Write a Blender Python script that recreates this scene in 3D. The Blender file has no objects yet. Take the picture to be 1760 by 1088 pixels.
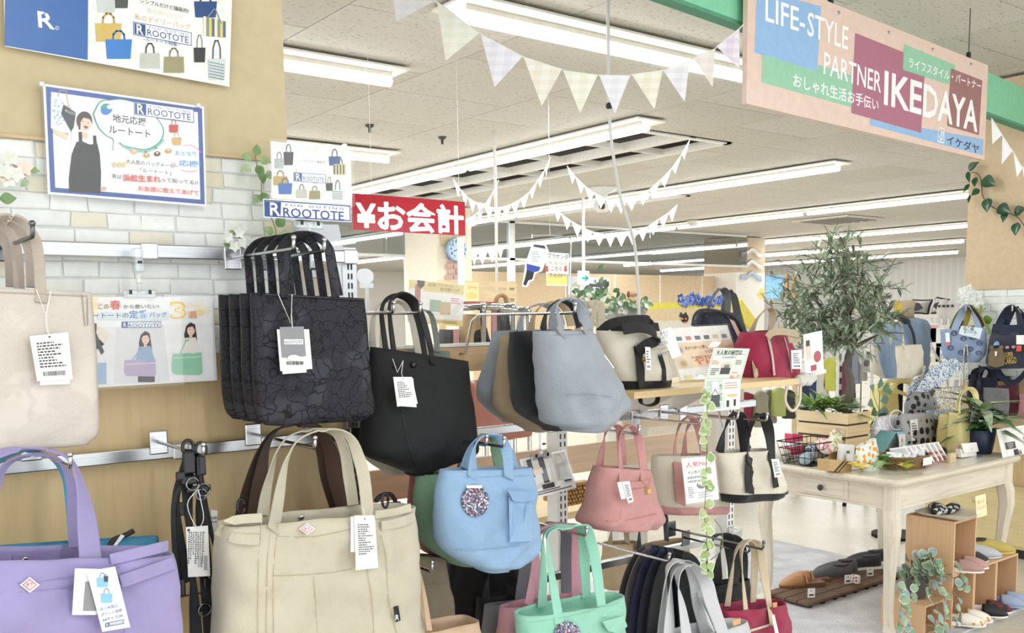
import bpy, math, random, re
from mathutils import Vector as V, Matrix
S = bpy.context.scene
COL = S.collection
random.seed(7)
PI = math.pi
# ------------------------------------------------------------------ camera
FPX, PCX, PCY, HC = 1634.4, 880.0, 722.0, 1.55          # focal length and principal point of the 1760x1088 frame
_ax = V((2147, 210, -FPX)).normalized()
_ay = V((-1260, 162, -FPX)).normalized()
_az = _ax.cross(_ay).normalized()
_ay = _az.cross(_ax).normalized()
ROT = Matrix((_ax, _ay, _az))
CAM = V((0, 0, HC))
cd = bpy.data.cameras.new('camera')
cam = bpy.data.objects.new('camera', cd)
COL.objects.link(cam)
cam.matrix_world = Matrix.Translation(CAM) @ ROT.to_4x4()
cd.sensor_width = 36
cd.sensor_fit = 'HORIZONTAL'
cd.lens = FPX / 1760 * 36
cd.shift_y = (PCY - 544) / 1760
cd.clip_start = .05
cd.clip_end = 200
S.camera = cam
# ------------------------------------------------------------------ exposure, world, large lights
S.view_settings.view_transform = 'Standard'
S.view_settings.look = 'None'
S.view_settings.gamma = 1
S.view_settings.use_curve_mapping = False
S.view_settings.exposure = 0.46
W = bpy.data.worlds.new('world')
S.world = W
W.use_nodes = True
W.node_tree.nodes['Background'].inputs[0].default_value = (.955, .985, 1, 1)
W.node_tree.nodes['Background'].inputs[1].default_value = 1.5
LIGHT_W = 9.0
def area(name, loc, sx, sy, power, rot=(0, 0, 0), col=(.95, .985, 1)):
    l = bpy.data.lights.new(name, 'AREA')
    l.shape = 'RECTANGLE'; l.size = sx; l.size_y = sy; l.energy = power; l.color = col
    o = bpy.data.objects.new(name, l)
    COL.objects.link(o); o.location = loc; o.rotation_euler = rot
    return o
# ------------------------------------------------------------------ pixel rays -> points on real planes
def ray(px, py): return ROT @ V(((px - PCX) / FPX, (PCY - py) / FPX, -1))
def on(px, py, ax, val):
    d = ray(px, py)
    return CAM + d * ((val - CAM[ax]) / d[ax])
def onX(px, py, v): return on(px, py, 0, v)
def onY(px, py, v): return on(px, py, 1, v)
def onZ(px, py, v): return on(px, py, 2, v)
def atD(px, py, d): return CAM + ray(px, py) * d
# ------------------------------------------------------------------ materials
def lin(h):
    h = h.lstrip('#')
    c = [int(h[i:i + 2], 16) / 255 for i in (0, 2, 4)]
    return tuple(x / 12.92 if x <= .04045 else ((x + .055) / 1.055) ** 2.4 for x in c) + (1,)
MC = {}
class NT:
    def __init__(s, name):
        s.m = bpy.data.materials.new(name); s.m.use_nodes = True
        s.t = s.m.node_tree; s.n = s.t.nodes; s.b = s.n['Principled BSDF']
        s.co = s.n.new('ShaderNodeTexCoord')
    def new(s, typ, **kw):
        x = s.n.new(typ)
        for k, v in kw.items():
            if k.startswith('_'): setattr(x, k[1:], v)
            else: x.inputs[k.replace('__', ' ')].default_value = v
        return x
    def ln(s, a, ao, b, bi): s.t.links.new(a.outputs[ao], b.inputs[bi])
    def mapping(s, scale, rot=(0, 0, 0)):
        mp = s.new('ShaderNodeMapping'); mp.inputs['Scale'].default_value = scale; mp.inputs['Rotation'].default_value = rot
        s.ln(s.co, 'Object', mp, 'Vector'); return mp
    def noise(s, mp, scale, detail=3, rough=.5):
        x = s.new('ShaderNodeTexNoise', Scale=scale, Detail=detail, Roughness=rough); s.ln(mp, 0, x, 'Vector'); return x
    def ramp(s, src, so, stops):
        r = s.new('ShaderNodeValToRGB'); e = r.color_ramp.elements
        while len(e) < len(stops): e.new(.5)
        for q, (p, c) in zip(e, stops): q.position = p; q.color = c
        s.ln(src, so, r, 'Fac'); return r
    def bump(s, src, so, strength, dist=.002):
        b = s.new('ShaderNodeBump', Strength=strength, Distance=dist); s.ln(src, so, b, 'Height'); s.ln(b, 0, s.b, 'Normal'); return b
def sc(c, k): return (min(1, c[0] * k), min(1, c[1] * k), min(1, c[2] * k), 1)
def M(hexc, kind='plain', **o):
    key = (hexc, kind, tuple(sorted(o.items())))
    if key in MC: return MC[key]
    c = lin(hexc)
    t = NT(kind + '_' + hexc.lstrip('#'))
    b = t.b
    b.inputs['Base Color'].default_value = c
    b.inputs['Roughness'].default_value = o.get('rough', .6)
    if kind == 'plain':
        mp = t.mapping((1, 1, 1)); nz = t.noise(mp, 30)
        r = t.ramp(nz, 'Fac', [(.3, sc(c, .95)), (.7, sc(c, 1.04))]); t.ln(r, 0, b, 'Base Color')
    elif kind == 'fabric':
        mp = t.mapping((1, 1, 1))
        n1 = t.noise(mp, 9, 4)
        n2 = t.noise(mp, o.get('weave', 700), 2)
        r = t.ramp(n1, 'Fac', [(.25, sc(c, .9)), (.75, sc(c, 1.06))]); t.ln(r, 0, b, 'Base Color')
        mx = t.new('ShaderNodeMath', _operation='MULTIPLY_ADD'); mx.inputs[1].default_value = .25
        n3 = t.noise(mp, 13, 4, .6)
        t.ln(n2, 'Fac', mx, 0); t.ln(n3, 'Fac', mx, 2)
        t.bump(mx, 0, o.get('bump', .55), o.get('dist', .07))
        b.inputs['Roughness'].default_value = o.get('rough', .85)
        b.inputs['Sheen Weight'].default_value = o.get('sheen', .15)
    elif kind == 'wood':
        ax = o.get('ax', 'x')
        k = {'x': (2, 26, 26), 'y': (26, 2, 26), 'z': (26, 26, 2)}[ax]
        mp = t.mapping(k); n1 = t.noise(mp, 2.2, 6, .6)
        mp2 = t.mapping((1, 1, 1)); n2 = t.noise(mp2, 4, 2)
        a = o.get('amt', .14)
        r = t.ramp(n1, 'Fac', [(.3, sc(c, 1 - a)), (.5, c), (.72, sc(c, 1 + a * .5))])
        mx = t.new('ShaderNodeMix', _data_type='RGBA', _blend_type='MULTIPLY'); mx.inputs[0].default_value = .5
        r2 = t.ramp(n2, 'Fac', [(.3, (.88, .86, .84, 1)), (.7, (1, 1, 1, 1))])
        t.ln(r, 0, mx, 6); t.ln(r2, 0, mx, 7); t.ln(mx, 2, b, 'Base Color')
        t.bump(n1, 'Fac', .15, .001)
        b.inputs['Roughness'].default_value = o.get('rough', .5)
    elif kind == 'metal':
        b.inputs['Metallic'].default_value = 1
        b.inputs['Roughness'].default_value = o.get('rough', .22)
        mp = t.mapping((3, 200, 200)); nz = t.noise(mp, 2)
        r = t.ramp(nz, 'Fac', [(.3, sc(c, .85)), (.7, sc(c, 1.05))]); t.ln(r, 0, b, 'Base Color')
    elif kind == 'glass':                                    # clear film, acrylic and sheet glass
        tr = t.new('ShaderNodeBsdfTransparent'); tr.inputs[0].default_value = sc(c, 1)
        gl = t.new('ShaderNodeBsdfGlossy', Roughness=o.get('rough', .03))
        gl.inputs['Color'].default_value = (1, 1, 1, 1)
        mx = t.new('ShaderNodeMixShader'); fr = t.new('ShaderNodeLayerWeight', Blend=.35)
        ad = t.new('ShaderNodeMath', _operation='MULTIPLY_ADD'); ad.inputs[1].default_value = .12; ad.inputs[2].default_value = o.get('haze', .04)
        t.ln(fr, 'Facing', ad, 0); t.ln(ad, 0, mx, 0); t.ln(tr, 0, mx, 1); t.ln(gl, 0, mx, 2)
        t.ln(mx, 0, t.n['Material Output'], 'Surface')
    elif kind == 'emit':
        b.inputs['Emission Color'].default_value = c
        b.inputs['Emission Strength'].default_value = o.get('e', 4)
    elif kind == 'leaf':
        mp = t.mapping((1, 1, 1)); nz = t.noise(mp, 25)
        c2 = lin(o.get('c2', hexc))
        r = t.ramp(nz, 'Fac', [(.3, sc(c, .8)), (.7, c2)]); t.ln(r, 0, b, 'Base Color')
        b.inputs['Roughness'].default_value = o.get('rough', .45)
    elif kind == 'lace':                                     # black leather printed with a raised lace pattern
        mp = t.mapping((1, 1, 1)); nz = t.noise(mp, 14, 3)
        mx = t.new('ShaderNodeMix', _data_type='VECTOR'); mx.inputs[0].default_value = .09
        t.ln(mp, 0, mx, 4); t.ln(nz, 'Color', mx, 5)
        vo = t.new('ShaderNodeTexVoronoi', _feature='DISTANCE_TO_EDGE', Scale=o.get('s', 26)); t.ln(mx, 1, vo, 'Vector')
        edge = t.ramp(vo, 'Distance', [(.015, (1, 1, 1, 1)), (.06, (0, 0, 0, 1))])
        n2 = t.noise(mp, 11, 1)
        msk = t.ramp(n2, 'Fac', [(.4, (0, 0, 0, 1)), (.46, (1, 1, 1, 1))])
        vn = t.new('ShaderNodeTexVoronoi', _feature='DISTANCE_TO_EDGE', Scale=420); t.ln(mp, 0, vn, 'Vector')
        net = t.ramp(vn, 'Distance', [(.05, (1, 1, 1, 1)), (.15, (0, 0, 0, 1))])
        mm = t.new('ShaderNodeMath', _operation='MULTIPLY'); t.ln(net, 0, mm, 0); t.ln(msk, 0, mm, 1)
        mxx = t.new('ShaderNodeMath', _operation='MAXIMUM'); t.ln(edge, 0, mxx, 0); t.ln(mm, 0, mxx, 1)
        d = o.get('dark', .25)
        col = t.new('ShaderNodeMix', _data_type='RGBA'); col.inputs[6].default_value = sc(c, o.get('hi', 1.7)); col.inputs[7].default_value = sc(c, d)
        t.ln(mxx, 0, col, 0); t.ln(col, 2, b, 'Base Color')
        t.bump(mxx, 0, .4, .001)
        b.inputs['Roughness'].default_value = o.get('rough', .42)
    elif kind == 'print':                                    # small all-over printed pattern on cloth or plastic
        mp = t.mapping((1, 1, 1))
        vo = t.new('ShaderNodeTexVoronoi', Scale=o.get('s', 60)); t.ln(mp, 0, vo, 'Vector')
        cols = o.get('cols', (hexc,))
        sep = t.new('ShaderNodeSeparateColor'); t.ln(vo, 'Color', sep, 0)
        st = [(i / len(cols), lin(x)) for i, x in enumerate(cols)]
        r = t.ramp(sep, 0, st); r.color_ramp.interpolation = 'CONSTANT'
        t.ln(r, 0, b, 'Base Color')
    elif kind == 'dots':
        mp = t.mapping((1, 1, 1))
        vo = t.new('ShaderNodeTexVoronoi', Scale=o.get('s', 30), Randomness=o.get('rnd', .4)); t.ln(mp, 0, vo, 'Vector')
        r = t.ramp(vo, 'Distance', [(o.get('r', .3), lin(o['c2'])), (o.get('r', .3) + .03, c)]); t.ln(r, 0, b, 'Base Color')
    elif kind == 'check':
        mp = t.mapping((1, 1, 1)); sx = t.new('ShaderNodeSeparateXYZ'); t.ln(mp, 0, sx, 0)
        s_ = o.get('s', 120)
        outs = []
        for a in o.get('axes', 'xz'):
            m1 = t.new('ShaderNodeMath', _operation='MULTIPLY'); m1.inputs[1].default_value = s_; t.ln(sx, 'xyz'.index(a), m1, 0)
            m2 = t.new('ShaderNodeMath', _operation='SINE'); t.ln(m1, 0, m2, 0)
            m3 = t.new('ShaderNodeMath', _operation='GREATER_THAN'); m3.inputs[1].default_value = o.get('th', 0); t.ln(m2, 0, m3, 0); outs.append(m3)
        ad = t.new('ShaderNodeMath', _operation='ADD'); t.ln(outs[0], 0, ad, 0); t.ln(outs[1], 0, ad, 1)
        hf = t.new('ShaderNodeMath', _operation='MULTIPLY'); hf.inputs[1].default_value = .5; t.ln(ad, 0, hf, 0)
        r = t.ramp(hf, 0, [(0, c), (1, lin(o['c2']))]); t.ln(r, 0, b, 'Base Color')
        b.inputs['Roughness'].default_value = .9
    elif kind == 'stripe':
        mp = t.mapping((1, 1, 1)); sx = t.new('ShaderNodeSeparateXYZ'); t.ln(mp, 0, sx, 0)
        m1 = t.new('ShaderNodeMath', _operation='MULTIPLY'); m1.inputs[1].default_value = o.get('s', 200); t.ln(sx, 'xyz'.index(o.get('ax', 'x')), m1, 0)
        m2 = t.new('ShaderNodeMath', _operation='SINE'); t.ln(m1, 0, m2, 0)
        r = t.ramp(m2, 0, [(.45, c), (.55, lin(o['c2']))]); t.ln(r, 0, b, 'Base Color')
    elif kind == 'tile':                                     # mineral-fibre ceiling board with short worm marks
        mp = t.mapping((1, 1, 1)); n1 = t.noise(mp, 55, 2, .6); mp2 = t.mapping((1, 2.2, 1)); n2 = t.noise(mp2, 38, 1)
        r = t.ramp(n2, 'Fac', [(.30, sc(c, .62)), (.36, c)])
        t.ln(r, 0, b, 'Base Color'); t.bump(n2, 'Fac', .12, .003); b.inputs['Roughness'].default_value = .95
    elif kind == 'rug':
        mp = t.mapping((1, 1, 1)); n1 = t.noise(mp, 160, 3); n2 = t.noise(mp, 6, 3)
        r = t.ramp(n1, 'Fac', [(.3, sc(c, .72)), (.7, sc(c, 1.18))]); r2 = t.ramp(n2, 'Fac', [(.35, (.78, .78, .8, 1)), (.65, (1, 1, 1, 1))])
        mx = t.new('ShaderNodeMix', _data_type='RGBA', _blend_type='MULTIPLY'); mx.inputs[0].default_value = 1
        t.ln(r, 0, mx, 6); t.ln(r2, 0, mx, 7); t.ln(mx, 2, b, 'Base Color'); t.bump(n1, 'Fac', .5, .01); b.inputs['Roughness'].default_value = .95
    if o.get('spec') is not None: b.inputs['Specular IOR Level'].default_value = o['spec']
    MC[key] = t.m
    return t.m
# ------------------------------------------------------------------ mesh builder
class MB:
    def __init__(s): s.v = []; s.f = []; s.mi = []; s.cur = 0
    def add(s, vs, fs):
        n = len(s.v); s.v += [tuple(p) for p in vs]
        for f in fs: s.f.append([n + i for i in f]); s.mi.append(s.cur)
        return s
    def box(s, c, d, M=None):
        x, y, z = d[0] / 2, d[1] / 2, d[2] / 2
        vs = [V((sx * x, sy * y, sz * z)) for sz in (-1, 1) for sy in (-1, 1) for sx in (-1, 1)]
        if M is not None: vs = [M @ p for p in vs]
        vs = [p + V(c) for p in vs]
        return s.add(vs, [(0, 2, 3, 1), (4, 5, 7, 6), (0, 1, 5, 4), (2, 6, 7, 3), (0, 4, 6, 2), (1, 3, 7, 5)])
    def b6(s, x0, x1, y0, y1, z0, z1): return s.box(((x0 + x1) / 2, (y0 + y1) / 2, (z0 + z1) / 2), (x1 - x0, y1 - y0, z1 - z0))
    def loft(s, rings, cap0=True, cap1=True, closed=True):
        n = len(rings[0]); vs = [p for r in rings for p in r]; fs = []
        for i in range(len(rings) - 1):
            for j in range(n if closed else n - 1):
                k = (j + 1) % n
                fs.append((i * n + j, i * n + k, (i + 1) * n + k, (i + 1) * n + j))
        if cap0: fs.append(tuple(range(n))[::-1])
        if cap1: fs.append(tuple((len(rings) - 1) * n + j for j in range(n)))
        return s.add(vs, fs)
    def tube(s, pts, r, seg=6, cap=True):
        pts = [V(p) for p in pts]; rings = []; n = len(pts); up = None
        for i, p in enumerate(pts):
            t = (pts[min(i + 1, n - 1)] - pts[max(i - 1, 0)]).normalized()
            if up is None:
                up = V((0, 0, 1)) if abs(t.z) < .9 else V((1, 0, 0))
            a = t.cross(up)
            if a.length < 1e-5: a = t.cross(V((0, 1, .1)))
            a.normalize(); bb = a.cross(t).normalized(); up = bb
            rr = r[i] if isinstance(r, (list, tuple)) else r
            rings.append([p + (a * math.cos(2 * PI * k / seg) + bb * math.sin(2 * PI * k / seg)) * rr for k in range(seg)])
        return s.loft(rings, cap, cap)
    def prism(s, pts, off):                                 # planar outline given as 3-D points, extruded by a vector
        n = len(pts); off = V(off); vs = [V(p) for p in pts] + [V(p) + off for p in pts]
        fs = [tuple(range(n))[::-1], tuple(range(n, 2 * n))] + [(j, (j + 1) % n, n + (j + 1) % n, n + j) for j in range(n)]
        return s.add(vs, fs)
    def lathe(s, c, prof, seg=20, axis=None):
        rings = []
        for r, z in prof:
            rings.append([V((r * math.cos(2 * PI * k / seg), r * math.sin(2 * PI * k / seg), z)) for k in range(seg)])
        if axis is not None: rings = [[axis @ p for p in r] for r in rings]
        return s.loft([[p + V(c) for p in r] for r in rings])
    def ball(s, c, r, seg=10, sq=(1, 1, 1)):
        rings = []
        for i in range(1, seg):
            a = PI * i / seg
            rings.append([V(c) + V((math.sin(a) * math.cos(2 * PI * k / seg) * sq[0], math.sin(a) * math.sin(2 * PI * k / seg) * sq[1], -math.cos(a) * sq[2])) * r for k in range(seg)])
        return s.loft(rings)
    def ribbon(s, pts, wds, w, th=.003):
        """strap: pts, per-point width directions, width (number or list), thickness"""
        n = len(pts); rings = []
        for i in range(n):
            t = (pts[min(i + 1, n - 1)] - pts[max(i - 1, 0)]).normalized()
            wd = wds[i] - t * wds[i].dot(t)
            wd.normalize(); nn = t.cross(wd).normalized()
            ww = (w[i] if isinstance(w, (list, tuple)) else w) / 2
            rings.append([pts[i] + wd * a * ww + nn * b * th / 2 for a, b in ((-1, -.5), (-.9, -1), (.9, -1), (1, -.5), (1, .5), (.9, 1), (-.9, 1), (-1, .5))])
        return s.loft(rings)
def mesh_from(name, mb, mats, origin=V((0, 0, 0)), smooth=False):
    me = bpy.data.meshes.new(name)
    o = V(origin)
    me.from_pydata([(p[0] - o.x, p[1] - o.y, p[2] - o.z) for p in mb.v], [], mb.f)
    if not isinstance(mats, (list, tuple)): mats = [mats]
    for m in mats: me.materials.append(m)
    if any(mb.mi): me.polygons.foreach_set('material_index', mb.mi)
    if smooth: me.polygons.foreach_set('use_smooth', [True] * len(me.polygons))
    me.update()
    return me
def root_of(o):
    while o.parent: o = o.parent
    return o
def part(name, mb, mats, parent=None, smooth=False, bevel=0, kind=None, sub=0, label=None):
    """one mesh object; world coordinates in, stored relative to its thing's origin"""
    org = root_of(parent)['_org'] if parent else None
    if org is None:
        if mb.v:
            xs = [p[0] for p in mb.v]; ys = [p[1] for p in mb.v]; zs = [p[2] for p in mb.v]
            org = V(((min(xs) + max(xs)) / 2, (min(ys) + max(ys)) / 2, min(zs)))
    else: org = V(org)
    me = mesh_from(name, mb, mats, org, smooth)
    o = bpy.data.objects.new(name, me)
    COL.objects.link(o)
    if parent: o.parent = parent
    else: o.location = org; o['_org'] = tuple(org)
    if bevel:
        b = o.modifiers.new('bevel', 'BEVEL'); b.width = bevel; b.segments = 2; b.limit_method = 'ANGLE'
    if sub:
        b = o.modifiers.new('sub', 'SUBSURF'); b.levels = sub; b.render_levels = sub
    if kind: o['kind'] = kind
    if label: o['label'] = label
    return o
def tag(o, label, cat, group=None):
    o['label'] = label; o['category'] = cat
    if group: o['group'] = group
    return o
def thing(name, label, cat, loc, group=None):
    o = bpy.data.objects.new(name, None); COL.objects.link(o); o.empty_display_size = .05
    o.location = loc; o['_org'] = tuple(loc)
    return tag(o, label, cat, group)
def copy_tree(o, parent=None):
    c = o.copy(); COL.objects.link(c)
    if parent: c.parent = parent
    for ch in list(o.children): copy_tree(ch, c)
    return c
def dup(o, loc, rz, label, scale=1, group=None):
    c = copy_tree(o); c.location = loc; c.rotation_euler = (0, 0, rz); c.scale = (scale,) * 3; c['label'] = label
    if group: c['group'] = group
    return c
def struct(name, mb, mats, smooth=False, bevel=0):
    o = part(name, mb, mats, None, smooth, bevel); o['kind'] = 'structure'; return o
def crom(pts, n=6):
    """Catmull-Rom through points"""
    P = [V(p) for p in pts]; out = []
    for i in range(len(P) - 1):
        a = P[i - 1] if i else P[0] * 2 - P[1]; b = P[i]; c = P[i + 1]; d = P[i + 2] if i + 2 < len(P) else P[-1] * 2 - P[-2]
        for k in range(n):
            t = k / n
            out.append(.5 * ((2 * b) + (c - a) * t + (2 * a - 5 * b + 4 * c - d) * t * t + (3 * b - a - 3 * c + d) * t ** 3))
    out.append(P[-1]); return out
# ------------------------------------------------------------------ lettering
TXT = {}
def text_mesh(body, bold=0):
    bold = min(bold, 1); k = (body, bold)
    if k not in TXT:
        cu = bpy.data.curves.new('t', 'FONT'); cu.body = body; cu.resolution_u = 2; cu.offset = min(bold, 1) * .01
        o = bpy.data.objects.new('t', cu)
        sc_ = TS; sc_.collection.objects.link(o)
        with bpy.context.temp_override(scene=TS, view_layer=TS.view_layers[0]): dg = bpy.context.evaluated_depsgraph_get()
        me = bpy.data.meshes.new_from_object(o.evaluated_get(dg))
        vs = [tuple(v.co) for v in me.vertices]; fs = [tuple(p.vertices) for p in me.polygons]
        sc_.collection.objects.unlink(o); bpy.data.objects.remove(o); bpy.data.meshes.remove(me); bpy.data.curves.remove(cu)
        TXT[k] = (vs, fs)
    return TXT[k]
TS = bpy.data.scenes.new('lettering_workshop')
class Sheet:
    """a flat printed sheet or board lying in a real plane; its content is addressed by where it shows"""
    def __init__(s, tl, tr, bl, lift=.00004):
        s.o = V(tl); s.u = (V(tr) - V(tl)); s.W = s.u.length; s.u.normalize()
        d = V(bl) - V(tl); s.n = s.u.cross(-d).normalized()        # u right, v down, n towards the reader
        if s.n.dot(CAM - s.o) < 0: s.n = -s.n
        s.dn = d - s.u * d.dot(s.u); s.Hh = s.dn.length; s.dn.normalize()
        s.layer = 0; s.lift = lift; s.items = {}; s.tris = {}
    @classmethod
    def Y(c, tl, tr, bl, y, yb=None, yr=None):
        return c(onY(*tl, y), onY(*tr, y if yr is None else yr), onY(*bl, y if yb is None else yb))
    def px(s, x, y):
        d = ray(x, y); t = (s.o - CAM).dot(s.n) / d.dot(s.n); p = CAM + d * t - s.o
        return p.dot(s.u), p.dot(s.dn)
    def P(s, u, v, h=0): return s.o + s.u * u + s.dn * v + s.n * h
    def poly(s, pts, col, px=True, **k):
        if px: pts = [s.px(*p) for p in pts]
        s.layer += 1
        mb = s.items.setdefault((col, tuple(sorted(k.items()))), MB()); h = s.lift * s.layer + .0006
        mb.add([s.P(u, v, h) for u, v in pts], [tuple(range(len(pts)))])
    def rect(s, x0, y0, x1, y1, col, **k): s.poly([(x0, y0), (x1, y0), (x1, y1), (x0, y1)], col, **k)
    def f(s, fu, fv): return fu * s.W, fv * s.Hh
    def frect(s, a, b, c, d, col, **k):                      # fractions of the sheet
        s.poly([s.f(a, b), s.f(c, b), s.f(c, d), s.f(a, d)], col, px=False, **k)
    def frame(s, m, w, col):
        for a, b, c, d in ((m, m, s.W - m, m + w), (m, s.Hh - m - w, s.W - m, s.Hh - m), (m, m, m + w, s.Hh - m), (s.W - m - w, m, s.W - m, s.Hh - m)):
            s.poly([(a, b), (c, b), (c, d), (a, d)], col, px=False)
    def ell(s, x, y, rx, ry, col, n=16, **k): s.poly([(x + rx * math.cos(2 * PI * i / n), y + ry * math.sin(2 * PI * i / n)) for i in range(n)], col, **k)
    def line(s, pts, w, col, px=True):
        if px: pts = [s.px(*p) for p in pts]
        s.layer += 1
        mb = s.items.setdefault((col, ()), MB()); h = s.lift * s.layer + .0006
        for (a, b), (c, d) in zip(pts, pts[1:]):
            L = math.hypot(c - a, d - b) or 1e-6; nx, ny = -(d - b) / L * w / 2, (c - a) / L * w / 2; ex, ey = (c - a) / L * w * .3, (d - b) / L * w * .3
            mb.add([s.P(a - ex + nx, b - ey + ny, h), s.P(c + ex + nx, d + ey + ny, h), s.P(c + ex - nx, d + ey - ny, h), s.P(a - ex - nx, b - ey - ny, h)], [(0, 1, 2, 3)])
    def text(s, body, a, b, hpx, col, bold=0, px=True):
        """baseline from a to b, height hpx; photo coordinates, or metres on the sheet when px is False"""
        if px:
            A = s.px(*a); B = s.px(*b); t2 = s.px(a[0], a[1] - hpx); hh = math.hypot(t2[0] - A[0], t2[1] - A[1])
        else: A, B, hh = a, b, hpx
        vs, fs = text_mesh(body, bold)
        if not vs: return
        x0 = min(v[0] for v in vs); x1 = max(v[0] for v in vs); y0 = min(v[1] for v in vs); y1 = max(v[1] for v in vs)
        L = math.hypot(B[0] - A[0], B[1] - A[1]); ex = ((B[0] - A[0]) / L, (B[1] - A[1]) / L); ey = (ex[1], -ex[0])
        if ey[1] > 0: ey = (-ey[0], -ey[1])
        kx = L / (x1 - x0); ky = hh / (y1 - y0)
        s.layer += 1; h = s.lift * s.layer + .0006
        mb = s.tris.setdefault((col, ()), MB())
        g = max(0, bold - 1) * .009 * hh                       # heavier weights: strokes laid down again around the first
        for i, (du, dv) in enumerate(((0, 0),) if bold <= 1 else ((0, 0), (g, 0), (-g, 0), (0, g), (0, -g), (g * .7, g * .7), (-g * .7, g * .7), (g * .7, -g * .7), (-g * .7, -g * .7))):
            mb.add([s.P(A[0] + du + ex[0] * (v[0] - x0) * kx + ey[0] * (v[1] - y0) * ky, A[1] + dv + ex[1] * (v[0] - x0) * kx + ey[1] * (v[1] - y0) * ky, h + i * 4e-6) for v in vs], fs)
    def scribble(s, x0, y0, x1, y1, rows, col='#55555a', fill=.55, seed=1):
        """rows of small print (photo coordinates of the block)"""
        rnd = random.Random(seed)
        a = s.px(x0, y0); c = s.px(x1, y1); s.layer += 1; h = s.lift * s.layer + .0006
        mb = s.items.setdefault((col, ()), MB())
        rh = (c[1] - a[1]) / rows
        for r in range(rows):
            u = a[0]; end = a[0] + (c[0] - a[0]) * rnd.uniform(.6, 1)
            while u < end:
                w = rh * rnd.uniform(.3, .9); g = rh * .25
                v = a[1] + r * rh; mb.add([s.P(u, v, h), s.P(min(u + w, end), v, h), s.P(min(u + w, end), v + rh * fill, h), s.P(u, v + rh * fill, h)], [(0, 1, 2, 3)]); u += w + g
    def bars(s, x0, y0, x1, y1, col='#222222', seed=1):
        rnd = random.Random(seed); x = x0
        while x < x1:
            w = rnd.choice((.8, 1.4, 2)); s.rect(x, y0, min(x + w, x1), y1, col); x += w + rnd.choice((.8, 1.5))
    def tote(s, x, y, w, h, col, hc=None, hh=None, taper=.1):
        """small printed picture of a tote bag: top-left x,y of the body"""
        hc = hc or col; hh = hh or h * .5; t = w * taper
        wd = abs(s.px(x + w, y)[0] - s.px(x, y)[0]) * .07
        s.line([(x + w * .28, y + 1), (x + w * .3, y - hh * .6), (x + w * .42, y - hh), (x + w * .58, y - hh), (x + w * .7, y - hh * .6), (x + w * .72, y + 1)], wd, hc)
        s.poly([(x, y), (x + w, y), (x + w - t, y + h), (x + t, y + h)], col)
    def logo(s, x0, y0, x1, y1, slope=0, fun=True):
        """boxed wordmark with a reversed R square"""
        H_ = y1 - y0
        def q(x, y): return (x, y + (x - x0) * slope)
        W_ = x1 - x0
        def R4(a, b, c, d, col): s.poly([q(a, b), q(c, b), q(c, d), q(a, d)], col)
        bl = '#2b4a86'; t = max(1, H_ * .05)
        R4(x0, y0, x1, y1, bl); R4(x0 + t, y0 + t, x1 - t, y1 - t, '#f2f4f8')
        sq = H_ * .84
        R4(x0 + H_ * .08, y0 + H_ * .08, x0 + H_ * .08 + sq, y1 - H_ * .08, bl)
        xa = x0 + H_ * .26
        s.text('R', q(xa, y1 - H_ * .14), q(xa + H_ * .5, y1 - H_ * .14), H_ * .72, '#f2f4f8', 2)
        s.poly([q(xa + H_ * .02, y1 - H_ * .8), q(xa + H_ * .2, y1 - H_ * .66), q(xa + H_ * .12, y1 - H_ * .55)], bl)
        s.text('ROOTOTE', q(x0 + H_ * 1.05, y1 - H_ * .14), q(x1 - H_ * .22, y1 - H_ * .14), H_ * .5, bl, .6)
        if fun: s.text('F U N   O U T I N G', q(x0 + H_ * 1.2, y0 + H_ * .3), q(x1 - H_ * .25, y0 + H_ * .3), H_ * .17, bl)
    def done(s, parent, name='print', th=.002, back='#f4f4f2', board='board', rough=.35, film=False, kind='plain'):
        b = MB(); b.prism([s.P(0, 0), s.P(s.W, 0), s.P(s.W, s.Hh), s.P(0, s.Hh)], -s.n * th)
        if board: part(board, b, M(back, kind, rough=rough), parent)
        for nm, it in ((name, s.items), ('lettering', s.tris)):
            if not it: continue
            mb = MB(); mats = []
            for i, ((col, k), m) in enumerate(it.items()):
                kk = dict(k); kd = kk.pop('kind', 'plain'); kk.setdefault('rough', rough)
                mats.append(M(col, kd, **kk)); mb.cur = i; mb.add(m.v, m.f)
            part(nm, mb, mats, parent)
        if film:
            f = MB(); e = .006; h = s.lift * (s.layer + 3) + .001
            f.prism([s.P(-e, -e, h), s.P(s.W + e, -e, h), s.P(s.W + e, s.Hh + e, h), s.P(-e, s.Hh + e, h)], s.n * .0004)
            part('clear_sleeve', f, M('#ffffff', 'glass', haze=.02), parent)
        return parent
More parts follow.
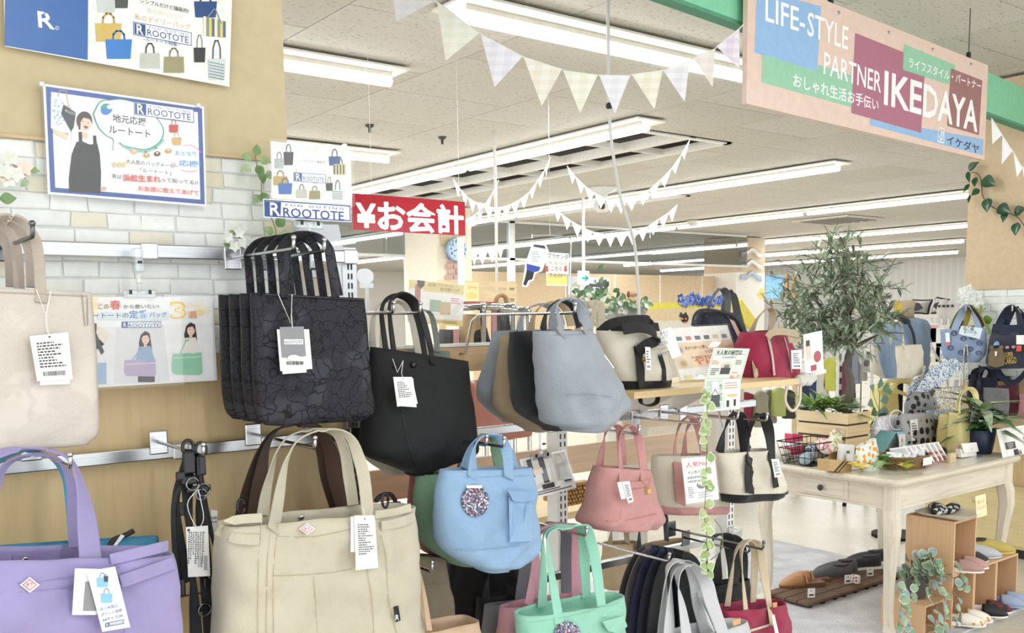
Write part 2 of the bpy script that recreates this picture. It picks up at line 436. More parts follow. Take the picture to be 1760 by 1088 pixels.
# ------------------------------------------------------------------ bags
HW = M('#c9cacc', 'metal')
def lerp(a, b, t): return a + (b - a) * t
class Bag:
    """a soft tote lofted through rows (left x,y, right x,y[, depth factor]) seen at the plane Y = y"""
    def __init__(s, name, label, rows, y, d, mat, n=3.0, group=None, cat='bag', wr=.0065, seed=0, top=.45, mat_in=None, sub=5, rim=.9, body='body', yr=None, floor=.3, ax=1):
        s.ax, s.la = ax, 1 - ax; s.dv = V((0, 1, 0)) if ax == 1 else V((1, 0, 0)); s.y, s.d, s.n = y, d, n; yr = y if yr is None else yr
        s.pl = lambda px, py, v: on(px, py, ax, v)
        L = [s.pl(r[0], r[1], y) for r in rows]; R = [s.pl(r[2], r[3], yr) for r in rows]
        nn = len(rows)
        D = [r[4] if len(r) > 4 else lerp(top, 1, min(1, i / max(1, nn - 2) * 1.3)) for i, r in enumerate(rows)]
        Lc, Rc = crom(L, sub), crom(R, sub)
        Dc = [D[min(int(i / sub), nn - 1)] + (D[min(int(i / sub) + 1, nn - 1)] - D[min(int(i / sub), nn - 1)]) * ((i % sub) / sub) for i in range(len(Lc))]
        s.L, s.R, s.D = Lc, Rc, Dc
        cs = [(a + b) / 2 for a, b in zip(Lc, Rc)]
        lo = min(p.z for p in Lc + Rc)
        s.root = thing(name, label, cat, V((sum(p.x for p in cs) / len(cs), sum(p.y for p in cs) / len(cs), lo)), group)
        rnd = random.Random(seed); ph = [rnd.uniform(0, 6.3) for _ in range(6)]
        s.ph, s.wr = ph, wr
        N = 64; m = MB(); rings = []
        asp = d / max(.05, max((b_ - a_).length for a_, b_ in zip(L, R)))
        raw = [(math.copysign(abs(math.cos(q)) ** (2 / n), math.cos(q)), math.copysign(abs(math.sin(q)) ** (2 / n), math.sin(q))) for q in [2 * PI * i / 480 for i in range(481)]]
        acc = [0]
        for (x0, y0), (x1, y1) in zip(raw, raw[1:]): acc.append(acc[-1] + math.hypot(x1 - x0, (y1 - y0) * asp))
        UV = []; i = 0
        for j in range(N):
            q = acc[-1] * j / N
            while acc[i + 1] < q: i += 1
            f = (q - acc[i]) / max(1e-9, acc[i + 1] - acc[i]); UV.append((lerp(raw[i][0], raw[i + 1][0], f), lerp(raw[i][1], raw[i + 1][1], f)))
        def ring(i, k=1.0, dz=0, shr=1.0):
            a = (Rc[i] - Lc[i]) / 2 * k; c = cs[i]; dd = d / 2 * Dc[i] * shr; out = []
            for u, v in UV:
                p = c + a * u + s.dv * (dd * v) + V((0, 0, dz))
                p[ax] += s.w(p[s.la], p.z, Dc[i]) * (1 if v < 0 else .6)
                out.append(p)
            return out
        f_in = max(1, int(len(cs) * floor))
        inner = [ring(i, .975, 0, .9) for i in range(f_in, -1, -1)]
        outer = [ring(i) for i in range(len(cs))]
        t_ = (Rc[-1] - Lc[-1]).length
        bot = [ring(len(cs) - 1, .96, -.006, .93), ring(len(cs) - 1, .8, -.009, .7)]
        m.loft(inner + outer + bot, True, True)
        part(body, m, mat, s.root, smooth=True)
        s.mat = mat; s.N = N; s.cs = cs; s.ring = ring
    def w(s, x, z, df):
        ph = s.ph
        return s.wr * df * (math.sin(x * 23 + z * 9 + ph[0]) + .7 * math.sin(x * 41 - z * 31 + ph[1]) + .6 * math.sin(z * 52 + x * 13 + ph[2]) + .5 * math.sin(x * 88 + z * 37 + ph[3]) * math.sin(z * 17 + ph[4]) + .35 * math.sin(z * 95 - x * 60 + ph[5]))
    def yf(s, x, z):
        best = 0
        for i in range(len(s.cs) - 1):
            if (s.cs[i].z - z) * (s.cs[i + 1].z - z) <= 0: best = i; break
        else: best = 0 if z > s.cs[0].z else len(s.cs) - 2
        a, b = s.cs[best].z, s.cs[best + 1].z; t = 0 if abs(a - b) < 1e-6 else max(0, min(1, (a - z) / (a - b)))
        L = s.L[best].lerp(s.L[best + 1], t); R = s.R[best].lerp(s.R[best + 1], t); df = lerp(s.D[best], s.D[best + 1], t)
        c = (L + R) / 2; hw = max(1e-4, abs(R[s.la] - L[s.la]) / 2); q = min(1, abs((x - c[s.la]) / hw))
        yc = lerp(L[s.ax], R[s.ax], max(0, min(1, (x - L[s.la]) / (R[s.la] - L[s.la]))))
        return yc - s.d / 2 * df * (1 - q ** s.n) ** (1 / s.n) + s.w(x, z, df)
    def front(s, px, py, off=.003):
        y = s.y - s.d * .3
        for _ in range(5):
            p = s.pl(px, py, y); y = s.yf(p[s.la], p.z) - off
        return s.pl(px, py, y)
    def handle(s, path, w, yo=(None, 0), mat=None, th=.004, twist=1.0, name='handle', w_top=None, n=6, topy=None, back=False, yend=None):
        """path of pixels from one foot over the top to the other; feet lie on the body, the top at Y = topy"""
        topy = s.y if topy is None else topy
        k = len(path); pts = []; ax_ = s.ax
        for i, (x, y) in enumerate(path):
            t = i / (k - 1); e = math.sin(PI * t) ** .7 if 0 < t < 1 else 0
            if back: f = s.y + s.d / 2 * s.D[0] * .8
            else: f = s.yf(*(lambda p: (p[s.la], p.z))(s.pl(x, y, s.y - s.d * .3))) - .005 if i in (0, k - 1) else s.y - s.d / 2 * s.D[0] - .004
            pts.append(s.pl(x, y, lerp(f, topy, e)))
        pts = crom(pts, n); m = len(pts); wds = []; ws = []
        for i, p in enumerate(pts):
            t = (pts[min(i + 1, m - 1)] - pts[max(i - 1, 0)]).normalized()
            q = i / (m - 1); a = twist * 1.35 * math.sin(PI * q) ** 1.6
            inpl = t.cross(s.dv)
            if inpl.length < .05: inpl = V((1, 0, 0)) if ax_ == 1 else V((0, -1, 0))
            inpl.normalize()
            if (inpl.x if ax_ == 1 else -inpl.y) < 0: inpl = -inpl
            sgn = -1 if q > .5 else 1
            wds.append(inpl * math.cos(a) + s.dv * math.sin(a) * sgn)
            ws.append(lerp(w, w_top or w, math.sin(PI * q) ** 2))
        for i in range(1, m):                              # keep the strap from flipping
            if wds[i].dot(wds[i - 1]) < 0: wds[i] = -wds[i]
        mb = MB(); mb.ribbon(pts, wds, ws, th)
        return part(name, mb, mat or s.mat, s.root, smooth=False)
    def strap(s, path, w, mat=None, th=.003, off=.003, name='strap', n=4, wd=None):
        """webbing or seam lying on the front; w in metres"""
        pts = []
        P2 = [V((x, y, 0)) for x, y in path]; P2 = crom(P2, n) if n > 1 else P2
        pts = [s.front(p.x, p.y, off + .0012) for p in P2]
        wds = []
        for i in range(len(pts)):
            t = (pts[min(i + 1, len(pts) - 1)] - pts[max(i - 1, 0)]).normalized()
            a = t.cross(s.dv);  wds.append(a.normalized() if a.length > .05 else V((1, 0, 0)))
        mb = MB(); mb.ribbon(pts, wds, w, th); return part(name, mb, mat or s.mat, s.root)
    def patch(s, pts, mat, off=.003, th=.002, name='patch', parent=None, label=None, dens=1):
        """flat or gently curved piece on the front following an outline in pixels"""
        P = [s.front(x, y, off + .002) for x, y in pts]
        mb = MB()
        if dens == 1: mb.prism(P, s.dv * -th)
        else:
            c = sum(P, V()) / len(P); n = len(P); rings = []
            cx = sum(p[0] for p in pts) / n; cy = sum(p[1] for p in pts) / n
            mb.loft([[s.front(x, y, off - .003) for x, y in pts]] + [[s.front(lerp(cx, x, k), lerp(cy, y, k), off + th) for x, y in pts] for k in (1, .9, .6, .3)], False, True)
        return part(name, mb, mat, parent or s.root, label=label)
    def band(s, i0, i1, mat, k=1.012, name='base_panel', extra=True):
        """shell around rows i0..i1 (indices after subdivision), e.g. the contrast base"""
        mb = MB(); rr = [s.ring(i, k, 0, k + .02) for i in range(i0, min(i1, len(s.cs) - 1) + 1)]
        if extra: rr += [s.ring(len(s.cs) - 1, .97, -.009, .95), s.ring(len(s.cs) - 1, .8, -.012, .7)]
        mb.loft(rr, False, extra); return part(name, mb, mat, s.root, smooth=True)
    def tagcard(s, quad, string=None, y=None, mat='#f5f5f3', rows=6, bars=True, seed=1, off=.012, name='price_tag', txt=True, grey=None):
        """paper swing tag: quad TL,TR,BR,BL in pixels, hanging in front of the bag"""
        yy = (s.front(*quad[0])[s.ax] - off) if y is None else y
        tl, tr, br, bl = [s.pl(*q, yy) for q in quad]
        sh = Sheet(tl, tr, bl, .0003)
        b = MB(); b.prism([tl, tr, br, bl], s.dv * .0012); card = part(name, b, M(mat, 'plain', rough=.5), s.root, bevel=0)
        m = MB(); ink = MB()
        rnd = random.Random(seed)
        def strip(u0, v0, u1, v1):
            a = tl.lerp(tr, u0).lerp(bl.lerp(br, u0), v0); b2 = tl.lerp(tr, u1).lerp(bl.lerp(br, u1), v0); c = tl.lerp(tr, u1).lerp(bl.lerp(br, u1), v1); d2 = tl.lerp(tr, u0).lerp(bl.lerp(br, u0), v1)
            o = s.dv * -.0007; ink.add([a + o, b2 + o, c + o, d2 + o], [(0, 1, 2, 3)])
        if txt:
            for r in range(rows):
                v = .16 + r * .58 / rows; u = .14; end = rnd.uniform(.5, .88)
                while u < end:
                    w = rnd.uniform(.03, .1); strip(u, v, min(u + w, end), v + .3 / rows); u += w + .025
            if bars:
                u = .2
                while u < .8: w = rnd.choice((.012, .02, .03)); strip(u, .8, u + w, .9); u += w + rnd.choice((.012, .02))
            strip(.47, .04, .53, .075)
            part('small_print', ink, M('#4a4a4e'), card)
        if string:
            st = MB(); c = (tl + tr) / 2 + (bl - tl) * .05
            P = [s.pl(x, y2, lerp(s.front(x, y2)[s.ax] - .006, yy, i / max(1, len(string)))) for i, (x, y2) in enumerate(string)] + [c - s.dv * .002]
            st.tube(P, .0009, 5); part('tag_string', st, M('#f2f0ec'), s.root)
        return card
def hook(label, px, py, y0, y1, rail_h=.03, mat=None, up=.025, dropz=0, name='display_hook', group='chrome display hooks on the rails', plate=True):
    """hook fixed to a rail at Y=y0, its rod reaching towards the aisle to Y=y1 with an upturned tip; px,py is where the tip shows"""
    tip = onY(px, py, y1); z = tip.z - up
    t = thing(name, label, 'hook', V((tip.x, y0, z - .02)), group); mat = mat or HW
    if plate: p = MB(); p.b6(tip.x - .022, tip.x + .022, y0 - .006, y0, z - .03, z + .028); part('plate', p, mat, t, bevel=.003)
    r = MB(); r.tube(([(tip.x, y0 - .004, z + dropz), (tip.x, (y0 + y1) / 2, z + dropz * .5)] if plate else [(tip.x, y0 - .001, 1.43), (tip.x, y0 - .03, 1.43), (tip.x, y0 - .07, z - .02), (tip.x, y0 - .11, z)]) + [(tip.x, y1 + .006, z), (tip.x, y1, z + .006), (tip.x, y1 - .002, z + up)], .0042, 8); part('rod', r, mat, t, smooth=True)
    e = MB(); e.ball((tip.x, y1 - .002, z + up), .0062, 8); part('tip', e, mat, t, smooth=True)
    return t
def leafmesh(mb, p, d, up, L, Wd, fold=.25, curl=.15, shape=(.0, .55, .95, 1, .8, .45, 0)):
    d = V(d).normalized(); sd = d.cross(V(up)); sd = sd.normalized() if sd.length > 1e-4 else V((1, 0, 0)); un = sd.cross(d).normalized()
    n = len(shape); vs = []; fs = []
    for i, w in enumerate(shape):
        t = i / (n - 1); c = V(p) + d * L * t - un * curl * L * t * t; ww = max(w, .03) * Wd / 2
        vs += [c - sd * ww + un * fold * ww, c, c + sd * ww + un * fold * ww]
    for i in range(n - 1):
        a = i * 3; fs += [(a, a + 1, a + 4, a + 3), (a + 1, a + 2, a + 5, a + 4)]
    mb.add(vs, fs)
def vine(name, label, stem, leaves, lm, sm, r=.0025, group=None, cat='artificial vine', edge=None, shape=(.0, .7, 1, .95, .75, .45, 0)):
    """stem: 3-D points; leaves: (point, direction, length, width)"""
    t = thing(name, label, cat, V(stem[0]), group)
    m = MB(); m.tube(crom(stem, 4), r, 5); part('stem', m, sm, t, smooth=True)
    for i, (p, d, L, w) in enumerate(leaves):
        m = MB(); leafmesh(m, p, d, (0, -1, .25), L, w, shape=shape); part('leaf', m, lm[i % len(lm)], t, smooth=True)
        if edge:
            e = MB(); leafmesh(e, V(p) + V((0, .0012, 0)), d, (0, -1, .25), L * 1.08, w * 1.2, shape=shape); part('leaf_edge', e, edge, t, smooth=True)
    return t
# ================================================================== the setting
CZ = 3.0
TANW = '#c6b794'
# floor
mb = MB(); mb.b6(-3, 30, -3, 32, -.1, 0)
t = NT('polished_floor'); mp = t.mapping((1, 1, 1)); n1 = t.noise(mp, 1.3, 5, .6); n2 = t.noise(mp, 45, 3)
r = t.ramp(n1, 'Fac', [(.3, lin('#cfc8bb')), (.7, lin('#e2dccf'))]); mx = t.new('ShaderNodeMix', _data_type='RGBA', _blend_type='MULTIPLY'); mx.inputs[0].default_value = .6
r2 = t.ramp(n2, 'Fac', [(.3, (.85, .84, .82, 1)), (.7, (1, 1, 1, 1))]); t.ln(r, 0, mx, 6); t.ln(r2, 0, mx, 7); t.ln(mx, 2, t.b, 'Base Color')
rr = t.ramp(n1, 'Fac', [(.3, (.24, .24, .24, 1)), (.7, (.36, .36, .36, 1))]); t.ln(rr, 0, t.b, 'Roughness')
struct('floor', mb, t.m)
# ceiling: back slab + single boards near by, joints from the material far away
JX, JY, PX, PY = 3.187, 4.105, .966, .9
holes = [(5.5, 6.62, 5.5, 14.2), (8.15, 9.1, 8.2, 14.2)]
fix = []                                                     # light channels (x0,x1,y0,y1)
rows = [(5.245, 5.1, 19.5), (8.28, 5.5, 21), (11.66, 5.9, 23), (15.83, 8.0, 25)]
for x, a, b in rows: fix.append((x - .17, x + .17, a - .14, b))
crossfix = [(2.55, 5.05, 3.76), (1.85, 4.42, 7.46), (.9, 3.02, 5.02)]
def clipped(x0, x1, y0, y1, hs):
    rs = [(x0, x1, y0, y1)]
    for a, b, c, d in hs:
        out = []
        for r in rs:
            if r[0] >= b or r[1] <= a or r[2] >= d or r[3] <= c: out.append(r); continue
            if r[0] < a: out.append((r[0], a, r[2], r[3]))
            if r[1] > b: out.append((b, r[1], r[2], r[3]))
            p, q = max(r[0], a), min(r[1], b)
            if r[2] < c: out.append((p, q, r[2], c))
            if r[3] > d: out.append((p, q, d, r[3]))
        rs = out
    return rs
mb = MB()
for r in clipped(-2.2, 30, -1.8, 32, holes): mb.b6(r[0], r[1], r[2], r[3], CZ + .012, CZ + .05)
t = NT('ceiling_back'); mp = t.mapping((1, 1, 1)); n2 = t.noise(mp, 3)
r = t.ramp(n2, 'Fac', [(.3, lin('#77736b')), (.7, lin('#827e76'))]); t.ln(r, 0, t.b, 'Base Color')
ceil = struct('ceiling', mb, t.m)
ceil_org = V(ceil['_org'])
TILE = [M(c, 'tile') for c in ('#d0ccc3', '#ccc8be', '#d3cfc7')]
full = {}
def tile(x0, x1, y0, y1, vis):
    g = .0035
    for r in clipped(x0 + g, x1 - g, y0 + g, y1 - g, holes):
        if r[1] - r[0] < .02 or r[3] - r[2] < .02: continue
        m = MB(); m.b6(r[0], r[1], r[2], r[3], CZ, CZ + .012)
        if vis: part('ceiling_tile', m, random.choice(TILE), ceil)
        else: far.v, far.f  # noqa
nt = 0
far = MB()
for i in range(-5, 28):
    if JX + i * PX < -2: continue
    xa = JX + i * PX
    off = 0 if i % 2 else .45
    j0 = -6
    for j in range(j0, 32):
        ya = JY + off + j * PY
        xc, yc = xa + PX / 2, ya + PY / 2
        # in the picture?
        d = ROT.transposed() @ (V((xc, yc, CZ)) - CAM)
        inview = d.z < -1 and abs(d.x / -d.z * FPX) < 1250 and (PCY - d.y / -d.z * FPX) > -420
        if not inview: 
            far.b6(xa, xa + PX, ya, ya + PY, CZ, CZ + .011) if (d.z > -3 or True) and not any(xa < h[1] and xa + PX > h[0] and ya < h[3] and ya + PY > h[2] for h in holes) else None
            continue
        dist = -d.z
        if dist < 12:
            tile(xa, xa + PX, ya, ya + PY, True)
        else:
            for r in clipped(xa + .004, xa + PX - .004, ya + .004, ya + PY - .004, holes):
                if r[1] - r[0] > .02 and r[3] - r[2] > .02: far.b6(r[0], r[1], r[2], r[3], CZ, CZ + .011)
o = part('ceiling_boards', far, TILE[0], ceil); o['kind'] = 'stuff'
# open grille bays in the ceiling
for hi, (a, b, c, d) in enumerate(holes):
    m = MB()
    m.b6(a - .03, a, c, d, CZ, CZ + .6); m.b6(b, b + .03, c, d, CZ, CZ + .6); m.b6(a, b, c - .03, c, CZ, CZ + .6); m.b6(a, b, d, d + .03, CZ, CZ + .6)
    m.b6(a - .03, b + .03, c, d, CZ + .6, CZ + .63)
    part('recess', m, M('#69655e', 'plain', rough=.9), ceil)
    w = MB()
    xm = (a + b) / 2 + .08
    w.b6(xm - .035, xm + .035, c, d, CZ - .005, CZ + .07)
    w.b6(a, a + .05, c, d, CZ - .012, CZ + .05); w.b6(b - .05, b, c, d, CZ - .012, CZ + .05); w.b6(a, b, c, c + .06, CZ - .012, CZ + .05)
    part('grille_frame', w, M('#efece4'), ceil)
    y = c + .75
    while y < d:
        w = MB(); w.b6(a + .05, b - .05, y, y + .022, CZ - .004, CZ + .05); part('grille_bar', w, M('#efece4'), ceil); y += .82
# light fittings
GLOW = M('#fafdff', 'emit', e=9)
HOUS = M('#e9e5db')
LG = 'fluorescent strip lights on the ceiling'
def fitting(x0, y0, x1, y1, label, along, nseg=1, glow=True):
    z = CZ - .016
    t = thing('strip_light', label, 'ceiling light', V(((x0 + x1) / 2, (y0 + y1) / 2, z - .07)), LG)
    h = MB(); w = .15
    if along == 'y': h.b6(x0 - w, x0 + w, y0, y1, z - .012, z); h.b6(x0 - .045, x0 + .045, y0 + .06, y1 - .06, z - .035, z - .012)
    else: h.b6(x0, x1, y0 - w, y0 + w, z - .012, z); h.b6(x0 + .06, x1 - .06, y0 - .045, y0 + .045, z - .035, z - .012)
    part('housing', h, HOUS, t)
    n0 = y0 if along == 'y' else x0; n1 = y1 if along == 'y' else x1; L = (n1 - n0) / nseg
    for k in range(nseg):
        g = MB(); a, b = n0 + L * k + .05, n0 + L * (k + 1) - .05
        g.tube([(x0, a, z - .055), (x0, b, z - .055)] if along == 'y' else [(a, y0, z - .055), (b, y0, z - .055)], .03, 10); part('tube', g, GLOW, t, smooth=True)
    if glow: area('strip_or_fill_light', ((x0 + x1) / 2, (y0 + y1) / 2, CZ - .11), .12 if along == 'y' else n1 - n0, n1 - n0 if along == 'y' else .12, LIGHT_W * (n1 - n0))
    return t
for (x, a, b), n, lb in zip(rows, (6, 6, 7, 7), ('long strip light row beside the open grille nearest the gingham bunting', 'long strip light row just beyond the first open grille bay', 'long strip light row second beyond the open grille bay', 'long strip light row passing over the tan and white pillar')):
    fitting(x, a, x, b, lb, 'y', n)
for (x0, x1, y), lb in zip(crossfix, ('white strip light crossing the ceiling between the gingham bunting and the pink shop sign', 'short white strip light on the ceiling just right of the small bag poster', 'white strip light end showing beside the upper corner of the tan wall')):
    fitting(x0, y, x1, y, lb, 'x')
fitting(19.4, 10, 19.4, 20, 'distant strip light row above the olive tree', 'y', 3)
fitting(23, 12, 23, 22, 'farthest strip light row near the ribbed back wall', 'y', 3)
# unseen lamps without fittings, added near the camera to brighten the left wall
for x, y in ((.8, .1), (3.2, .1), (5.6, .3), (8.5, 2)):
    area('strip_or_fill_light', (x, y, CZ - .1), .12, 2.4, LIGHT_W * 2.4, (math.radians(20), 0, 0))
# far walls of the store
mb = MB(); mb.b6(26.5, 26.7, -4, 32, 0, CZ); struct('wall_far', mb, M('#d8d6d2', 'stripe', c2='#dfddd9', s=30, ax='y'))
mb = MB(); mb.b6(-4, 26.5, 27, 27.2, 0, CZ); struct('wall_back', mb, M('#e4e0d8'))
# ================================================================== left wall with the bag display
YW = 2.4
XE = 1.107
zb = onY(240, 253, YW).z                                     # tan board / brick paper boundary
zw = onY(372, 607, YW).z                                     # brick paper / wood panel boundary
mb = MB(); mb.b6(-1.6, XE, YW + .012, YW + .1, zb, CZ - .02)
wl = struct('wall_left', mb, M(TANW, 'plain', rough=.8))
mb = MB(); mb.b6(-1.6, XE + .02, YW + .02, YW + .1, zw, zb); part('brick_paper', mb, M('#d5d9d6', 'plain', rough=.8), wl)
mb = MB(); mb.b6(-1.6, XE + .004, YW + .004, YW + .012, zb - .004, zb + .003); part('paper_edge', mb, M('#cdb28b'), wl)
# single foam bricks of the wall paper
BR = [M(c, 'plain', rough=.8) for c in ('#eceeeb', '#f0f1ee', '#e9ebe4', '#e5e1cf', '#edefec', '#e2dcc4', '#eef0ee', '#e8ebe9')]
def brick(x0, x1, z0, z1, y, mat, parent, ax='y', dep=.007):
    j = lambda: random.uniform(-.0025, .0025)
    m = MB(); b = .005
    o = [(x0 + j(), z0 + j()), (x1 + j(), z0 + j()), (x1 + j(), z1 + j()), (x0 + j(), z1 + j())]
    i_ = [(o[0][0] + b, o[0][1] + b), (o[1][0] - b, o[1][1] + b), (o[2][0] - b, o[2][1] - b), (o[3][0] + b, o[3][1] - b)]
    if ax == 'y': r = [[V((p[0], y, p[1])) for p in o], [V((p[0], y - dep * .7, p[1])) for p in o], [V((p[0], y - dep, p[1])) for p in i_]]
    else: r = [[V((y, p[0], p[1])) for p in o], [V((y - dep * .7, p[0], p[1])) for p in o], [V((y - dep, p[0], p[1])) for p in i_]]
    m.loft(r, False, True); return part('brick', m, mat, parent)
BH, BW = .0385, .108
row = 0; z = zb - .004
while z - BH > zw - .03:
    x = -.2 - (row % 2) * .054 + random.uniform(-.02, .02)
    while x < XE + .01:
        w = BW * random.choice((.75, 1, 1, 1.15)); x1 = min(x + w, XE + .015)
        if x1 - x > .03: brick(x + .0018, x1 - .0018, max(zw, z - BH + .0018), z - .0018, YW + .02, random.choice(BR), wl, dep=.0045)
        x += w
    z -= BH; row += 1
# wood panel below
mb = MB(); mb.b6(-1.6, XE + .12, YW + .03, YW + .09, zw - .05, zw); part('panel_gap', mb, M('#1e1c1a'), wl)
for k, (z0, z1) in enumerate(((zw - .62, zw - .035), (.02, zw - .625))):
    mb = MB(); mb.b6(-1.6, 1.29, YW + .015, YW + .09, z0, z1); part('wood_panel', mb, M('#d9c092', 'wood', ax='z', amt=.08), wl)
mb = MB(); mb.b6(-1.6, 1.1, YW + .012, YW + .03, zw - .035, zw); part('wood_strip', mb, M('#d9c092', 'wood', ax='x', amt=.08), wl)
# rails and upright of the shop fitting
STEEL = M('#bfc1c2', 'metal', rough=.25)
zr1, zr2 = 1.716, 1.226
rail = thing('display_rail', 'upper square chrome rail crossing the pale brick wall paper', 'rail', V((0, YW - .02, zr1)))
mb = MB(); mb.b6(-1.6, 1.285, YW - .035, YW - .012, zr1 - .017, zr1 + .017); part('bar', mb, STEEL, rail, bevel=.003)
for x in (-.02, .72, 1.26): m = MB(); m.b6(x - .02, x + .02, YW - .038, YW + .012, zr1 - .02, zr1 + .02); part('bracket', m, HW, rail, bevel=.003)
rail2 = thing('display_rail', 'lower chrome rail across the light wood panel', 'rail', V((0, YW - .02, zr2)))
mb = MB(); mb.b6(-1.6, 1.285, YW - .035, YW - .012, zr2 - .016, zr2 + .016); part('bar', mb, STEEL, rail2, bevel=.003)
for x in (.3, .77, 1.26): m = MB(); m.b6(x - .02, x + .02, YW - .038, YW + .015, zr2 - .02, zr2 + .02); part('bracket', m, HW, rail2, bevel=.003)
up = thing('slotted_upright', 'silver fixture upright at the right end of the wood panel', 'post', V((1.27, YW + .02, 0)))
mb = MB(); mb.b6(1.245, 1.292, YW - .01, YW + .05, 0, zr1 + .03); part('post', mb, M('#b9bbbc', 'metal', rough=.35), up, bevel=.003)
m = MB()
for k in range(58): z = .2 + k * .026; m.b6(1.262, 1.266, YW - .0115, YW - .0095, z, z + .016); m.b6(1.272, 1.276, YW - .0115, YW - .0095, z, z + .016)
part('slots', m, M('#333333'), up, kind='stuff')
# ------------------------------------------------------------------ posters
BLUE = '#3464a6'
def zz(ox, oy, k): return lambda x, y: (ox + x / k, oy + y / k)
z1 = zz(0, 0, 2.864)
z6 = zz(0, 0, 4.19)
def sheetB(bl, br, hpx, y, yr=None):
    a = onY(*bl, y); b = onY(*br, y if yr is None else yr); u = (b - a).normalized(); up_ = V((-u.z, 0, u.x)); 
    t = onY(bl[0], bl[1] - hpx, y); return Sheet(a + up_ * (t - a).length, b + up_ * (t - a).length, a)
s = sheetB((9, 79.5), (394.5, 149), 170, YW - .012)
t = thing('bag_poster', 'large blue and white bag maker poster cut off by the top of the picture', 'poster', s.P(s.W / 2, s.Hh))
s.poly([z6(38, -400), z6(637, -400), z6(631, 432), z6(32, 328)], BLUE)
s.text('R', z6(278, 195), z6(392, 212), 27, '#f3f5f8', 2.5)
s.poly([z6(298, 108), z6(330, 86), z6(318, 112)], BLUE); s.ell(*z6(411, 202), 3.4, 3.4, '#dfe6f2'); s.ell(*z6(411, 202), 2.7, 2.7, BLUE); s.text('R', z6(406, 208), z6(416, 209), 2.6, '#dfe6f2')
s.poly([z6(645, -300), z6(1680, -300), z6(1650, 610), z6(638, 432)], '#eef0ea')
for i in range(26):
    x, y = random.choice(((random.uniform(670, 1600), random.uniform(380, 540)), (random.uniform(665, 720), random.uniform(-60, 420)), (random.uniform(1540, 1600), random.uniform(0, 540))))
    if y < 430 + (x - 640) * .16: s.ell(*z6(x, y), random.uniform(4, 9), random.uniform(3, 6), random.choice(('#dfe6d9', '#e6e9dd', '#dbe6ea', '#e9e6da')), 9)
def lightbag(s, q, x, y, w, h, col, hc=None, hh=None, tp=.08, **k): a = q(x, y); b = q(x + w, y + h); s.tote(a[0], a[1], b[0] - a[0], b[1] - a[1], col, hc, (hh or 0) / k.get('k', 1) or None, tp)
s.text('シンプルだけど機能的!', z6(1008, 22), z6(1358, 98), 8, '#3c3c40', .6)
s.text('毎日持ちたい♡', z6(1055, 92), z6(1320, 150), 9, '#dcd6cf')
s.text('私のデイリーバッグ', z6(968, 142), z6(1372, 220), 11, '#dfb7a4', .8)
s.text('~ルートート特集~', z6(1030, 295), z6(1292, 340), 8, '#5b6b93', .4)
s.logo(*z6(958, 156), *z6(1378, 252), slope=.19)
for (x, y, w, h, c, hc, hh, tp) in ((690, -50, 145, 140, '#c3c9c6', '#8f9492', 60, .08), (820, -60, 105, 120, '#4a4f4b', '#2f3331', 60, .08), (684, 170, 190, 130, '#cdb15f', '#b99a48', 70, .04), (757, 285, 192, 140, '#3a7cc4', '#2f68ab', 60, .06), (1395, 12, 165, 115, '#27497f', '#2c2f35', 90, .06), (1010, 385, 135, 108, '#bfc0b8', '#3f3f3f', 70, -.03), (1180, 410, 140, 115, '#9a9470', '#8a8460', 60, -.03), (1392, 345, 85, 105, '#39383a', '#777777', 90, .05), (1495, 425, 125, 150, '#ccd4d2', '#4c535c', 130, .05)):
    lightbag(s, z6, x, y, w, h, c, hc, hh, tp, k=4.19)
for k in range(8): x = 1462 + k * 20; s.poly([z6(x, 118 + k * 5), z6(x + 20, 122 + k * 5), z6(x + 20, 262 + k * 1.5), z6(x, 258 + k * 1.5)], ('#e6e0c0', '#7f8d93', '#d6c76c', '#5d6f78')[k % 4])
s.line([z6(1490, 130), z6(1545, 60), z6(1590, 170)], .003, '#7f8d93')
for k in range(6): s.line([z6(1500 + j * 11, 445 + k * 21 + (j % 2) * 6 + j * 2.2) for j in range(11)], .0018, '#7f93a0')
s.done(t, back='#f2f3f1')
# poster B
s = Sheet.Y(z1(212, 412), z1(1003, 525), z1(236, 955), YW - .012)
t = thing('info_poster', 'blue framed poster with a speech bubble and a woman in a black dress', 'poster', s.P(s.W / 2, s.Hh))
s.frame(.005, .0105, '#36559c')
def body(pts, c): s.poly([z1(*p) for p in pts], c)
body([(250, 480), (300, 468), (370, 610), (330, 690), (250, 630)], '#dfe6f0')
for i in range(30): x, y = random.uniform(255, 345), random.uniform(480, 650); s.rect(*z1(x, y), *z1(x + 10, y + 5), '#8fa6d6')
body([(312, 515), (372, 555), (362, 625), (350, 650), (300, 560)], '#3b3b3e')
s.text('ROOT', z1(318, 550), z1(366, 572), 5, '#d8d8d8'); s.text('ROOTOTE', z1(258, 655), z1(335, 668), 4, '#4b4b50')
body([(255, 632), (335, 665), (325, 690), (262, 655)], '#d9cdb2')
s.line([z1(285, 475), z1(293, 445), z1(325, 448), z1(335, 520)], .002, '#b9a88a')
body([(345, 740), (352, 640), (385, 625), (420, 655), (400, 700)], '#ececea')          # raised sleeve
body([(385, 650), (470, 660), (490, 740), (495, 900), (505, 930), (470, 930), (380, 780)], '#ededeb')
body([(375, 700), (400, 695), (440, 712), (478, 708), (490, 760), (496, 850), (494, 952), (340, 942), (338, 880), (352, 760)], '#2e2c2d')
body([(385, 650), (403, 650), (404, 700), (386, 700)], '#2e2c2d'); body([(456, 668), (472, 668), (476, 715), (458, 715)], '#2e2c2d')
s.ell(*z1(418, 668), 5, 6, '#e7c3a8'); s.ell(*z1(414, 595), 13.5, 16, '#4a3a33'); s.ell(*z1(418, 608), 11.5, 12.5, '#efcfb8')
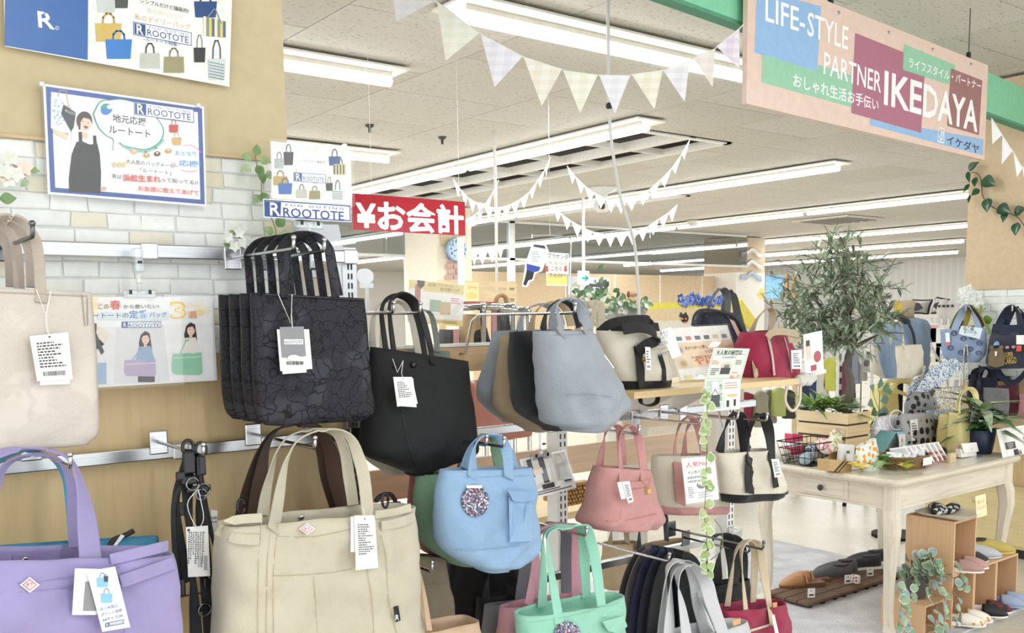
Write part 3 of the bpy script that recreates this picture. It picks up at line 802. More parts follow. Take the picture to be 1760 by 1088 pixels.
body([(384, 600), (392, 565), (425, 556), (450, 580), (454, 612), (440, 588), (410, 580), (396, 600), (394, 640), (386, 640)], '#4a3a33')
s.line([z1(403, 598), z1(411, 600)], .0012, '#3b2b26'); s.line([z1(428, 604), z1(437, 608)], .0012, '#3b2b26'); body([(410, 618), (434, 624), (426, 636), (414, 632)], '#a83f3a')
body([(500, 918), (522, 922), (520, 938), (498, 936)], '#d9aa90')
for k in range(5): s.ell(*z1(414, 740 + k * 36), 1, 1, '#77706c', 8)
import cmath
def bub(k, col):
    P = [(455, 560), (490, 500), (540, 492), (590, 488), (650, 500), (700, 520), (735, 560), (775, 585), (805, 640), (795, 690), (760, 722), (715, 738), (650, 730), (600, 715), (585, 705), (553, 742), (556, 690), (520, 668), (480, 625)]
    cx, cy = 630, 615
    P = crom([V((cx + (x - cx) * k, cy + (y - cy) * k, 0)) for x, y in P + P[:1]], 4); s.poly([z1(p.x, p.y) for p in P[:-1]], col)
bub(1.0, '#2f9a86'); bub(.965, '#f6f8f9')
s.line([z1(600, 716), z1(650, 742), z1(715, 748), z1(765, 730), z1(803, 690)], .004, '#7fc3b5')
s.ell(*z1(522, 537), 10.5, 9.5, '#3a9f8f'); s.ell(*z1(519, 549), 8.5, 6.5, '#3f7fc6'); s.ell(*z1(538, 528), 5, 3.6, '#f6f8f9')
s.text('地元応援', z1(553, 601), z1(718, 622), 14, '#2a2a2c', 1.6); s.text('ルートート', z1(535, 655), z1(738, 680), 13, '#2a2a2c', 1.6)
s.logo(*z1(657, 500), *z1(952, 566), slope=.135)
lightbag(s, z1, 830, 615, 46, 38, '#c2453c', None, 26, .06, k=2.864); lightbag(s, z1, 845, 678, 46, 36, '#d3b06a', None, 26, .06, k=2.864)
for x, y, c in ((658, 748, '#e3b184'), (719, 766, '#d39a50'), (772, 758, '#6b4a38'), (826, 744, '#c79a55')): s.ell(*z1(x, y), 5.5, 4.2, c); s.ell(*z1(x, y - 4), 2.5, 1.5, '#f3e9dc', 8)
s.text('おとなり', z1(862, 765), z1(965, 770), 8, '#5aa2d8', .8); s.text('応援!', z1(880, 818), z1(985, 826), 11, '#5aa2d8', .8)
s.line([z1(845, 800), z1(860, 810), z1(855, 822)], .002, '#efa9c0'); s.line([z1(900, 718), z1(940, 714), z1(975, 735), z1(982, 752)], .002, '#efa9c0'); s.line([z1(890, 838), z1(930, 846), z1(968, 842)], .002, '#efa9c0')
for x in (560, 585, 608): s.ell(*z1(x, 812), 3.4, 5, '#d8c49a', 10)
s.text('大人気のバッグメーカー', z1(618, 806), z1(876, 832), 8, '#4a4a4e', .3); s.text('「ルートート」', z1(688, 848), z1(840, 864), 7.5, '#4a4a4e', .3)
s.text('実は', z1(549, 878), z1(596, 883), 8, '#4a4a4e', .3); s.text('浜松生まれ', z1(604, 893), z1(790, 900), 12, '#d95848', 3); s.text('って知ってる??', z1(792, 896), z1(972, 913), 8, '#4a4a4e', .3)
s.text('お友達に教えてあげて', z1(678, 940), z1(976, 964), 9, '#e2766d', 2.2)
s.done(t, back='#f3f4f6', film=True)
for q in ((205, 415), (975, 520)):
    p = onY(*z1(*q), YW - .016); m = MB(); m.lathe(p, [(.004, 0), (.006, .003), (.006, .006), (.002, .009)], 10, Matrix.Rotation(PI / 2, 3, 'X')); part('push_pin', m, M('#e9ecee', 'plain', rough=.1), t, smooth=True)
# sign C: three bags for spring
z2 = zz(0, 360, 3.0225)
yC = 2.32
s = Sheet.Y((118, 511), z2(1105, 452), (118, 669), yC)
t = thing('spring_sign', 'white sign of three women with bags clipped under the upper rail', 'sign', s.P(s.W / 2, s.Hh))
for i in range(16): s.ell(*z2(random.choice((random.uniform(420, 560), random.uniform(985, 1095))), random.uniform(462, 560)), random.uniform(4, 8), random.uniform(3, 7), random.choice(('#f6e3ae', '#f8edd0', '#f3d5cc', '#fbf3dc')), 10)
s.poly([z2(395, 620), z2(1108, 590), z2(1108, 885), z2(395, 918)], '#e9e9ea')
s.poly([z2(600, 612), z2(850, 604), z2(880, 892), z2(590, 905)], '#dedfe1'); s.poly([z2(850, 604), z2(1100, 592), z2(1106, 882), z2(885, 892)], '#ececee')
s.rect(*z2(505, 534), *z2(875, 574), '#dce8ee')
s.text('この', z2(511, 517), z2(566, 516), 7.5, '#3f3f42', .5); s.text('春', z2(573, 521), z2(629, 519), 16, '#d9604f', 2); s.text('から使いたい!', z2(640, 517), z2(826, 514), 7.5, '#3f3f42', .5)
s.text('ルートートの', z2(440, 564), z2(668, 563), 8.5, '#3a3f4c', 1); s.text('定番', z2(672, 568), z2(768, 564), 14, '#5585c0', 2); s.text('バッグ', z2(776, 562), z2(866, 560), 9, '#2f4e86', 1)
s.text('3', z2(888, 568), z2(968, 564), 29, '#f1cf6a', 3); s.text('3', z2(896, 562), z2(960, 559), 24, '#fbf0c8', 0); s.text('選', z2(975, 568), z2(1023, 566), 13, '#f0b295', 1.5)
s.logo(*z2(632, 583), *z2(836, 616), slope=-.01)
def woman(q, hx, hy, hair, top, bag, bb, skirt, long=1):
    s.poly([q(*p) for p in ((hx - 20, hy - 14), (hx + 2, hy - 34), (hx + 26, hy - 22), (hx + 34, hy + 30), (hx + 42, hy + 100), (hx + 26, hy + 104), (hx - 26, hy + 66), (hx - 30, hy + 30))], hair)
    s.poly([q(*p) for p in ((hx - 30, hy + 48), (hx + 30, hy + 44), (hx + 48, hy + 100), (hx + 44, hy + 190), (hx - 40, hy + 190), (hx - 46, hy + 110))], top)
    s.rect(*q(hx - 4, hy + 20), *q(hx + 12, hy + 50), '#e6bfa8'); s.ell(*q(hx + 5, hy + 8), 6.6, 9, '#efcdb9'); s.poly([q(*p) for p in ((hx - 22, hy + 14), (hx - 18, hy - 16), (hx + 2, hy - 33), (hx + 28, hy - 14), (hx + 26, hy + 8), (hx + 14, hy - 12), (hx - 8, hy - 8))], hair); [s.line([q(hx + a, hy + 4), q(hx + a + 7, hy + 4)], .0008, '#4a3733') for a in (-6, 10)]; s.line([q(hx + 2, hy + 24), q(hx + 11, hy + 24)], .0009, '#c4706a')
    s.rect(*q(hx - 34, hy + 188), *q(hx + 52, hy + 232), skirt)
    x0, y0, x1, y1 = bb
    s.line([q(x0 + 40, y0 + 4), q(hx - 20, hy + 60), q(hx - 6, hy + 60)], .003, bag)
    s.poly([q(x0, y0 + 8), q(x1, y0), q(x1 + 4, y1 - 12), q(x1 - 10, y1), q(x0 + 6, y1 - 4), q(x0 - 6, y1 - 24)], bag)
    s.line([q(x0 + 4, y0 + 30), q(x1, y0 + 22)], .001, '#ffffff')
    s.poly([q(*p) for p in ((hx + 10, hy + 100), (hx + 44, hy + 96), (hx + 50, hy + 122), (hx + 6, hy + 130))], top)
woman(z2, 750, 665, '#2f2523', '#8fabcb', '#b9a7c6', (648, 775, 806, 868), '#3a302e')
woman(z2, 985, 620, '#3c2f2b', '#e9e5df', '#93cbae', (895, 742, 1045, 860), '#c8a68a')
s.poly([z2(*p) for p in ((395, 650), (470, 630), (540, 700), (570, 650), (560, 640), (500, 600), (490, 640), (470, 700), (500, 780), (395, 800))], '#e9dfce')
s.ell(*z2(484, 618), 7, 8, '#e7bfa6'); s.poly([z2(*p) for p in ((465, 595), (500, 592), (498, 640), (540, 740), (525, 755), (480, 660))], '#2d2423'); s.poly([z2(480, 800), z2(550, 795), z2(552, 905), z2(470, 908)], '#9db9d6')
s.done(t, back='#f4f5f6', film=True, th=.0015)
def clip(label, x, y, yy, rail_y, loc_top):
    """clear plastic swivel clip: grips the rail above and the card below"""
    c = thing('sign_clip', label, 'clip', onY(x, y, yy)); m = MB()
    p = onY(x, y, yy); q = onY(*loc_top, yy)
    g = M('#eef1f2', 'glass', haze=.16, rough=.1)
    for nm, (a, b, w, d) in (('card_jaw', (p.z - .012, p.z + .006, .075, .012)), ('rail_jaw', (q.z - .055, q.z, .02, .03))):
        m = MB(); m.b6(p.x - w / 2, p.x + w / 2, yy - d / 2 - .004, yy + d / 2 - .004, a, b); part(nm, m, g, c, bevel=.002)
    m = MB(); m.tube([(p.x, yy - .004, p.z), (p.x, yy - .004, q.z - .05)], .004, 8); m.ball((p.x, yy - .004, (p.z + q.z - .05) / 2), .0075, 8); part('ball_joint', m, M('#f2f4f4', 'plain', rough=.15), c, smooth=True)
    for dx in (-.022, .022): m = MB(); m.b6(p.x + dx - .003, p.x + dx + .003, yy - .013, yy - .009, p.z - .004, p.z + .006); part('spring', m, M('#3a3a3c', 'metal'), c)
    m = MB(); m.b6(p.x - .005, p.x + .005, yy - .022, yy - .018, q.z - .036, q.z - .03); part('rail_spring', m, M('#3a3a3c', 'metal'), c)
    return c
clip('clear clip holding the sign of three women on the upper rail', 239, 503, yC, YW, (239, 427))
# poster D with its boxed wordmark plate, on a clip
z4 = zz(360, 220, 3.627)
yD = 2.22
s = Sheet.Y(z4(383, 82), z4(880, 138), z4(365, 436), yD)
t = thing('bag_poster', 'small portrait bag poster in a clear stand above the black lace bags', 'poster', s.P(s.W / 2, s.Hh))
s.poly([z4(398, 100), z4(866, 150), z4(838, 462), z4(384, 430)], '#eceee6')
for i in range(22): s.ell(*z4(random.uniform(400, 850), random.choice((random.uniform(105, 150), random.uniform(400, 440)))), random.uniform(3, 8), random.uniform(2, 5), random.choice(('#d5dfcc', '#dde3d2', '#cfdfe6')), 9)
s.poly([z4(540, 150), z4(735, 172), z4(720, 360), z4(528, 345)], '#f2f3f2')
s.text('シンプルだけど機能的!', z4(553, 214), z4(722, 224), 5, '#3c3c40', .5); s.text('毎日持ちたい', z4(575, 246), z4(690, 252), 5, '#d8d0c8'); s.text('私のデイリーバッグ', z4(534, 274), z4(724, 284), 6.5, '#d8a98f', .8)
s.text('~ルートート特集~', z4(556, 346), z4(680, 352), 4, '#5b6b93'); s.logo(*z4(524, 276), *z4(724, 332), slope=.07, fun=True)
for (x, y, w, h, c, hc, hh, tp) in ((402, 192, 62, 62, '#b6bdbb', '#777', 40, .08), (460, 150, 62, 82, '#35363a', '#26262a', 46, .08), (395, 302, 90, 56, '#b9974a', '#a5833a', 34, .04), (426, 345, 88, 68, '#2e63a8', '#28558f', 30, .06), (742, 178, 72, 56, '#27497f', '#24272c', 44, .05), (770, 226, 78, 66, '#c9bf7e', '#5d6f78', 38, .03), (542, 384, 62, 52, '#bdb9ae', '#444444', 30, -.03), (622, 392, 64, 52, '#8f8658', '#7c7448', 28, -.03), (724, 344, 42, 48, '#2f2e30', '#555555', 38, .05), (766, 386, 62, 66, '#d4d9d8', '#3a3f46', 58, .05)):
    hc = hc if len(hc) == 7 else '#777777'; lightbag(s, z4, x, y, w, h, c, hc, hh, tp, k=3.627)
for k in range(4): s.rect(*z4(772 + k * 19, 230), *z4(780 + k * 19, 288), '#4d5560')
for k in range(5): s.line([z4(768, 396 + k * 11), z4(826, 400 + k * 11)], .0012, '#3a3f46')
for i in range(26): a = random.uniform(0, 50), random.uniform(0, 62); s.rect(*z4(405 + a[0], 192 + a[1] * .9), *z4(408 + a[0], 196 + a[1] * .9), '#7f8886')
s.done(t, back='#f3f4f2', film=True)
s = Sheet.Y(z4(335, 441), z4(882, 479), z4(330, 556), yD - .006)
t = thing('brand_plate', 'white wordmark plate with blue border above the black lace bags', 'sign', s.P(s.W / 2, s.Hh))
s.frame(.002, .0028, '#33538f')
s.poly([z4(346, 456), z4(446, 463), z4(442, 552), z4(342, 545)], '#2b4a86')
s.text('R', z4(378, 544), z4(440, 549), 22, '#f2f4f8', 2.4); s.poly([z4(378, 478), z4(396, 487), z4(386, 500)], '#2b4a86')
s.text('ROOTOTE', z4(460, 553), z4(838, 578), 16, '#2b4a86', .8); s.text('F U N   O U T I N G', z4(474, 486), z4(836, 511), 3.6, '#2b4a86', .3); s.ell(*z4(852, 572), 1.7, 1.7, '#2b4a86', 10); s.ell(*z4(852, 572), 1.2, 1.2, '#f2f4f8', 10)
s.done(t, back='#f4f5f7')
c = clip('clear clip under the small portrait bag poster', 530, 385, yD, YW, (528, 440))
# clear acrylic sheet beside the brick paper
mb = MB(); mb.prism([onY(*z4(*q), 2.36) for q in ((535, 600), (805, 602), (835, 760), (560, 770))], (0, .003, 0))
tag(part('acrylic_panel', mb, M('#b9bdc0', 'glass', haze=.25, rough=.2)), 'small grey clear panel behind the wordmark plate', 'panel')
# red till sign far behind
yE = 4.6
s = Sheet.Y(z4(893, 405), z4(1593, 461), z4(900, 634), yE)
t = thing('till_sign', 'red hanging checkout sign with white yen mark', 'sign', s.P(s.W / 2, s.Hh))
s.text('¥お会計', z4(920, 632), z4(1584, 662), 52, '#f4eeee', 4)
s.done(t, back='#a51a2c', rough=.18, th=.01)
for x, zt in ((640, 3), (790, 3)):
    m = MB(); p = onY(x, 340, yE); m.tube([p + V((0, .005, 0)), (p.x, yE + .005, CZ)], .0012, 5); part('hanging_wire', m, M('#d8d8d4'), t)
# ------------------------------------------------------------------ leaves and flowers on the brick paper
IVL = [M('#5f8a4e', 'leaf', c2='#8fae74'), M('#6f9a5c', 'leaf', c2='#a9c18c'), M('#86a878', 'leaf', c2='#c6d4b2')]
STM = M('#8a8a5c')
def wl_(x, y, off=.03): return onY(x, y, YW - off)
lv = []
for x, y, dx, dy, L in ((440, 268, .1, 1, .03), (433, 272, -.9, .1, .032), (430, 285, -.8, -.5, .034), (441, 284, .4, -.9, .034), (446, 278, 1, .3, .03), (455, 302, 1, .2, .03), (448, 296, .2, -1, .03), (450, 330, .3, -1, .036), (445, 335, -.6, -.9, .03), (476, 390, .6, .9, .035), (470, 400, -.9, .3, .032), (480, 402, 1, -.2, .035), (473, 410, -.4, -.9, .03)):
    lv.append((wl_(x, y), (dx, -.25, dy), L, L * .8))
vine('leaf_spray', 'pale green leaf spray beside the small portrait bag poster', [wl_(437, 262), wl_(441, 280), wl_(449, 305), wl_(450, 335), wl_(462, 365), wl_(473, 392), wl_(474, 412)], lv, IVL, STM, .0014)
def blossom(name, label, x, y, cols, n=7, rad=20, petal=.02, seed=2, yv=None, green=4):
    rnd = random.Random(seed); yv = yv or YW - .03
    t = thing(name, label, 'artificial flower', onY(x, y, yv)); st = MB()
    for i in range(n):
        px_, py_ = x + rnd.uniform(-1, 1) * rad, y + rnd.uniform(-1, 1) * rad * .8
        p = onY(px_, py_, yv - rnd.uniform(0, .015)); m = MB()
        for k in range(5):
            a = 2 * PI * k / 5 + i; leafmesh(m, p, (math.cos(a), -.35, math.sin(a)), (0, -1, 0), petal, petal * .8)
        part('flower', m, M(cols[i % len(cols)], 'plain'), t, smooth=True)
        st.tube([p, onY(x, y, yv)], .0008, 4)
    part('stem', st, STM, t)
    for i in range(green):
        m = MB(); leafmesh(m, onY(x + rnd.uniform(-1, 1) * rad * 1.1, y + rnd.uniform(-.6, 1) * rad, yv), (rnd.uniform(-1, 1), -.3, rnd.uniform(-1, 1)), (0, -1, 0), petal * 1.3, petal * .8); part('leaf', m, IVL[i % 3], t, smooth=True)
    return t
blossom('blossom_spray', 'pale pink and cream blossom spray left of the framed poster', 26, 290, ('#f0efe6', '#e9d9cb', '#e4e6da'), 9, 24, .019, 3)
blossom('blossom_spray', 'white blossom spray left of the black lace bag handles', 412, 409, ('#eceee8', '#e3e8e0'), 7, 22, .016, 5)
m = MB(); leafmesh(m, wl_(-2, 342), (1, -.2, .1), (0, -1, 0), .035, .026); tag(part('leaf', m, IVL[0], None, smooth=True), 'single green leaf at the picture edge under the pink blossoms', 'leaf')
# ------------------------------------------------------------------ bags on the wall
LG2 = 'cream embossed totes on the upper rail'
CREAM = M('#d3c9bf', 'lace', s=11, dark=.9, hi=1.0, rough=.33)
b = Bag('tote_bag', 'front cream embossed tote with a white tag on the upper rail', [(-75, 492, 152, 503, .7), (-76, 512, 155, 520, .8), (-80, 600, 160, 600, .95), (-82, 690, 164, 690, 1), (-80, 742, 164, 740, 1), (-72, 770, 152, 757, .9)], 2.10, .085, CREAM, n=8, wr=.002, top=.7, floor=.6)
STRAPC = M('#b9ada2', 'plain', rough=.5)
b.handle([(-58, 520), (-52, 440), (-35, 395), (0, 374), (35, 378), (57, 405), (66, 440), (71, 520)], .021, mat=STRAPC, th=.005, topy=2.12, twist=.8)
b.handle([(-66, 496), (-60, 430), (-40, 392), (-5, 380), (25, 388), (44, 415), (52, 440), (55, 494)], .021, mat=STRAPC, th=.005, topy=2.15, twist=.8, back=True)
b.strap([(-75, 499), (60, 505), (151, 509)], .002, M('#a89c90'), name='stitch_line', off=.001, th=.0006)
b.strap([(141, 506), (146, 560)], .0015, M('#8f8478'), name='stitch_line', off=.001, th=.0006); b.strap([(150, 512), (151, 560)], .0015, M('#8f8478'), name='stitch_line', off=.001, th=.0006)
b.tagcard([(51, 578), (117, 571), (125, 652), (64, 655)], rows=9, seed=3, off=.012, y=2.038)
b.tagcard([(68, 600), (114, 598), (120, 660), (69, 662)], txt=False, y=2.043, string=[(62, 497), (78, 540), (88, 499), (79, 542), (80, 560), (84, 575)])
c = dup(b.root, V(b.root['_org']) + V((-.02, .1, .004)), .0, 'second cream embossed tote close behind the front one')
hook('dark hook carrying the cream embossed totes', 55, 384, YW - .035, 2.03, mat=M('#77787a', 'metal', rough=.3))
# lilac tote with a blue one behind
LIL = M('#a198c6', 'fabric', bump=.25)
LBL = M('#4f97bd', 'fabric', bump=.3)
b = Bag('tote_bag', 'bright blue tote hanging behind the lilac tote', [(-95, 946, 272, 921, .3), (-97, 990, 278, 975, .6), (-98, 1060, 282, 1050, 1), (-95, 1180, 285, 1170, 1), (-85, 1200, 270, 1190, 1)], 2.19, .11, LBL, n=4, seed=4, group=None)
b.handle([(-70, 990), (-50, 860), (-10, 800), (40, 776), (84, 784), (112, 815), (124, 860), (132, 945)], .03, w_top=.018, topy=2.2, th=.004)
m = MB(); P = [b.front(x, y, .012) for x, y in ((188, 940), (195, 928), (215, 920), (230, 912))]; m.tube(crom(P, 3), .006, 7); part('clip_strap', m, M('#26272a'), b.root, smooth=True)
b.patch([(194, 938), (208, 918), (214, 921), (200, 937)], M('#efefee'), .014, name='care_label')
b = Bag('tote_bag', 'lilac tote with a red diamond patch and side belts', [(-90, 952, 290, 946, .9), (-92, 1000, 299, 1000, 1), (-95, 1060, 304, 1060, 1), (-100, 1130, 310, 1120, 1), (-100, 1195, 310, 1185, 1), (-90, 1225, 295, 1215, .9)], 1.97, .16, LIL, n=4, seed=1, wr=.007, floor=.5)
b.handle([(160, 1010), (150, 900), (143, 850), (127, 800), (104, 779), (60, 771), (10, 776), (-40, 800), (-70, 900), (-75, 1010)], .042, w_top=.016, topy=2.03, th=.004)
b.handle([(-40, 950), (-20, 870), (10, 800), (60, 782), (100, 790), (122, 830), (130, 880), (134, 940)], .035, w_top=.016, topy=2.06, th=.004, back=True)
b.strap([(-60, 1008), (60, 1000), (160, 986), (205, 975)], .0016, M('#8f86b8'), name='stitch_line', off=.001, th=.0008)
b.strap([(-60, 1022), (60, 1016), (130, 1008)], .0016, M('#8f86b8'), name='stitch_line', off=.001, th=.0008)
b.strap([(208, 1000), (250, 985), (298, 968)], .026, LIL, name='side_belt', off=.006, th=.005)
b.strap([(190, 962), (240, 950), (288, 938)], .022, LIL, name='rim_band', off=.004, th=.004)
b.strap([(200, 960), (204, 1000), (214, 1085), (216, 1140)], .0016, M('#8f86b8'), name='stitch_line', off=.001, th=.0008)
p = b.front(44, 1006, .0)
def diamond(b, cx, cy, w, h):
    pt = b.patch([(cx - w, cy), (cx, cy - h), (cx + w, cy), (cx, cy + h)], M('#f1eeee'), .004, name='diamond_patch', label='white diamond patch with red outline')
    y = min(b.front(cx + q * w, cy, .0088).y for q in (-1, 0, 1))
    s = Sheet(onY(cx - w, cy - h, y), onY(cx + w, cy - h, y), onY(cx - w, cy + h, y))
    k = .68; O = [(cx - w * k, cy), (cx, cy - h * k), (cx + w * k, cy), (cx, cy + h * k), (cx - w * k, cy)]
    s.line(O, .0012, '#c2394a'); s.text('R', (cx - w * .3, cy + h * .22), (cx - w * .02, cy + h * .22), h * .45, '#c2394a', 1); s.text('T', (cx + w * .03, cy + h * .22), (cx + w * .3, cy + h * .22), h * .45, '#c2394a', 1)
    s.done(pt, board=None)
diamond(b, 51, 1005, 17, 13.5)
# inside snap strip
for nm, pts, mt, th in (('snap_tab', ((22, 955), (70, 954), (70, 975), (22, 976)), M('#9684b3', 'fabric', bump=.2), .002),):
    m = MB(); yb_ = 2.03; m.prism([onY(x, y, yb_) for x, y in pts], (0, .002, 0)); part(nm, m, mt, b.root)
m = MB(); pp = onY(44, 963, 2.027); m.lathe(pp, [(.008, 0), (.008, .002), (.005, .004), (.003, .002)], 12, Matrix.Rotation(PI / 2, 3, 'X')); part('snap', m, HW, b.root, smooth=True)
b.tagcard([(129, 977), (176, 978), (166, 1057), (124, 1057)], txt=False, y=1.872)
b.tagcard([(147, 1000), (168, 1000), (166, 1050), (143, 1050)], mat='#8f9093', txt=False, y=1.870)
y_ = 1.864
b.tagcard([(149, 982), (198, 974), (224, 1078), (176, 1086)], txt=False, y=y_)
s = Sheet.Y((149, 982), (198, 974), (176, 1086), y_ - .001)
s.tote(166, 993, 20, 16, '#8cc2e6', '#6aa5cc', 8, .04); s.tote(178, 990, 8, 10, '#444a52', None, 3); s.tote(173, 1020, 20, 16, '#8cc2e6', '#6aa5cc', 8, .04)
s.text('はっ水加工', (172, 1050), (203, 1043), 6, '#4c63a8', .6); s.text('ポケット充実', (174, 1060), (210, 1051), 6, '#4c63a8', .6); s.text('A4サイズOK', (176, 1069), (212, 1060), 6, '#4c63a8', .6); s.logo(181, 1071, 213, 1078, slope=-.2, fun=False)
s.done(b.root, name='tag_print', board=None)
hook('hook plate on the lower rail behind the lilac handles', 120, 781, YW - .035, 1.99)
# ------------------------------------------------------------------ bundle of black shoulder straps
t = thing('shoulder_straps', 'bundle of black shoulder straps with a white tag on the lower rail', 'strap', onY(330, 1085, 2.12)); BK = M('#17171a', 'fabric', bump=.3, rough=.6); BKP = M('#1d1d20', 'plain', rough=.25)
yS = 2.1
for k, (path, w, dy) in enumerate((([(325, 772), (322, 850), (330, 960), (338, 1110)], .03, 0), ([(346, 780), (344, 860), (352, 960), (362, 1110)], .028, -.012), ([(318, 790), (300, 860), (304, 950), (310, 1010), (304, 1060), (309, 1063)], .012, .01), ([(338, 790), (352, 870), (366, 930), (372, 1000), (366, 1050)], .018, .012), ([(316, 800), (306, 880), (318, 980), (324, 1000)], .022, .02), ([(310, 835), (298, 870), (300, 950), (306, 990)], .01, -.01))):
    m = MB(); P = [onY(x, y, yS + dy) for x, y in path]; P = crom(P, 6)
    m.ribbon(P, [V((math.cos(i * .12 + k), math.sin(i * .12 + k) * .5, 0)) for i in range(len(P))], w, .003); part('strap', m, BK, t)
for k, (x, y, w, h) in enumerate(((325, 795, .026, .05), (345, 800, .022, .045), (326, 825, .035, .02), (345, 840, .045, .016), (312, 875, .014, .03), (356, 985, .04, .016), (362, 1000, .036, .025), (313, 1010, .014, .04), (352, 1045, .036, .014), (366, 1060, .014, .05), (335, 842, .04, .012), (310, 818, .02, .02))):
    p = onY(x, y, yS - .014); m = MB(); m.b6(p.x - w / 2, p.x + w / 2, p.y - .006, p.y + .006, p.z - h / 2, p.z + h / 2); part('buckle', m, BKP, t, bevel=.004)
for x, y, r in ((331, 832, .014), (350, 842, .014), (352, 1048, .014), (346, 850, .012), (366, 985, .012)):
    p = onY(x, y, yS - .022); m = MB(); m.tube([p + V((math.cos(a * PI / 6) * r, 0, math.sin(a * PI / 6) * r)) for a in range(13)], .0022, 6); part('ring', m, M('#8c8d90', 'metal'), t, smooth=True)
for k, (x, y) in enumerate(((323, 766), (345, 770))):
    m = MB(); p = onY(x, y, yS - .01); m.tube([p + V((math.cos(a) * .012, 0, math.sin(a) * .016 - .004)) for a in [i * PI / 8 for i in range(-2, 12)]], .004, 7); part('snap_hook', m, BKP, t, smooth=True)
tl, tr, br, bl = [onY(*q, yS - .035) for q in ((319.5, 906), (357.5, 903.5), (361.5, 990), (323.5, 992))]
m = MB(); m.prism([tl, tr, br, bl], (0, .001, 0)); part('price_tag', m, M('#f2f2f1'), t)
s = Sheet(tl, tr, bl); 
for k in range(7): s.scribble(324 + k * 4, 914, 326 + k * 4, 970 - (k % 3) * 8, 14, '#7a7a80', .7, k)
s.bars(351, 955, 356, 980, '#333333', 2); s.bars(340, 955, 348, 975, '#8a8a90', 4); s.ell(324, 911, 2.4, 2.4, '#444448'); s.done(t, name='tag_print', board=None)
m = MB(); m.tube(crom([onY(338, 842, yS - .03), onY(322, 868, yS - .04), onY(338, 906, yS - .037), onY(350, 890, yS - .04), onY(341, 842, yS - .03)], 4), .0009, 5); part('tag_string', m, M('#eeeeec'), t)
m = MB(); m.prism([onY(x, y, yS + .03) for x, y in ((363, 876), (374, 878), (372, 920), (362, 915))], (0, .001, 0)); part('back_tag', m, M('#e8e9ea'), t)
s = Sheet.Y((363, 876), (375, 878), (362, 920), yS + .029); s.text('Shoulder', (362, 893), (374, 891), 5, '#333336', .4); s.text('Strap', (363, 900), (373, 899), 5, '#333336', .4); s.done(t, name='tag_print', board=None)
hook('slim chrome hook carrying the black shoulder straps', 349, 764, YW - .035, 2.05)
# ------------------------------------------------------------------ beige tote, brown tote behind
BEI = M('#cbc3ae', 'fabric', bump=.3); BRN = M('#4a3527', 'fabric', bump=.3)
b = Bag('tote_bag', 'dark brown tote almost hidden behind the beige tote', [(385, 905, 688, 862, .3), (383, 950, 692, 920, .7), (382, 1100, 694, 1080, 1), (390, 1180, 690, 1170, 1)], 2.2, .1, BRN, n=4, seed=8)
b.handle([(440, 900), (447, 830), (458, 770), (480, 737), (517, 727), (548, 737), (568, 775), (578, 820), (594, 872)], .048, w_top=.03, topy=2.2)
b.handle([(416, 900), (432, 830), (448, 775), (470, 742), (510, 731), (540, 742), (556, 780), (565, 820), (580, 870)], .045, w_top=.03, topy=2.23, back=True)
m = MB(); m.tube(crom([onY(x, y, 2.17) for x, y in ((645, 862), (655, 852), (672, 850), (680, 862))], 4), .006, 7); part('clip_strap', m, M('#2c2622'), b.root, smooth=True)
b = Bag('tote_bag', 'beige tote with a diamond patch and a black woven label', [(378, 900, 707, 868, .85), (374, 950, 711, 936, 1), (373, 1030, 713, 1020, 1), (370, 1105, 717, 1100, 1), (368, 1190, 718, 1185, 1), (380, 1222, 706, 1215, .9)], 2.0, .15, BEI, n=4.5, seed=11, wr=.009, floor=.4)
b.handle([(470, 912), (478, 865), (487, 815), (496, 785), (512, 757), (545, 741), (580, 740), (603, 755), (616, 785), (626, 825), (634, 905)], .033, w_top=.02, topy=2.06)
b.handle([(452, 885), (457, 850), (466, 812), (477, 775), (497, 750), (537, 738), (575, 745), (592, 775), (600, 822), (607, 868)], .03, w_top=.02, topy=2.09, back=True)
SE = M('#b3a98c')
BE2 = M('#cdc5ae', 'fabric', bump=.3)
b.strap([(466, 900), (460, 960), (458, 1050), (456, 1150)], .0014, SE, name='stitch_line', off=.001, th=.0008)
b.strap([(450, 892), (444, 970), (443, 1060), (442, 1150)], .0014, SE, name='stitch_line', off=.001, th=.0008)
b.strap([(478, 900), (470, 985), (470, 1088), (470, 1150)], .0014, SE, name='stitch_line', off=.001, th=.0008)
b.strap([(468, 990), (520, 988), (570, 984), (605, 978)], .0014, SE, name='stitch_line', off=.001, th=.0008)
b.strap([(478, 922), (540, 922), (610, 908)], .0014, SE, name='stitch_line', off=.001, th=.0008)
b.strap([(630, 975), (640, 1040), (645, 1150)], .0014, SE, name='stitch_line', off=.001, th=.0008)
b.strap([(655, 920), (664, 960), (668, 1030), (682, 1088)], .0016, SE, name='stitch_line', off=.001, th=.0008)
b.strap([(539, 990), (543, 1040), (548, 1150)], .0014, SE, name='stitch_line', off=.001, th=.0008)
b.strap([(374, 910), (405, 925), (445, 928)], .024, BEI, name='side_belt', off=.006, th=.005)
b.strap([(655, 905), (690, 897), (711, 888)], .024, BEI, name='side_belt', off=.006, th=.005)
b.strap([(376, 902), (410, 893), (450, 890)], .02, BE2, name='rim_band', off=.004, th=.004); b.strap([(645, 885), (680, 880), (706, 872)], .02, BE2, name='rim_band', off=.004, th=.004)
diamond(b, 527.5, 909, 14, 10)
m = MB(); pp = onY(518, 889, 2.055); m.lathe(pp, [(.007, 0), (.007, .002), (.004, .004)], 12, Matrix.Rotation(PI / 2, 3, 'X')); part('snap', m, HW, b.root, smooth=True)
pt = b.patch([(676, 1043), (684, 1041), (688, 1066), (680, 1069)], M('#1c1c1e'), .004, name='woven_label', label='black woven label with white R')
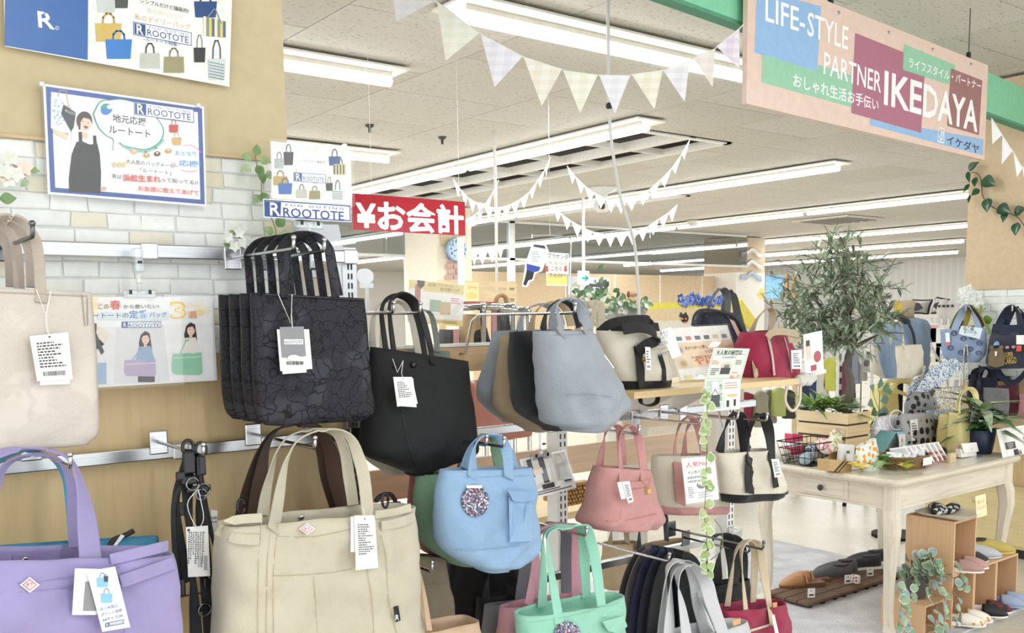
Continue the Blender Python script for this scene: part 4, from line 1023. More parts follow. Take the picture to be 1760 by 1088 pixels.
yy = min(b.front(x_, 1055, .0105).y for x_ in (676, 682, 688)); s = Sheet.Y((676, 1042), (686, 1040), (680, 1068), yy); s.text('R', (679.5, 1066), (685.5, 1065), 9, '#eeeeee', 1.5); s.done(pt, board=None)
b.tagcard([(603, 888), (625, 886), (628, 948), (603, 949)], txt=False, y=1.908)
b.tagcard([(609, 886), (644, 886), (650, 976), (612, 980)], rows=14, seed=9, bars=False, y=1.902, string=[(623, 872), (626, 880)])
for x, y in ((414, 872), (662, 860)):
    m = MB(); p = onY(x, y, 1.95); m.tube([p + V((math.cos(a) * .008, 0, math.sin(a) * .018)) for a in [i * PI / 8 for i in range(17)]], .003, 6); part('snap_hook', m, M('#3c3c40', 'metal'), b.root, smooth=True)
hook('chrome hook carrying the beige and brown totes', 541, 752, YW - .035, 2.0)
# ------------------------------------------------------------------ stack of black lace totes
LACE = M('#111115', 'lace', s=30, hi=6.5, dark=.15, rough=.5, spec=.25)
LG3 = 'black lace pattern totes in one stack'
BKL = M('#151518', 'plain', rough=.35)
b = Bag('tote_bag', 'front black lace pattern tote with a grey and white tag', [(431, 503, 625, 513, .5), (433, 560, 630, 570, .7), (436, 650, 635, 650, .9), (440, 697, 639, 692, 1), (446, 719, 639, 711, .95), (452, 726, 630, 716, .8)], 2.08, .045, LACE, n=9, wr=.002, floor=.6)
b.handle([(489, 512), (484, 450), (482, 430), (496, 410), (520, 403), (548, 409), (563, 425), (568, 450), (577, 512)], .02, mat=LACE, topy=2.1, twist=.55, th=.006)
b.handle([(500, 505), (494, 445), (493, 428), (506, 412), (528, 406), (552, 412), (566, 428), (572, 455), (583, 508)], .02, mat=LACE, topy=2.12, twist=.55, th=.006, back=True)['back'] = 1
for p in ([(433, 505), (625, 515)],): b.strap(p, .003, BKL, name='edge_piping', off=.001, th=.002, n=6)
b.tagcard([(476, 566), (531, 566), (537, 634), (482, 638)], txt=False, y=2.04)
b.tagcard([(484, 628), (526, 625), (527, 640), (486, 643)], txt=False, y=2.042)
b.tagcard([(481, 562), (522, 561), (526, 612), (485, 615)], mat='#8a8b8e', txt=False, y=2.037, string=[(478, 505), (500, 556), (502, 506), (501, 540)])
s = Sheet.Y((481, 562), (522, 561), (485, 615), 2.0365); s.rect(488, 583, 521, 592, '#d9dadc'); s.text('ROOTOTE', (490, 591), (519, 590), 5, '#77787c', .5); s.ell(505, 615, 11, 5, '#f3f3f2'); s.bars(492, 621, 522, 627); s.done(b.root, name='tag_print', board=None)
for k, (dx, lb) in enumerate(((.062, 'second black lace tote, right behind the front lace tote'), (.125, 'third black lace tote back in the stack'), (.185, 'rearmost black lace tote against the wood panel'))):
    c = dup(b.root, V(b.root['_org']) + V((-.002 * k, dx, 0)), .0, lb)
    hs = None
    for ch in list(c.children):
        if ch.name.split('.')[0] in ('price_tag', 'tag_string', 'tag_print', 'lettering', 'small_print') or (ch.name.startswith('handle') and ch is not hs and ch.get('back')):
            for g in list(ch.children): bpy.data.objects.remove(g)
            bpy.data.objects.remove(ch)
hook('chrome double hook carrying the black lace totes', 557, 412, YW - .035, 2.02)
hook('chrome hook beside the double one on the lace tote stack', 504, 408, YW - .035, 2.0)
# ================================================================== low gondola going on from the wall
g = thing('display_gondola', 'low shop fitting of slotted white posts and natural wood planks', 'gondola', V((2.2, 2.45, 0)))
PLANK = M('#d9b98e', 'wood', ax='x', amt=.12); PLANK2 = M('#e2c6a8', 'wood', ax='x', amt=.12)
WPOST = M('#e6e6e3', 'plain', rough=.4)
for px_ in (958, 1246):
    p = onY(px_, 850, 2.5); m = MB(); m.b6(p.x - .022, p.x + .022, 2.47, 2.53, 0, 1.27 if px_ > 1000 else 1.36); part('upright', m, WPOST, g, bevel=.002)
    m = MB()
    for k in range(46): z = .1 + k * .027; m.b6(p.x - .012, p.x - .007, 2.4685, 2.4705, z, z + .017); m.b6(p.x + .007, p.x + .012, 2.4685, 2.4705, z, z + .017)
    part('slots', m, M('#3a3a3a'), g, kind='stuff')
for (x0, x1, z0, z1, mt) in ((1.3, 2.15, 1.372, 1.452, PLANK), (1.3, 2.86, .985, 1.085, PLANK2)):
    m = MB(); m.b6(x0, x1, 2.535, 2.555, z0, z1); part('plank', m, mt, g, bevel=.002)
m = MB(); m.b6(1.3, 2.15, 2.53, 2.56, 1.453, 1.463); part('plank_edge', m, M('#eeece6'), g)
for z in (1.19, .672):
    m = MB(); m.b6(1.33, 3.06 if z > 1 else 2.98, 2.40, 2.425, z - .013, z + .013); part('rail', m, STEEL, g, bevel=.002)
    for px_ in (958, 1246): x = onY(px_, 850, 2.5).x; m = MB(); m.b6(x - .015, x + .015, 2.42, 2.475, z - .016, z + .016); part('rail_bracket', m, HW, g, bevel=.002)
m = MB(); m.b6(1.3, 3.0, 2.46, 2.9, .02, .12); part('base', m, M('#d8d4cc'), g)
p0 = onY(1090, 674, 2.12); p1_ = onY(1374, 649, 2.12)
sz = p0.z
sh = thing('wood_shelf', 'pale wood shelf holding the cream and black tote and the crimson tote', 'shelf', V((p0.x + .4, 2.3, sz - .025)))
m = MB(); m.prism([(p0.x - .1, 2.5, sz - .022), (p0.x, 2.12, sz - .022), (p1_.x, 2.12, sz - .022), (p1_.x, 2.5, sz - .022)], (0, 0, .022)); part('board', m, M('#dcc293', 'wood', ax='x', amt=.08), sh, bevel=.002)
for x in (p0.x + .3, p1_.x - .35): m = MB(); m.prism([(x, 2.2, sz - .023), (x, 2.48, sz - .023), (x, 2.48, sz - .15)], (.004, 0, 0)); part('bracket', m, WPOST, sh)
# ---- black smooth tote and a cream one behind it
NEO = M('#0c0d11', 'fabric', bump=.25, sheen=.02, rough=.75, weave=500)
b = Bag('tote_bag', 'plain cream tote hanging behind the smooth black tote', [(640, 612, 780, 618, .4), (634, 670, 800, 680, .8), (628, 740, 803, 740, 1), (628, 785, 790, 775, .9), (660, 812, 760, 800, .8)], 2.36, .1, M('#dcd5c4', 'fabric'), n=3, seed=21)
for dx, lb in ((0, 0), (18, 1)):
    b.handle([(642 + dx, 620), (640 + dx, 570), (645 + dx, 535), (660 + dx, 518), (690 + dx, 520), (706 + dx, 540), (714 + dx, 575), (722 + dx, 625)], .022, mat=M('#e0dacb', 'fabric'), topy=2.36, twist=.9)
b = Bag('tote_bag', 'grey green tote corner peeping out behind the black tote', [(700, 600, 772, 603, .4), (705, 640, 775, 640, .8), (710, 690, 770, 690, 1)], 2.44, .05, M('#8f9992', 'fabric'), n=4, seed=22)
b.handle([(715, 605), (716, 560), (725, 535), (740, 540), (748, 570), (752, 605)], .018, topy=2.46)
b = Bag('tote_bag', 'smooth black slouchy tote with a snap and thin handles', [(637, 596, 803, 621, .35), (632, 650, 807, 660, .6), (626, 715, 813, 720, .9), (621, 768, 816, 768, 1), (632, 785, 806, 782, .95), (675, 802, 765, 798, .8), (700, 812, 740, 808, .5)], 2.17, .17, NEO, n=2.3, seed=23, wr=.004, top=.3, floor=.25)
BLK = M('#131316', 'plain', rough=.55)
b.handle([(680, 634), (675, 590), (670, 545), (672, 518), (691, 505), (714, 518), (728, 552), (739, 595), (743, 626)], .016, mat=BLK, topy=2.2, twist=.7, th=.005)
b.handle([(665, 612), (659, 570), (656, 535), (664, 515), (683, 508), (705, 520), (718, 550), (727, 590), (732, 622)], .016, mat=BLK, topy=2.23, twist=.7, th=.005, back=True)
m = MB(); m.ball(b.front(711, 627, .006), .009, 8, (1, .6, 1)); part('snap', m, M('#0d0d0f', 'plain', rough=.2), b.root, smooth=True)
b.strap([(690, 690), (697, 745), (716, 808)], .002, BLK, off=.001, th=.001, name='centre_seam')
b.tagcard([(676, 648), (708, 648), (718, 694), (683, 699)], rows=9, bars=False, seed=31, y=2.075, string=[(675, 617), (683, 640), (693, 620), (690, 642)])
b.tagcard([(680, 650), (710, 650), (716, 700), (686, 698)], txt=False, y=2.078)
hook('chrome double hook carrying the smooth black tote', 722, 521, 2.53, 2.12, plate=False)
hook('chrome hook beside the double one over the black tote', 676, 520, 2.53, 2.14, plate=False)
# ---- row of plain cotton totes
def mk(label, rows, y, mat, hp, n=2.6, seed=0, w=.032, d=.14, wt=.022, grp=None, topy=None, hmat=None, back=True, tw=1.0, **k):
    b = Bag('tote_bag', label, rows, y, d, mat, n=n, seed=seed, group=grp, **k)
    for i, h in enumerate(hp): b.handle(h, w, mat=hmat, twist=tw, topy=(topy or y + .02) + i * .025, w_top=wt, back=back and i % 2 == 1)
    return b
GREY = M('#b3bac4', 'fabric', bump=.6); GREY2 = M('#a6afbb', 'fabric', bump=.6); BEIG = M('#bfa887', 'fabric', bump=.6); NAVY = M('#0e1017', 'fabric', bump=.5)
mk('grey blue cotton tote, rearmost of the four plain totes', [(850, 569, 940, 566, .5), (838, 620, 960, 610, .8), (824, 674, 975, 660, 1), (838, 700, 970, 690, 1), (865, 722, 950, 715, .8)], 2.33, GREY2, [[(893, 572), (898, 545), (912, 528), (935, 524), (955, 535), (965, 560)]], seed=41)
mk('sand coloured cotton tote, second from the back of four', [(861, 577, 955, 570, .5), (858, 630, 970, 620, .8), (854, 698, 985, 680, 1), (872, 720, 985, 705, 1), (905, 738, 970, 728, .8)], 2.22, BEIG, [[(912, 576), (918, 545), (931, 526), (955, 520), (975, 532), (982, 560)]], seed=42)
mk('black cotton tote between the sand and the front grey tote', [(878, 571, 980, 566, .5), (880, 615, 995, 605, .8), (884, 680, 1010, 665, 1), (900, 712, 1012, 695, 1), (940, 737, 1000, 725, .8)], 2.11, NAVY, [[(934, 570), (938, 545), (948, 524), (968, 517), (988, 528), (998, 562)]], seed=43)
b = mk('front pale grey cotton tote with a slumped round base', [(919, 569, 1012, 567, .4), (924, 600, 1030, 598, .6), (931, 640, 1046, 636, .85), (936, 680, 1063, 672, 1), (939, 706, 1071, 697, 1), (945, 727, 1056, 716, .9), (972, 736, 1028, 736, .7)], 1.98, GREY, [[(966, 576), (962, 550), (957, 528), (968, 516), (986, 517), (998, 533), (1005, 556), (1008, 574)], [(950, 568), (950, 540), (956, 522), (972, 514), (992, 518), (1003, 535), (1012, 566)]], seed=44, d=.18, wr=.011, floor=.3)
b.strap([(919, 577), (965, 576), (1012, 574)], .0015, M('#8b9099'), name='stitch_line', off=.001, th=.0008); b.strap([(937, 690), (965, 681), (1010, 678), (1066, 684)], .002, M('#8b9099'), name='base_seam', off=.001, th=.001)
b.tagcard([(1022, 593), (1027, 592), (1056, 632), (1051, 635)], txt=False, y=1.95); b.tagcard([(1018, 594), (1023, 592), (1052, 633), (1047, 636)], txt=False, y=1.955)
hook('chrome hook carrying the four plain cotton totes', 988, 522, 2.53, 1.97, plate=False)
# ---- pale blue tote with green and rust ones behind
SKY = M('#97b9dc', 'fabric', bump=.45); GRN = M('#7fa487', 'fabric', bump=.45); RUST = M('#a8645a', 'fabric', bump=.4)
SPARK = M('#565060', 'print', s=260, cols=('#2c2b33', '#6b6f8a', '#b8b4c4', '#8f4a5c', '#3e4666', '#d8d2dc', '#4c3f4a', '#76879f'))
mk('rust pink tote behind the green one', [(706, 815, 860, 808, .5), (703, 870, 866, 860, .8), (709, 907, 866, 905, 1), (728, 946, 860, 940, 1), (760, 960, 840, 955, .8)], 2.27, RUST, [[(790, 815), (800, 775), (818, 752), (845, 752), (858, 780), (862, 812)]], seed=51)
mk('sage green tote between the rust and pale blue totes', [(716, 815, 880, 805, .5), (714, 870, 885, 860, .8), (718, 914, 885, 910, 1), (742, 945, 880, 940, 1), (775, 966, 860, 964, .8)], 2.15, GRN, [[(795, 812), (806, 770), (822, 750), (845, 751), (852, 775), (858, 808)]], seed=52)
b = mk('pale blue tote with a glitter badge and a flap pocket', [(757, 807, 912, 803, .4), (750, 845, 914, 838, .6), (750, 890, 915, 885, .85), (754, 922, 915, 925, 1), (765, 947, 912, 945, 1), (795, 967, 893, 967, .85), (820, 975, 868, 975, .6)], 1.98, SKY, [[(812, 822), (814, 785), (820, 760), (834, 748), (858, 752), (870, 774), (875, 822)], [(800, 806), (808, 775), (818, 756), (836, 749), (860, 755), (873, 778), (882, 804)]], seed=53, d=.17, wr=.009, w=.034, floor=.3)
b.strap([(756, 822), (830, 820), (911, 817)], .0015, M('#7f9fc2'), name='stitch_line', off=.001, th=.0008); b.strap([(762, 945), (830, 944), (912, 936)], .002, M('#7f9fc2'), name='base_seam', off=.001, th=.001)
b.patch([(874, 846), (914, 846), (914, 930), (876, 932)], SKY, .004, name='pocket', th=.008, dens=2)
b.patch([(871, 842), (919, 846), (919, 860), (896, 863), (882, 862)], M('#8fb2d6', 'fabric', bump=.45), .016, name='pocket_flap', th=.003)
b.patch([(816.5 + 23.5 * math.cos(a * PI / 12), 861 + 27 * math.sin(a * PI / 12)) for a in range(24)], SPARK, .004, name='badge', label='round glitter print badge')
b.patch([(801, 834), (828, 834), (827, 839), (802, 839)], M('#eef0f2'), .006, name='badge_tab')
hook('chrome hook carrying the pale blue tote', 866, 752, 2.40, 1.96)
hook('second chrome hook behind the pale blue handles', 836, 749, 2.40, 1.99)
# ---- mint, pink and grey totes below
MINT = M('#9fdcc4', 'fabric', bump=.45); PINK = M('#dba0ae', 'fabric', bump=.45); SLATE = M('#84868d', 'fabric', bump=.45)
mk('slate grey long handled tote behind the pink and mint totes', [(835, 1040, 985, 1028, .6), (831, 1090, 990, 1075, .9), (830, 1180, 990, 1170, 1)], 2.2, SLATE, [[(893, 1040), (900, 970), (906, 925), (922, 908), (955, 899), (972, 912), (973, 960), (974, 1030)], [(904, 1034), (910, 970), (912, 930), (930, 904), (965, 900), (984, 915), (985, 960), (985, 1025)]], seed=61, w=.04, d=.1, wt=.03)
mk('pink long handled tote between the slate and mint totes', [(861, 1043, 1000, 1020, .6), (856, 1090, 1010, 1070, .9), (850, 1180, 1010, 1170, 1)], 2.08, PINK, [[(909, 1040), (918, 975), (917, 928), (934, 907), (966, 902), (990, 914), (990, 965), (989, 1035)], [(922, 1030), (924, 975), (925, 928), (942, 905), (972, 901), (994, 912), (996, 965), (997, 1020)]], seed=62, w=.032, d=.12, wt=.03)
b = mk('mint green long handled tote with a flap pocket', [(890, 1057, 1066, 1020, .8), (893, 1090, 1068, 1060, .95), (897, 1150, 1070, 1135, 1), (905, 1200, 1060, 1190, .9)], 1.93, MINT, [[(962, 1072), (950, 1000), (941, 935), (947, 913), (978, 905), (1006, 905), (1016, 930), (1025, 975), (1036, 1060)], [(932, 1043), (934, 975), (933, 930), (942, 910), (970, 904), (998, 906), (1003, 935), (1005, 975), (1008, 1026)]], seed=63, w=.032, d=.15, wt=.028, wr=.006)
b.patch([(975 + 22 * math.cos(a * PI / 10), 1090 + 22 * math.sin(a * PI / 10)) for a in range(20)], SPARK, .004, name='badge', label='round glitter print badge')
b.patch([(1034, 1068), (1070, 1058), (1077, 1076), (1060, 1088), (1044, 1084)], MINT, .01, name='pocket_flap', th=.004)
b.strap([(890, 1072), (975, 1060), (1064, 1036)], .0015, M('#86c2aa'), name='stitch_line', off=.001, th=.0008)
hook('chrome hook carrying the mint pink and slate totes', 1008, 906, 2.40, 1.94)
# ---- black bags in the dark gap, camel bag and taupe bag at the bottom
BK2 = M('#0a0a0d', 'fabric', bump=.4)
mk('large black bag filling the gap below the pale blue tote', [(770, 962, 885, 958, .6), (762, 1030, 892, 1020, .9), (756, 1180, 895, 1170, 1)], 2.36, BK2, [], seed=71, d=.08, n=4)
mk('black bag with a lower rim in the gap beside the grey tote', [(821, 1027, 905, 1016, .6), (816, 1090, 908, 1080, .9), (814, 1180, 908, 1170, 1)], 2.28, M('#18181c', 'fabric', bump=.4), [[(835, 1034), (838, 1000), (846, 980), (866, 978), (876, 1000), (880, 1024)]], seed=72, d=.07, n=4)
b = mk('taupe folded bag hanging behind the camel bag', [(700, 952, 758, 955, .6), (704, 1000, 768, 998, .9), (706, 1058, 774, 1060, 1), (708, 1100, 770, 1098, .9)], 2.24, M('#b4a48c', 'fabric', bump=.6), [], seed=73, d=.08, n=3.5)
b.strap([(706, 1012), (735, 1005), (767, 1003)], .003, M('#8f7f68'), name='fold_seam', off=.001, th=.001)
b = mk('camel bag with slim handles at the picture foot', [(690, 1085, 812, 1061, .8), (692, 1130, 815, 1120, 1), (694, 1200, 816, 1190, 1)], 1.98, M('#c2a588', 'plain', rough=.5), [[(738, 1084), (730, 1030), (722, 985), (718, 968), (705, 962), (690, 975), (684, 1010), (680, 1080)], [(726, 1080), (722, 1020), (716, 975), (706, 966), (694, 972), (688, 1000), (686, 1078)]], seed=74, d=.12, n=5, w=.016, wt=.014)
hook('chrome hook carrying the camel bag', 742, 966, 2.40, 2.0)
# ---- pink mini tote
ROSE = M('#d49a97', 'fabric', bump=.5); CANV = M('#e6dcc8', 'fabric', bump=.5); BKC = M('#0d0d10', 'fabric', bump=.4)
b = mk('dusty pink mini tote with white tags and a gold charm', [(1025, 801, 1108, 806, .55), (1020, 826, 1114, 830, .7), (1010, 865, 1122, 864, .9), (1001, 895, 1130, 890, 1), (1010, 904, 1120, 904, .95)], 2.03, ROSE, [[(1069, 832), (1066, 790), (1064, 755), (1070, 738), (1084, 732), (1096, 748), (1103, 780), (1107, 830)], [(1030, 803), (1036, 768), (1042, 742), (1052, 731), (1064, 736), (1068, 765), (1070, 800)]], seed=81, d=.17, w=.03, wt=.022, wr=.008)
b.strap([(1001, 888), (1060, 896), (1129, 883)], .002, M('#b0757a'), name='base_seam', off=.001, th=.001)
b.strap([(1070, 826), (1067, 862), (1066, 893)], .0018, M('#b0757a'), name='pocket_seam', off=.001, th=.001); b.strap([(1078, 834), (1098, 833), (1117, 830)], .02, ROSE, name='pocket_band', off=.004, th=.004)
b.tagcard([(1061, 829), (1078, 827), (1083, 856), (1068, 858)], txt=False, y=1.93); b.tagcard([(1070, 828), (1082, 827), (1089, 862), (1080, 865)], rows=7, seed=5, y=1.926)
m = MB(); pc = b.front(1115, 844, .01); m.lathe(pc, [(.008, 0), (.008, .002)], 14, Matrix.Rotation(PI / 2, 3, 'X')); part('gold_charm', m, M('#d9b866', 'metal'), b.root, smooth=False)
m = MB(); m.tube([b.front(1099, 822, .008), pc + V((0, 0, .008)), b.front(1119, 818, .008)], .001, 5); part('charm_chain', m, M('#d9b866', 'metal'), b.root)
hook('chrome hook carrying the dusty pink mini tote', 1098, 732, 2.40, 2.0)
# ---- cream tote with pink trim, with a hand lettered card
b = mk('cream mini tote with pink base and straps behind the lettered card', [(1124, 783, 1226, 780, .55), (1124, 830, 1232, 826, .8), (1124, 860, 1240, 858, 1), (1127, 877, 1241, 874, .95)], 2.18, CANV, [[(1165, 812), (1160, 770), (1168, 732), (1184, 717), (1198, 730), (1206, 760), (1212, 810)], [(1176, 790), (1178, 750), (1186, 728), (1198, 720), (1206, 740), (1212, 784)]], seed=82, d=.15, w=.03, wt=.024, hmat=ROSE)
b.strap([(1166, 795), (1168, 830), (1170, 866)], .05, ROSE, off=.004); b.strap([(1214, 790), (1218, 826), (1222, 862)], .04, ROSE, off=.004)
b.band(12, 15, ROSE)
s = Sheet.Y((1172, 789), (1228, 783), (1181, 866), 2.045, 2.02)
t = thing('hand_card', 'white lettered card leaning on the cream and pink tote', 'card', s.P(s.W / 2, s.Hh))
s.frame(.003, .0012, '#cfd3d8')
s.text('人気No.1', (1179, 805), (1222, 799), 10, '#cf3a3a', 1.5); s.text('大人気の秘密は…', (1182, 816), (1226, 810), 6, '#35353a', .8); s.scribble(1181, 820, 1224, 828, 2, '#7a7a80')
s.ell(1205, 834, 8, 6, '#55504a', 12); s.ell(1205, 831, 6, 3, '#d8cdb6', 10); s.scribble(1182, 838, 1196, 856, 6, '#7a7a80'); s.scribble(1212, 830, 1230, 844, 5, '#7a7a80', seed=3); s.scribble(1200, 846, 1230, 854, 3, '#a0a0a5', seed=4)
s.done(t, film=True)
hook('chrome hook carrying the cream and pink tote', 1203, 716, 2.40, 2.1)
# ---- cream and black mini tote
b = mk('cream mini tote with black base and wide black straps', [(1230, 778, 1322, 771, .55), (1232, 806, 1330, 800, .8), (1236, 834, 1338, 828, 1), (1239, 850, 1342, 843, 1), (1243, 858, 1338, 847, .95)], 2.08, M('#e9e1cf', 'fabric', bump=.5), [[(1289, 800), (1287, 765), (1291, 732), (1302, 714), (1313, 716), (1322, 745), (1327, 795)], [(1237, 778), (1245, 742), (1256, 716), (1268, 710), (1276, 728), (1280, 776)]], seed=83, d=.15, w=.045, wt=.032, hmat=BKC)
b.strap([(1288, 785), (1288, 815), (1289, 848)], .046, BKC, off=.004); b.strap([(1326, 780), (1330, 808), (1334, 838)], .03, BKC, off=.004)
b.band(14, 20, BKC)
b.tagcard([(1326, 789), (1339, 789), (1343, 818), (1332, 821)], rows=6, y=1.97, seed=12)
hook('chrome hook carrying the cream and black tote', 1318, 711, 2.40, 2.02)
hook('chrome hook left of the cream and black tote straps', 1268, 708, 2.40, 2.06)
# ---- cluster of strap handles lower right
CL = [('charcoal', '#6b676b', (1072, 1078), 0), ('taupe grey', '#8a8286', (1083, 1082), .05), ('dark navy', '#28345e', (1097, 1088), .1), ('midnight blue', '#222c4c', (1112, 1092), .15), ('black', '#0f1014', (1128, 1096), .2)]
for k, (nm, c, (x, y), dy) in enumerate(CL):
    P = [(x, 1100), (x + 2, 1050), (x + 8, 1000), (x + 18, 968), (x + 32, 952 + k * 3), (x + 46, 962 + k * 3), (x + 54, 1000), (x + 56, 1050), (x + 54, 1100)]
    b = mk(nm + ' long handled tote in the dark cluster beside the mint tote', [(x - 14, 1092, x + 75, 1080, .7), (x - 16, 1130, x + 78, 1120, 1), (x - 16, 1190, x + 78, 1180, 1)], 2.24 - k * .055, M(c, 'fabric', bump=.5), [P, [(a + 8, q + 2) for a, q in P]], seed=90 + k, w=.095, wt=.085, d=.03, wr=.003, tw=.35)
hook('dark hook carrying the cluster of dark totes', 1150, 952, 2.40, 1.99)
WHT = M('#d6d7da', 'fabric', bump=.45)
b = mk('pale grey white tote with wide straps at the picture foot', [(1132, 1096, 1276, 1064, .8), (1130, 1130, 1280, 1115, 1), (1130, 1200, 1284, 1190, 1)], 1.92, WHT, [[(1182, 1105), (1174, 1050), (1166, 1010), (1166, 984), (1180, 971), (1197, 978), (1213, 1000), (1223, 1035), (1243, 1090)], [(1139, 1096), (1142, 1040), (1145, 990), (1152, 970), (1168, 964), (1184, 970), (1196, 1000), (1202, 1040), (1212, 1082)], [(1150, 1094), (1152, 1040), (1155, 992), (1164, 972), (1178, 966), (1192, 975), (1206, 1005), (1214, 1040), (1222, 1078)]], seed=97, w=.05, wt=.036, d=.13)
b.patch([(1258, 1066), (1272, 1062), (1272, 1072), (1260, 1076)], M('#cfa878', 'plain'), .006, name='leather_tab')
# ---- black and crimson totes at the right end
b = mk('black tote with thick handles behind the crimson one', [(1214, 1005, 1286, 994, .7), (1212, 1050, 1290, 1045, 1), (1212, 1150, 1290, 1140, 1)], 2.22, BKC, [[(1212, 1010), (1213, 965), (1222, 930), (1236, 918), (1250, 922), (1258, 950), (1262, 1004)], [(1232, 1004), (1236, 960), (1244, 930), (1256, 920), (1268, 930), (1274, 960), (1276, 998)]], seed=98, w=.06, wt=.035, d=.1)
CRIM = M('#a6264c', 'fabric', bump=.5); WEB = M('#d3c3a6', 'fabric', bump=.3)
b = mk('crimson tote with beige webbing handles at the picture foot', [(1232, 1048, 1346, 1032, .8), (1238, 1085, 1348, 1072, 1), (1244, 1150, 1350, 1140, 1), (1250, 1190, 1346, 1180, .9)], 2.0, CRIM, [[(1286, 1088), (1280, 1030), (1276, 985), (1274, 948), (1283, 931), (1294, 928), (1306, 938), (1311, 975), (1319, 1020), (1327, 1075)], [(1250, 1042), (1258, 985), (1264, 950), (1276, 932), (1290, 932), (1297, 950), (1297, 985), (1294, 1035)]], seed=99, w=.03, wt=.02, d=.14, hmat=WEB)
b.patch([(1327, 1036), (1335, 1035), (1335, 1043), (1328, 1044)], M('#cf9a68', 'plain'), .006, name='leather_tab'); b.strap([(1290, 1084), (1310, 1078), (1327, 1072)], .008, M('#eadfc9', 'fabric'), off=.004, name='piping')
b.tagcard([(1327, 1058), (1331, 1056), (1339, 1090), (1333, 1092)], txt=False, y=1.9)
hook('dark hook carrying the crimson tote', 1312, 932, 2.40, 1.98, mat=M('#77787a', 'metal'))
hook('dark hook carrying the black thick handled tote', 1288, 938, 2.40, 2.1, mat=M('#77787a', 'metal'))
# ---- goods on the shelf
b = mk('cream and black canvas tote standing on the pale wood shelf', [(1029, 568, 1130, 574, .55), (1034, 592, 1138, 592, .8), (1042, 622, 1144, 620, 1), (1052, 650, 1146, 648, 1), (1060, 669, 1144, 663, .95)], 2.24, M('#ebe4d4', 'fabric', bump=.5), [], seed=101, d=.13)
b.band(16, 20, BKC)
b.strap([(1096, 594), (1100, 625), (1104, 665)], .035, BKC, off=.004); b.strap([(1134, 610), (1141, 635), (1142, 658)], .02, BKC, off=.004)
for P, w, y in (([(1030, 572), (1050, 556), (1080, 550), (1114, 549), (1114, 556)], .03, 2.26), ([(1070, 566), (1100, 563), (1122, 570), (1128, 584), (1112, 592), (1097, 604)], .035, 2.16), ([(1050, 568), (1090, 560), (1132, 562)], .03, 2.3)):
    m = MB(); Q = crom([onY(x, q, y) for x, q in P], 5); m.ribbon(Q, [V((0, .35, 1))] * len(Q), w, .004); part('handle', m, BKC, b.root)
b.tagcard([(1109, 596), (1118, 597), (1119, 636), (1111, 636)], rows=5, seed=7, y=2.14); m = MB(); m.ball(onY(1107, 618, 2.15), .009, 6); part('star_charm', m, M('#d8b35a', 'metal'), b.root)
m = MB(); Q = crom([onY(x, q, 2.2) for x, q in ((1100, 684), (1103, 694), (1116, 697), (1128, 692), (1131, 682))], 5); m.ribbon(Q, [V((0, 1, .2))] * len(Q), .02, .003); part('strap_loop', m, BKC, b.root)
s = Sheet.Y((1136, 568), (1153, 562), (1131, 626), 2.15, 2.12)
t = thing('hand_card', 'small hand written card beside the cream and black canvas tote', 'card', s.P(s.W / 2, s.Hh))
for k, (c, a) in enumerate((('#7a5aa0', 572), ('#5f9f6f', 580), ('#7a5aa0', 590), ('#3a3a44', 600), ('#5a4a90', 609))): s.text(('かるい', 'たっぷり', '自立する', '使いやすい', '帆布です')[k], (1135 - k * .8, a + 5), (1149 - k * .5, a + 1), 6.5, c, 1)
s.done(t)
s = Sheet.Y((1143, 564), (1250, 558.5), (1159, 661), 2.44, 2.36)
t = thing('sign_board', 'white and peach display board of tote pictures leaning on the shelf', 'sign', s.P(s.W / 2, s.Hh))
s.frect(0, .28, 1, .74, '#f0d9bd')
s.frame(.001, .0015, '#dcdcdc')
def ftote(s, u, v, w, h, c, hh): a = s.f(u, v); b_ = s.f(u + w, v + h); s.line([(a[0] + (b_[0] - a[0]) * q, a[1] - r * (b_[1] - a[1])) for q, r in ((.2, 0), (.25, hh * .7), (.4, hh), (.6, hh), (.75, hh * .7), (.8, 0))], .0035, c); s.frect(u, v, u + w, v + h, c)
for k, c in enumerate(('#6f8790', '#c98a8a', '#6d7079', '#5d6068', '#d6c79e', '#8a8c98')): ftote(s, .12 + k * .145, .17, .085, .07, c, 1.4)
for k, c in enumerate(('#eadfa8', '#a9d3cf', '#eab3b0', '#b9bcc6', '#d9c9b0')): ftote(s, .07 + k * .18, .86, .12, .12, c, .7)
s.text('次から次へと欲しくなる', s.f(.2, .42), s.f(.7, .4), .014, '#6a5a48', .6, px=False); s.text('イロチで欲しくなる', s.f(.5, .5), s.f(.92, .48), .013, '#6a5a48', .6, px=False)
s.text('やばい', s.f(.3, .7), s.f(.78, .68), .034, '#e08a6a', 2, px=False); s.text('思い通り ★★★★★', s.f(.26, .575), s.f(.55, .565), .007, '#8a7a66', .3, px=False)
for v in (.36, .6): s.poly([(s.W * .11 + .026 * math.cos(i * .4), s.Hh * (v + .05) + .02 * math.sin(i * .4)) for i in range(16)], '#cfc9bd', px=False); s.poly([(s.W * .11 + .016 * math.cos(i * .4), s.Hh * (v + .055) + .011 * math.sin(i * .4)) for i in range(16)], '#9c9890' if v < .5 else '#d09a5a', px=False)
s.done(t, film=True, th=.004)
b = mk('navy tote with tall grey handles behind the display board', [(1202, 535, 1258, 538, .5), (1197, 565, 1274, 570, .8), (1192, 610, 1284, 610, 1), (1190, 660, 1286, 655, 1)], 2.58, M('#1d2238', 'fabric', bump=.5), [[(1216, 548), (1220, 525), (1230, 503), (1242, 497), (1250, 512), (1250, 545)], [(1243, 540), (1246, 515), (1254, 500), (1262, 512), (1268, 540), (1280, 575)]], seed=103, d=.14, hmat=M('#55585a', 'fabric'), w=.035, wt=.03)
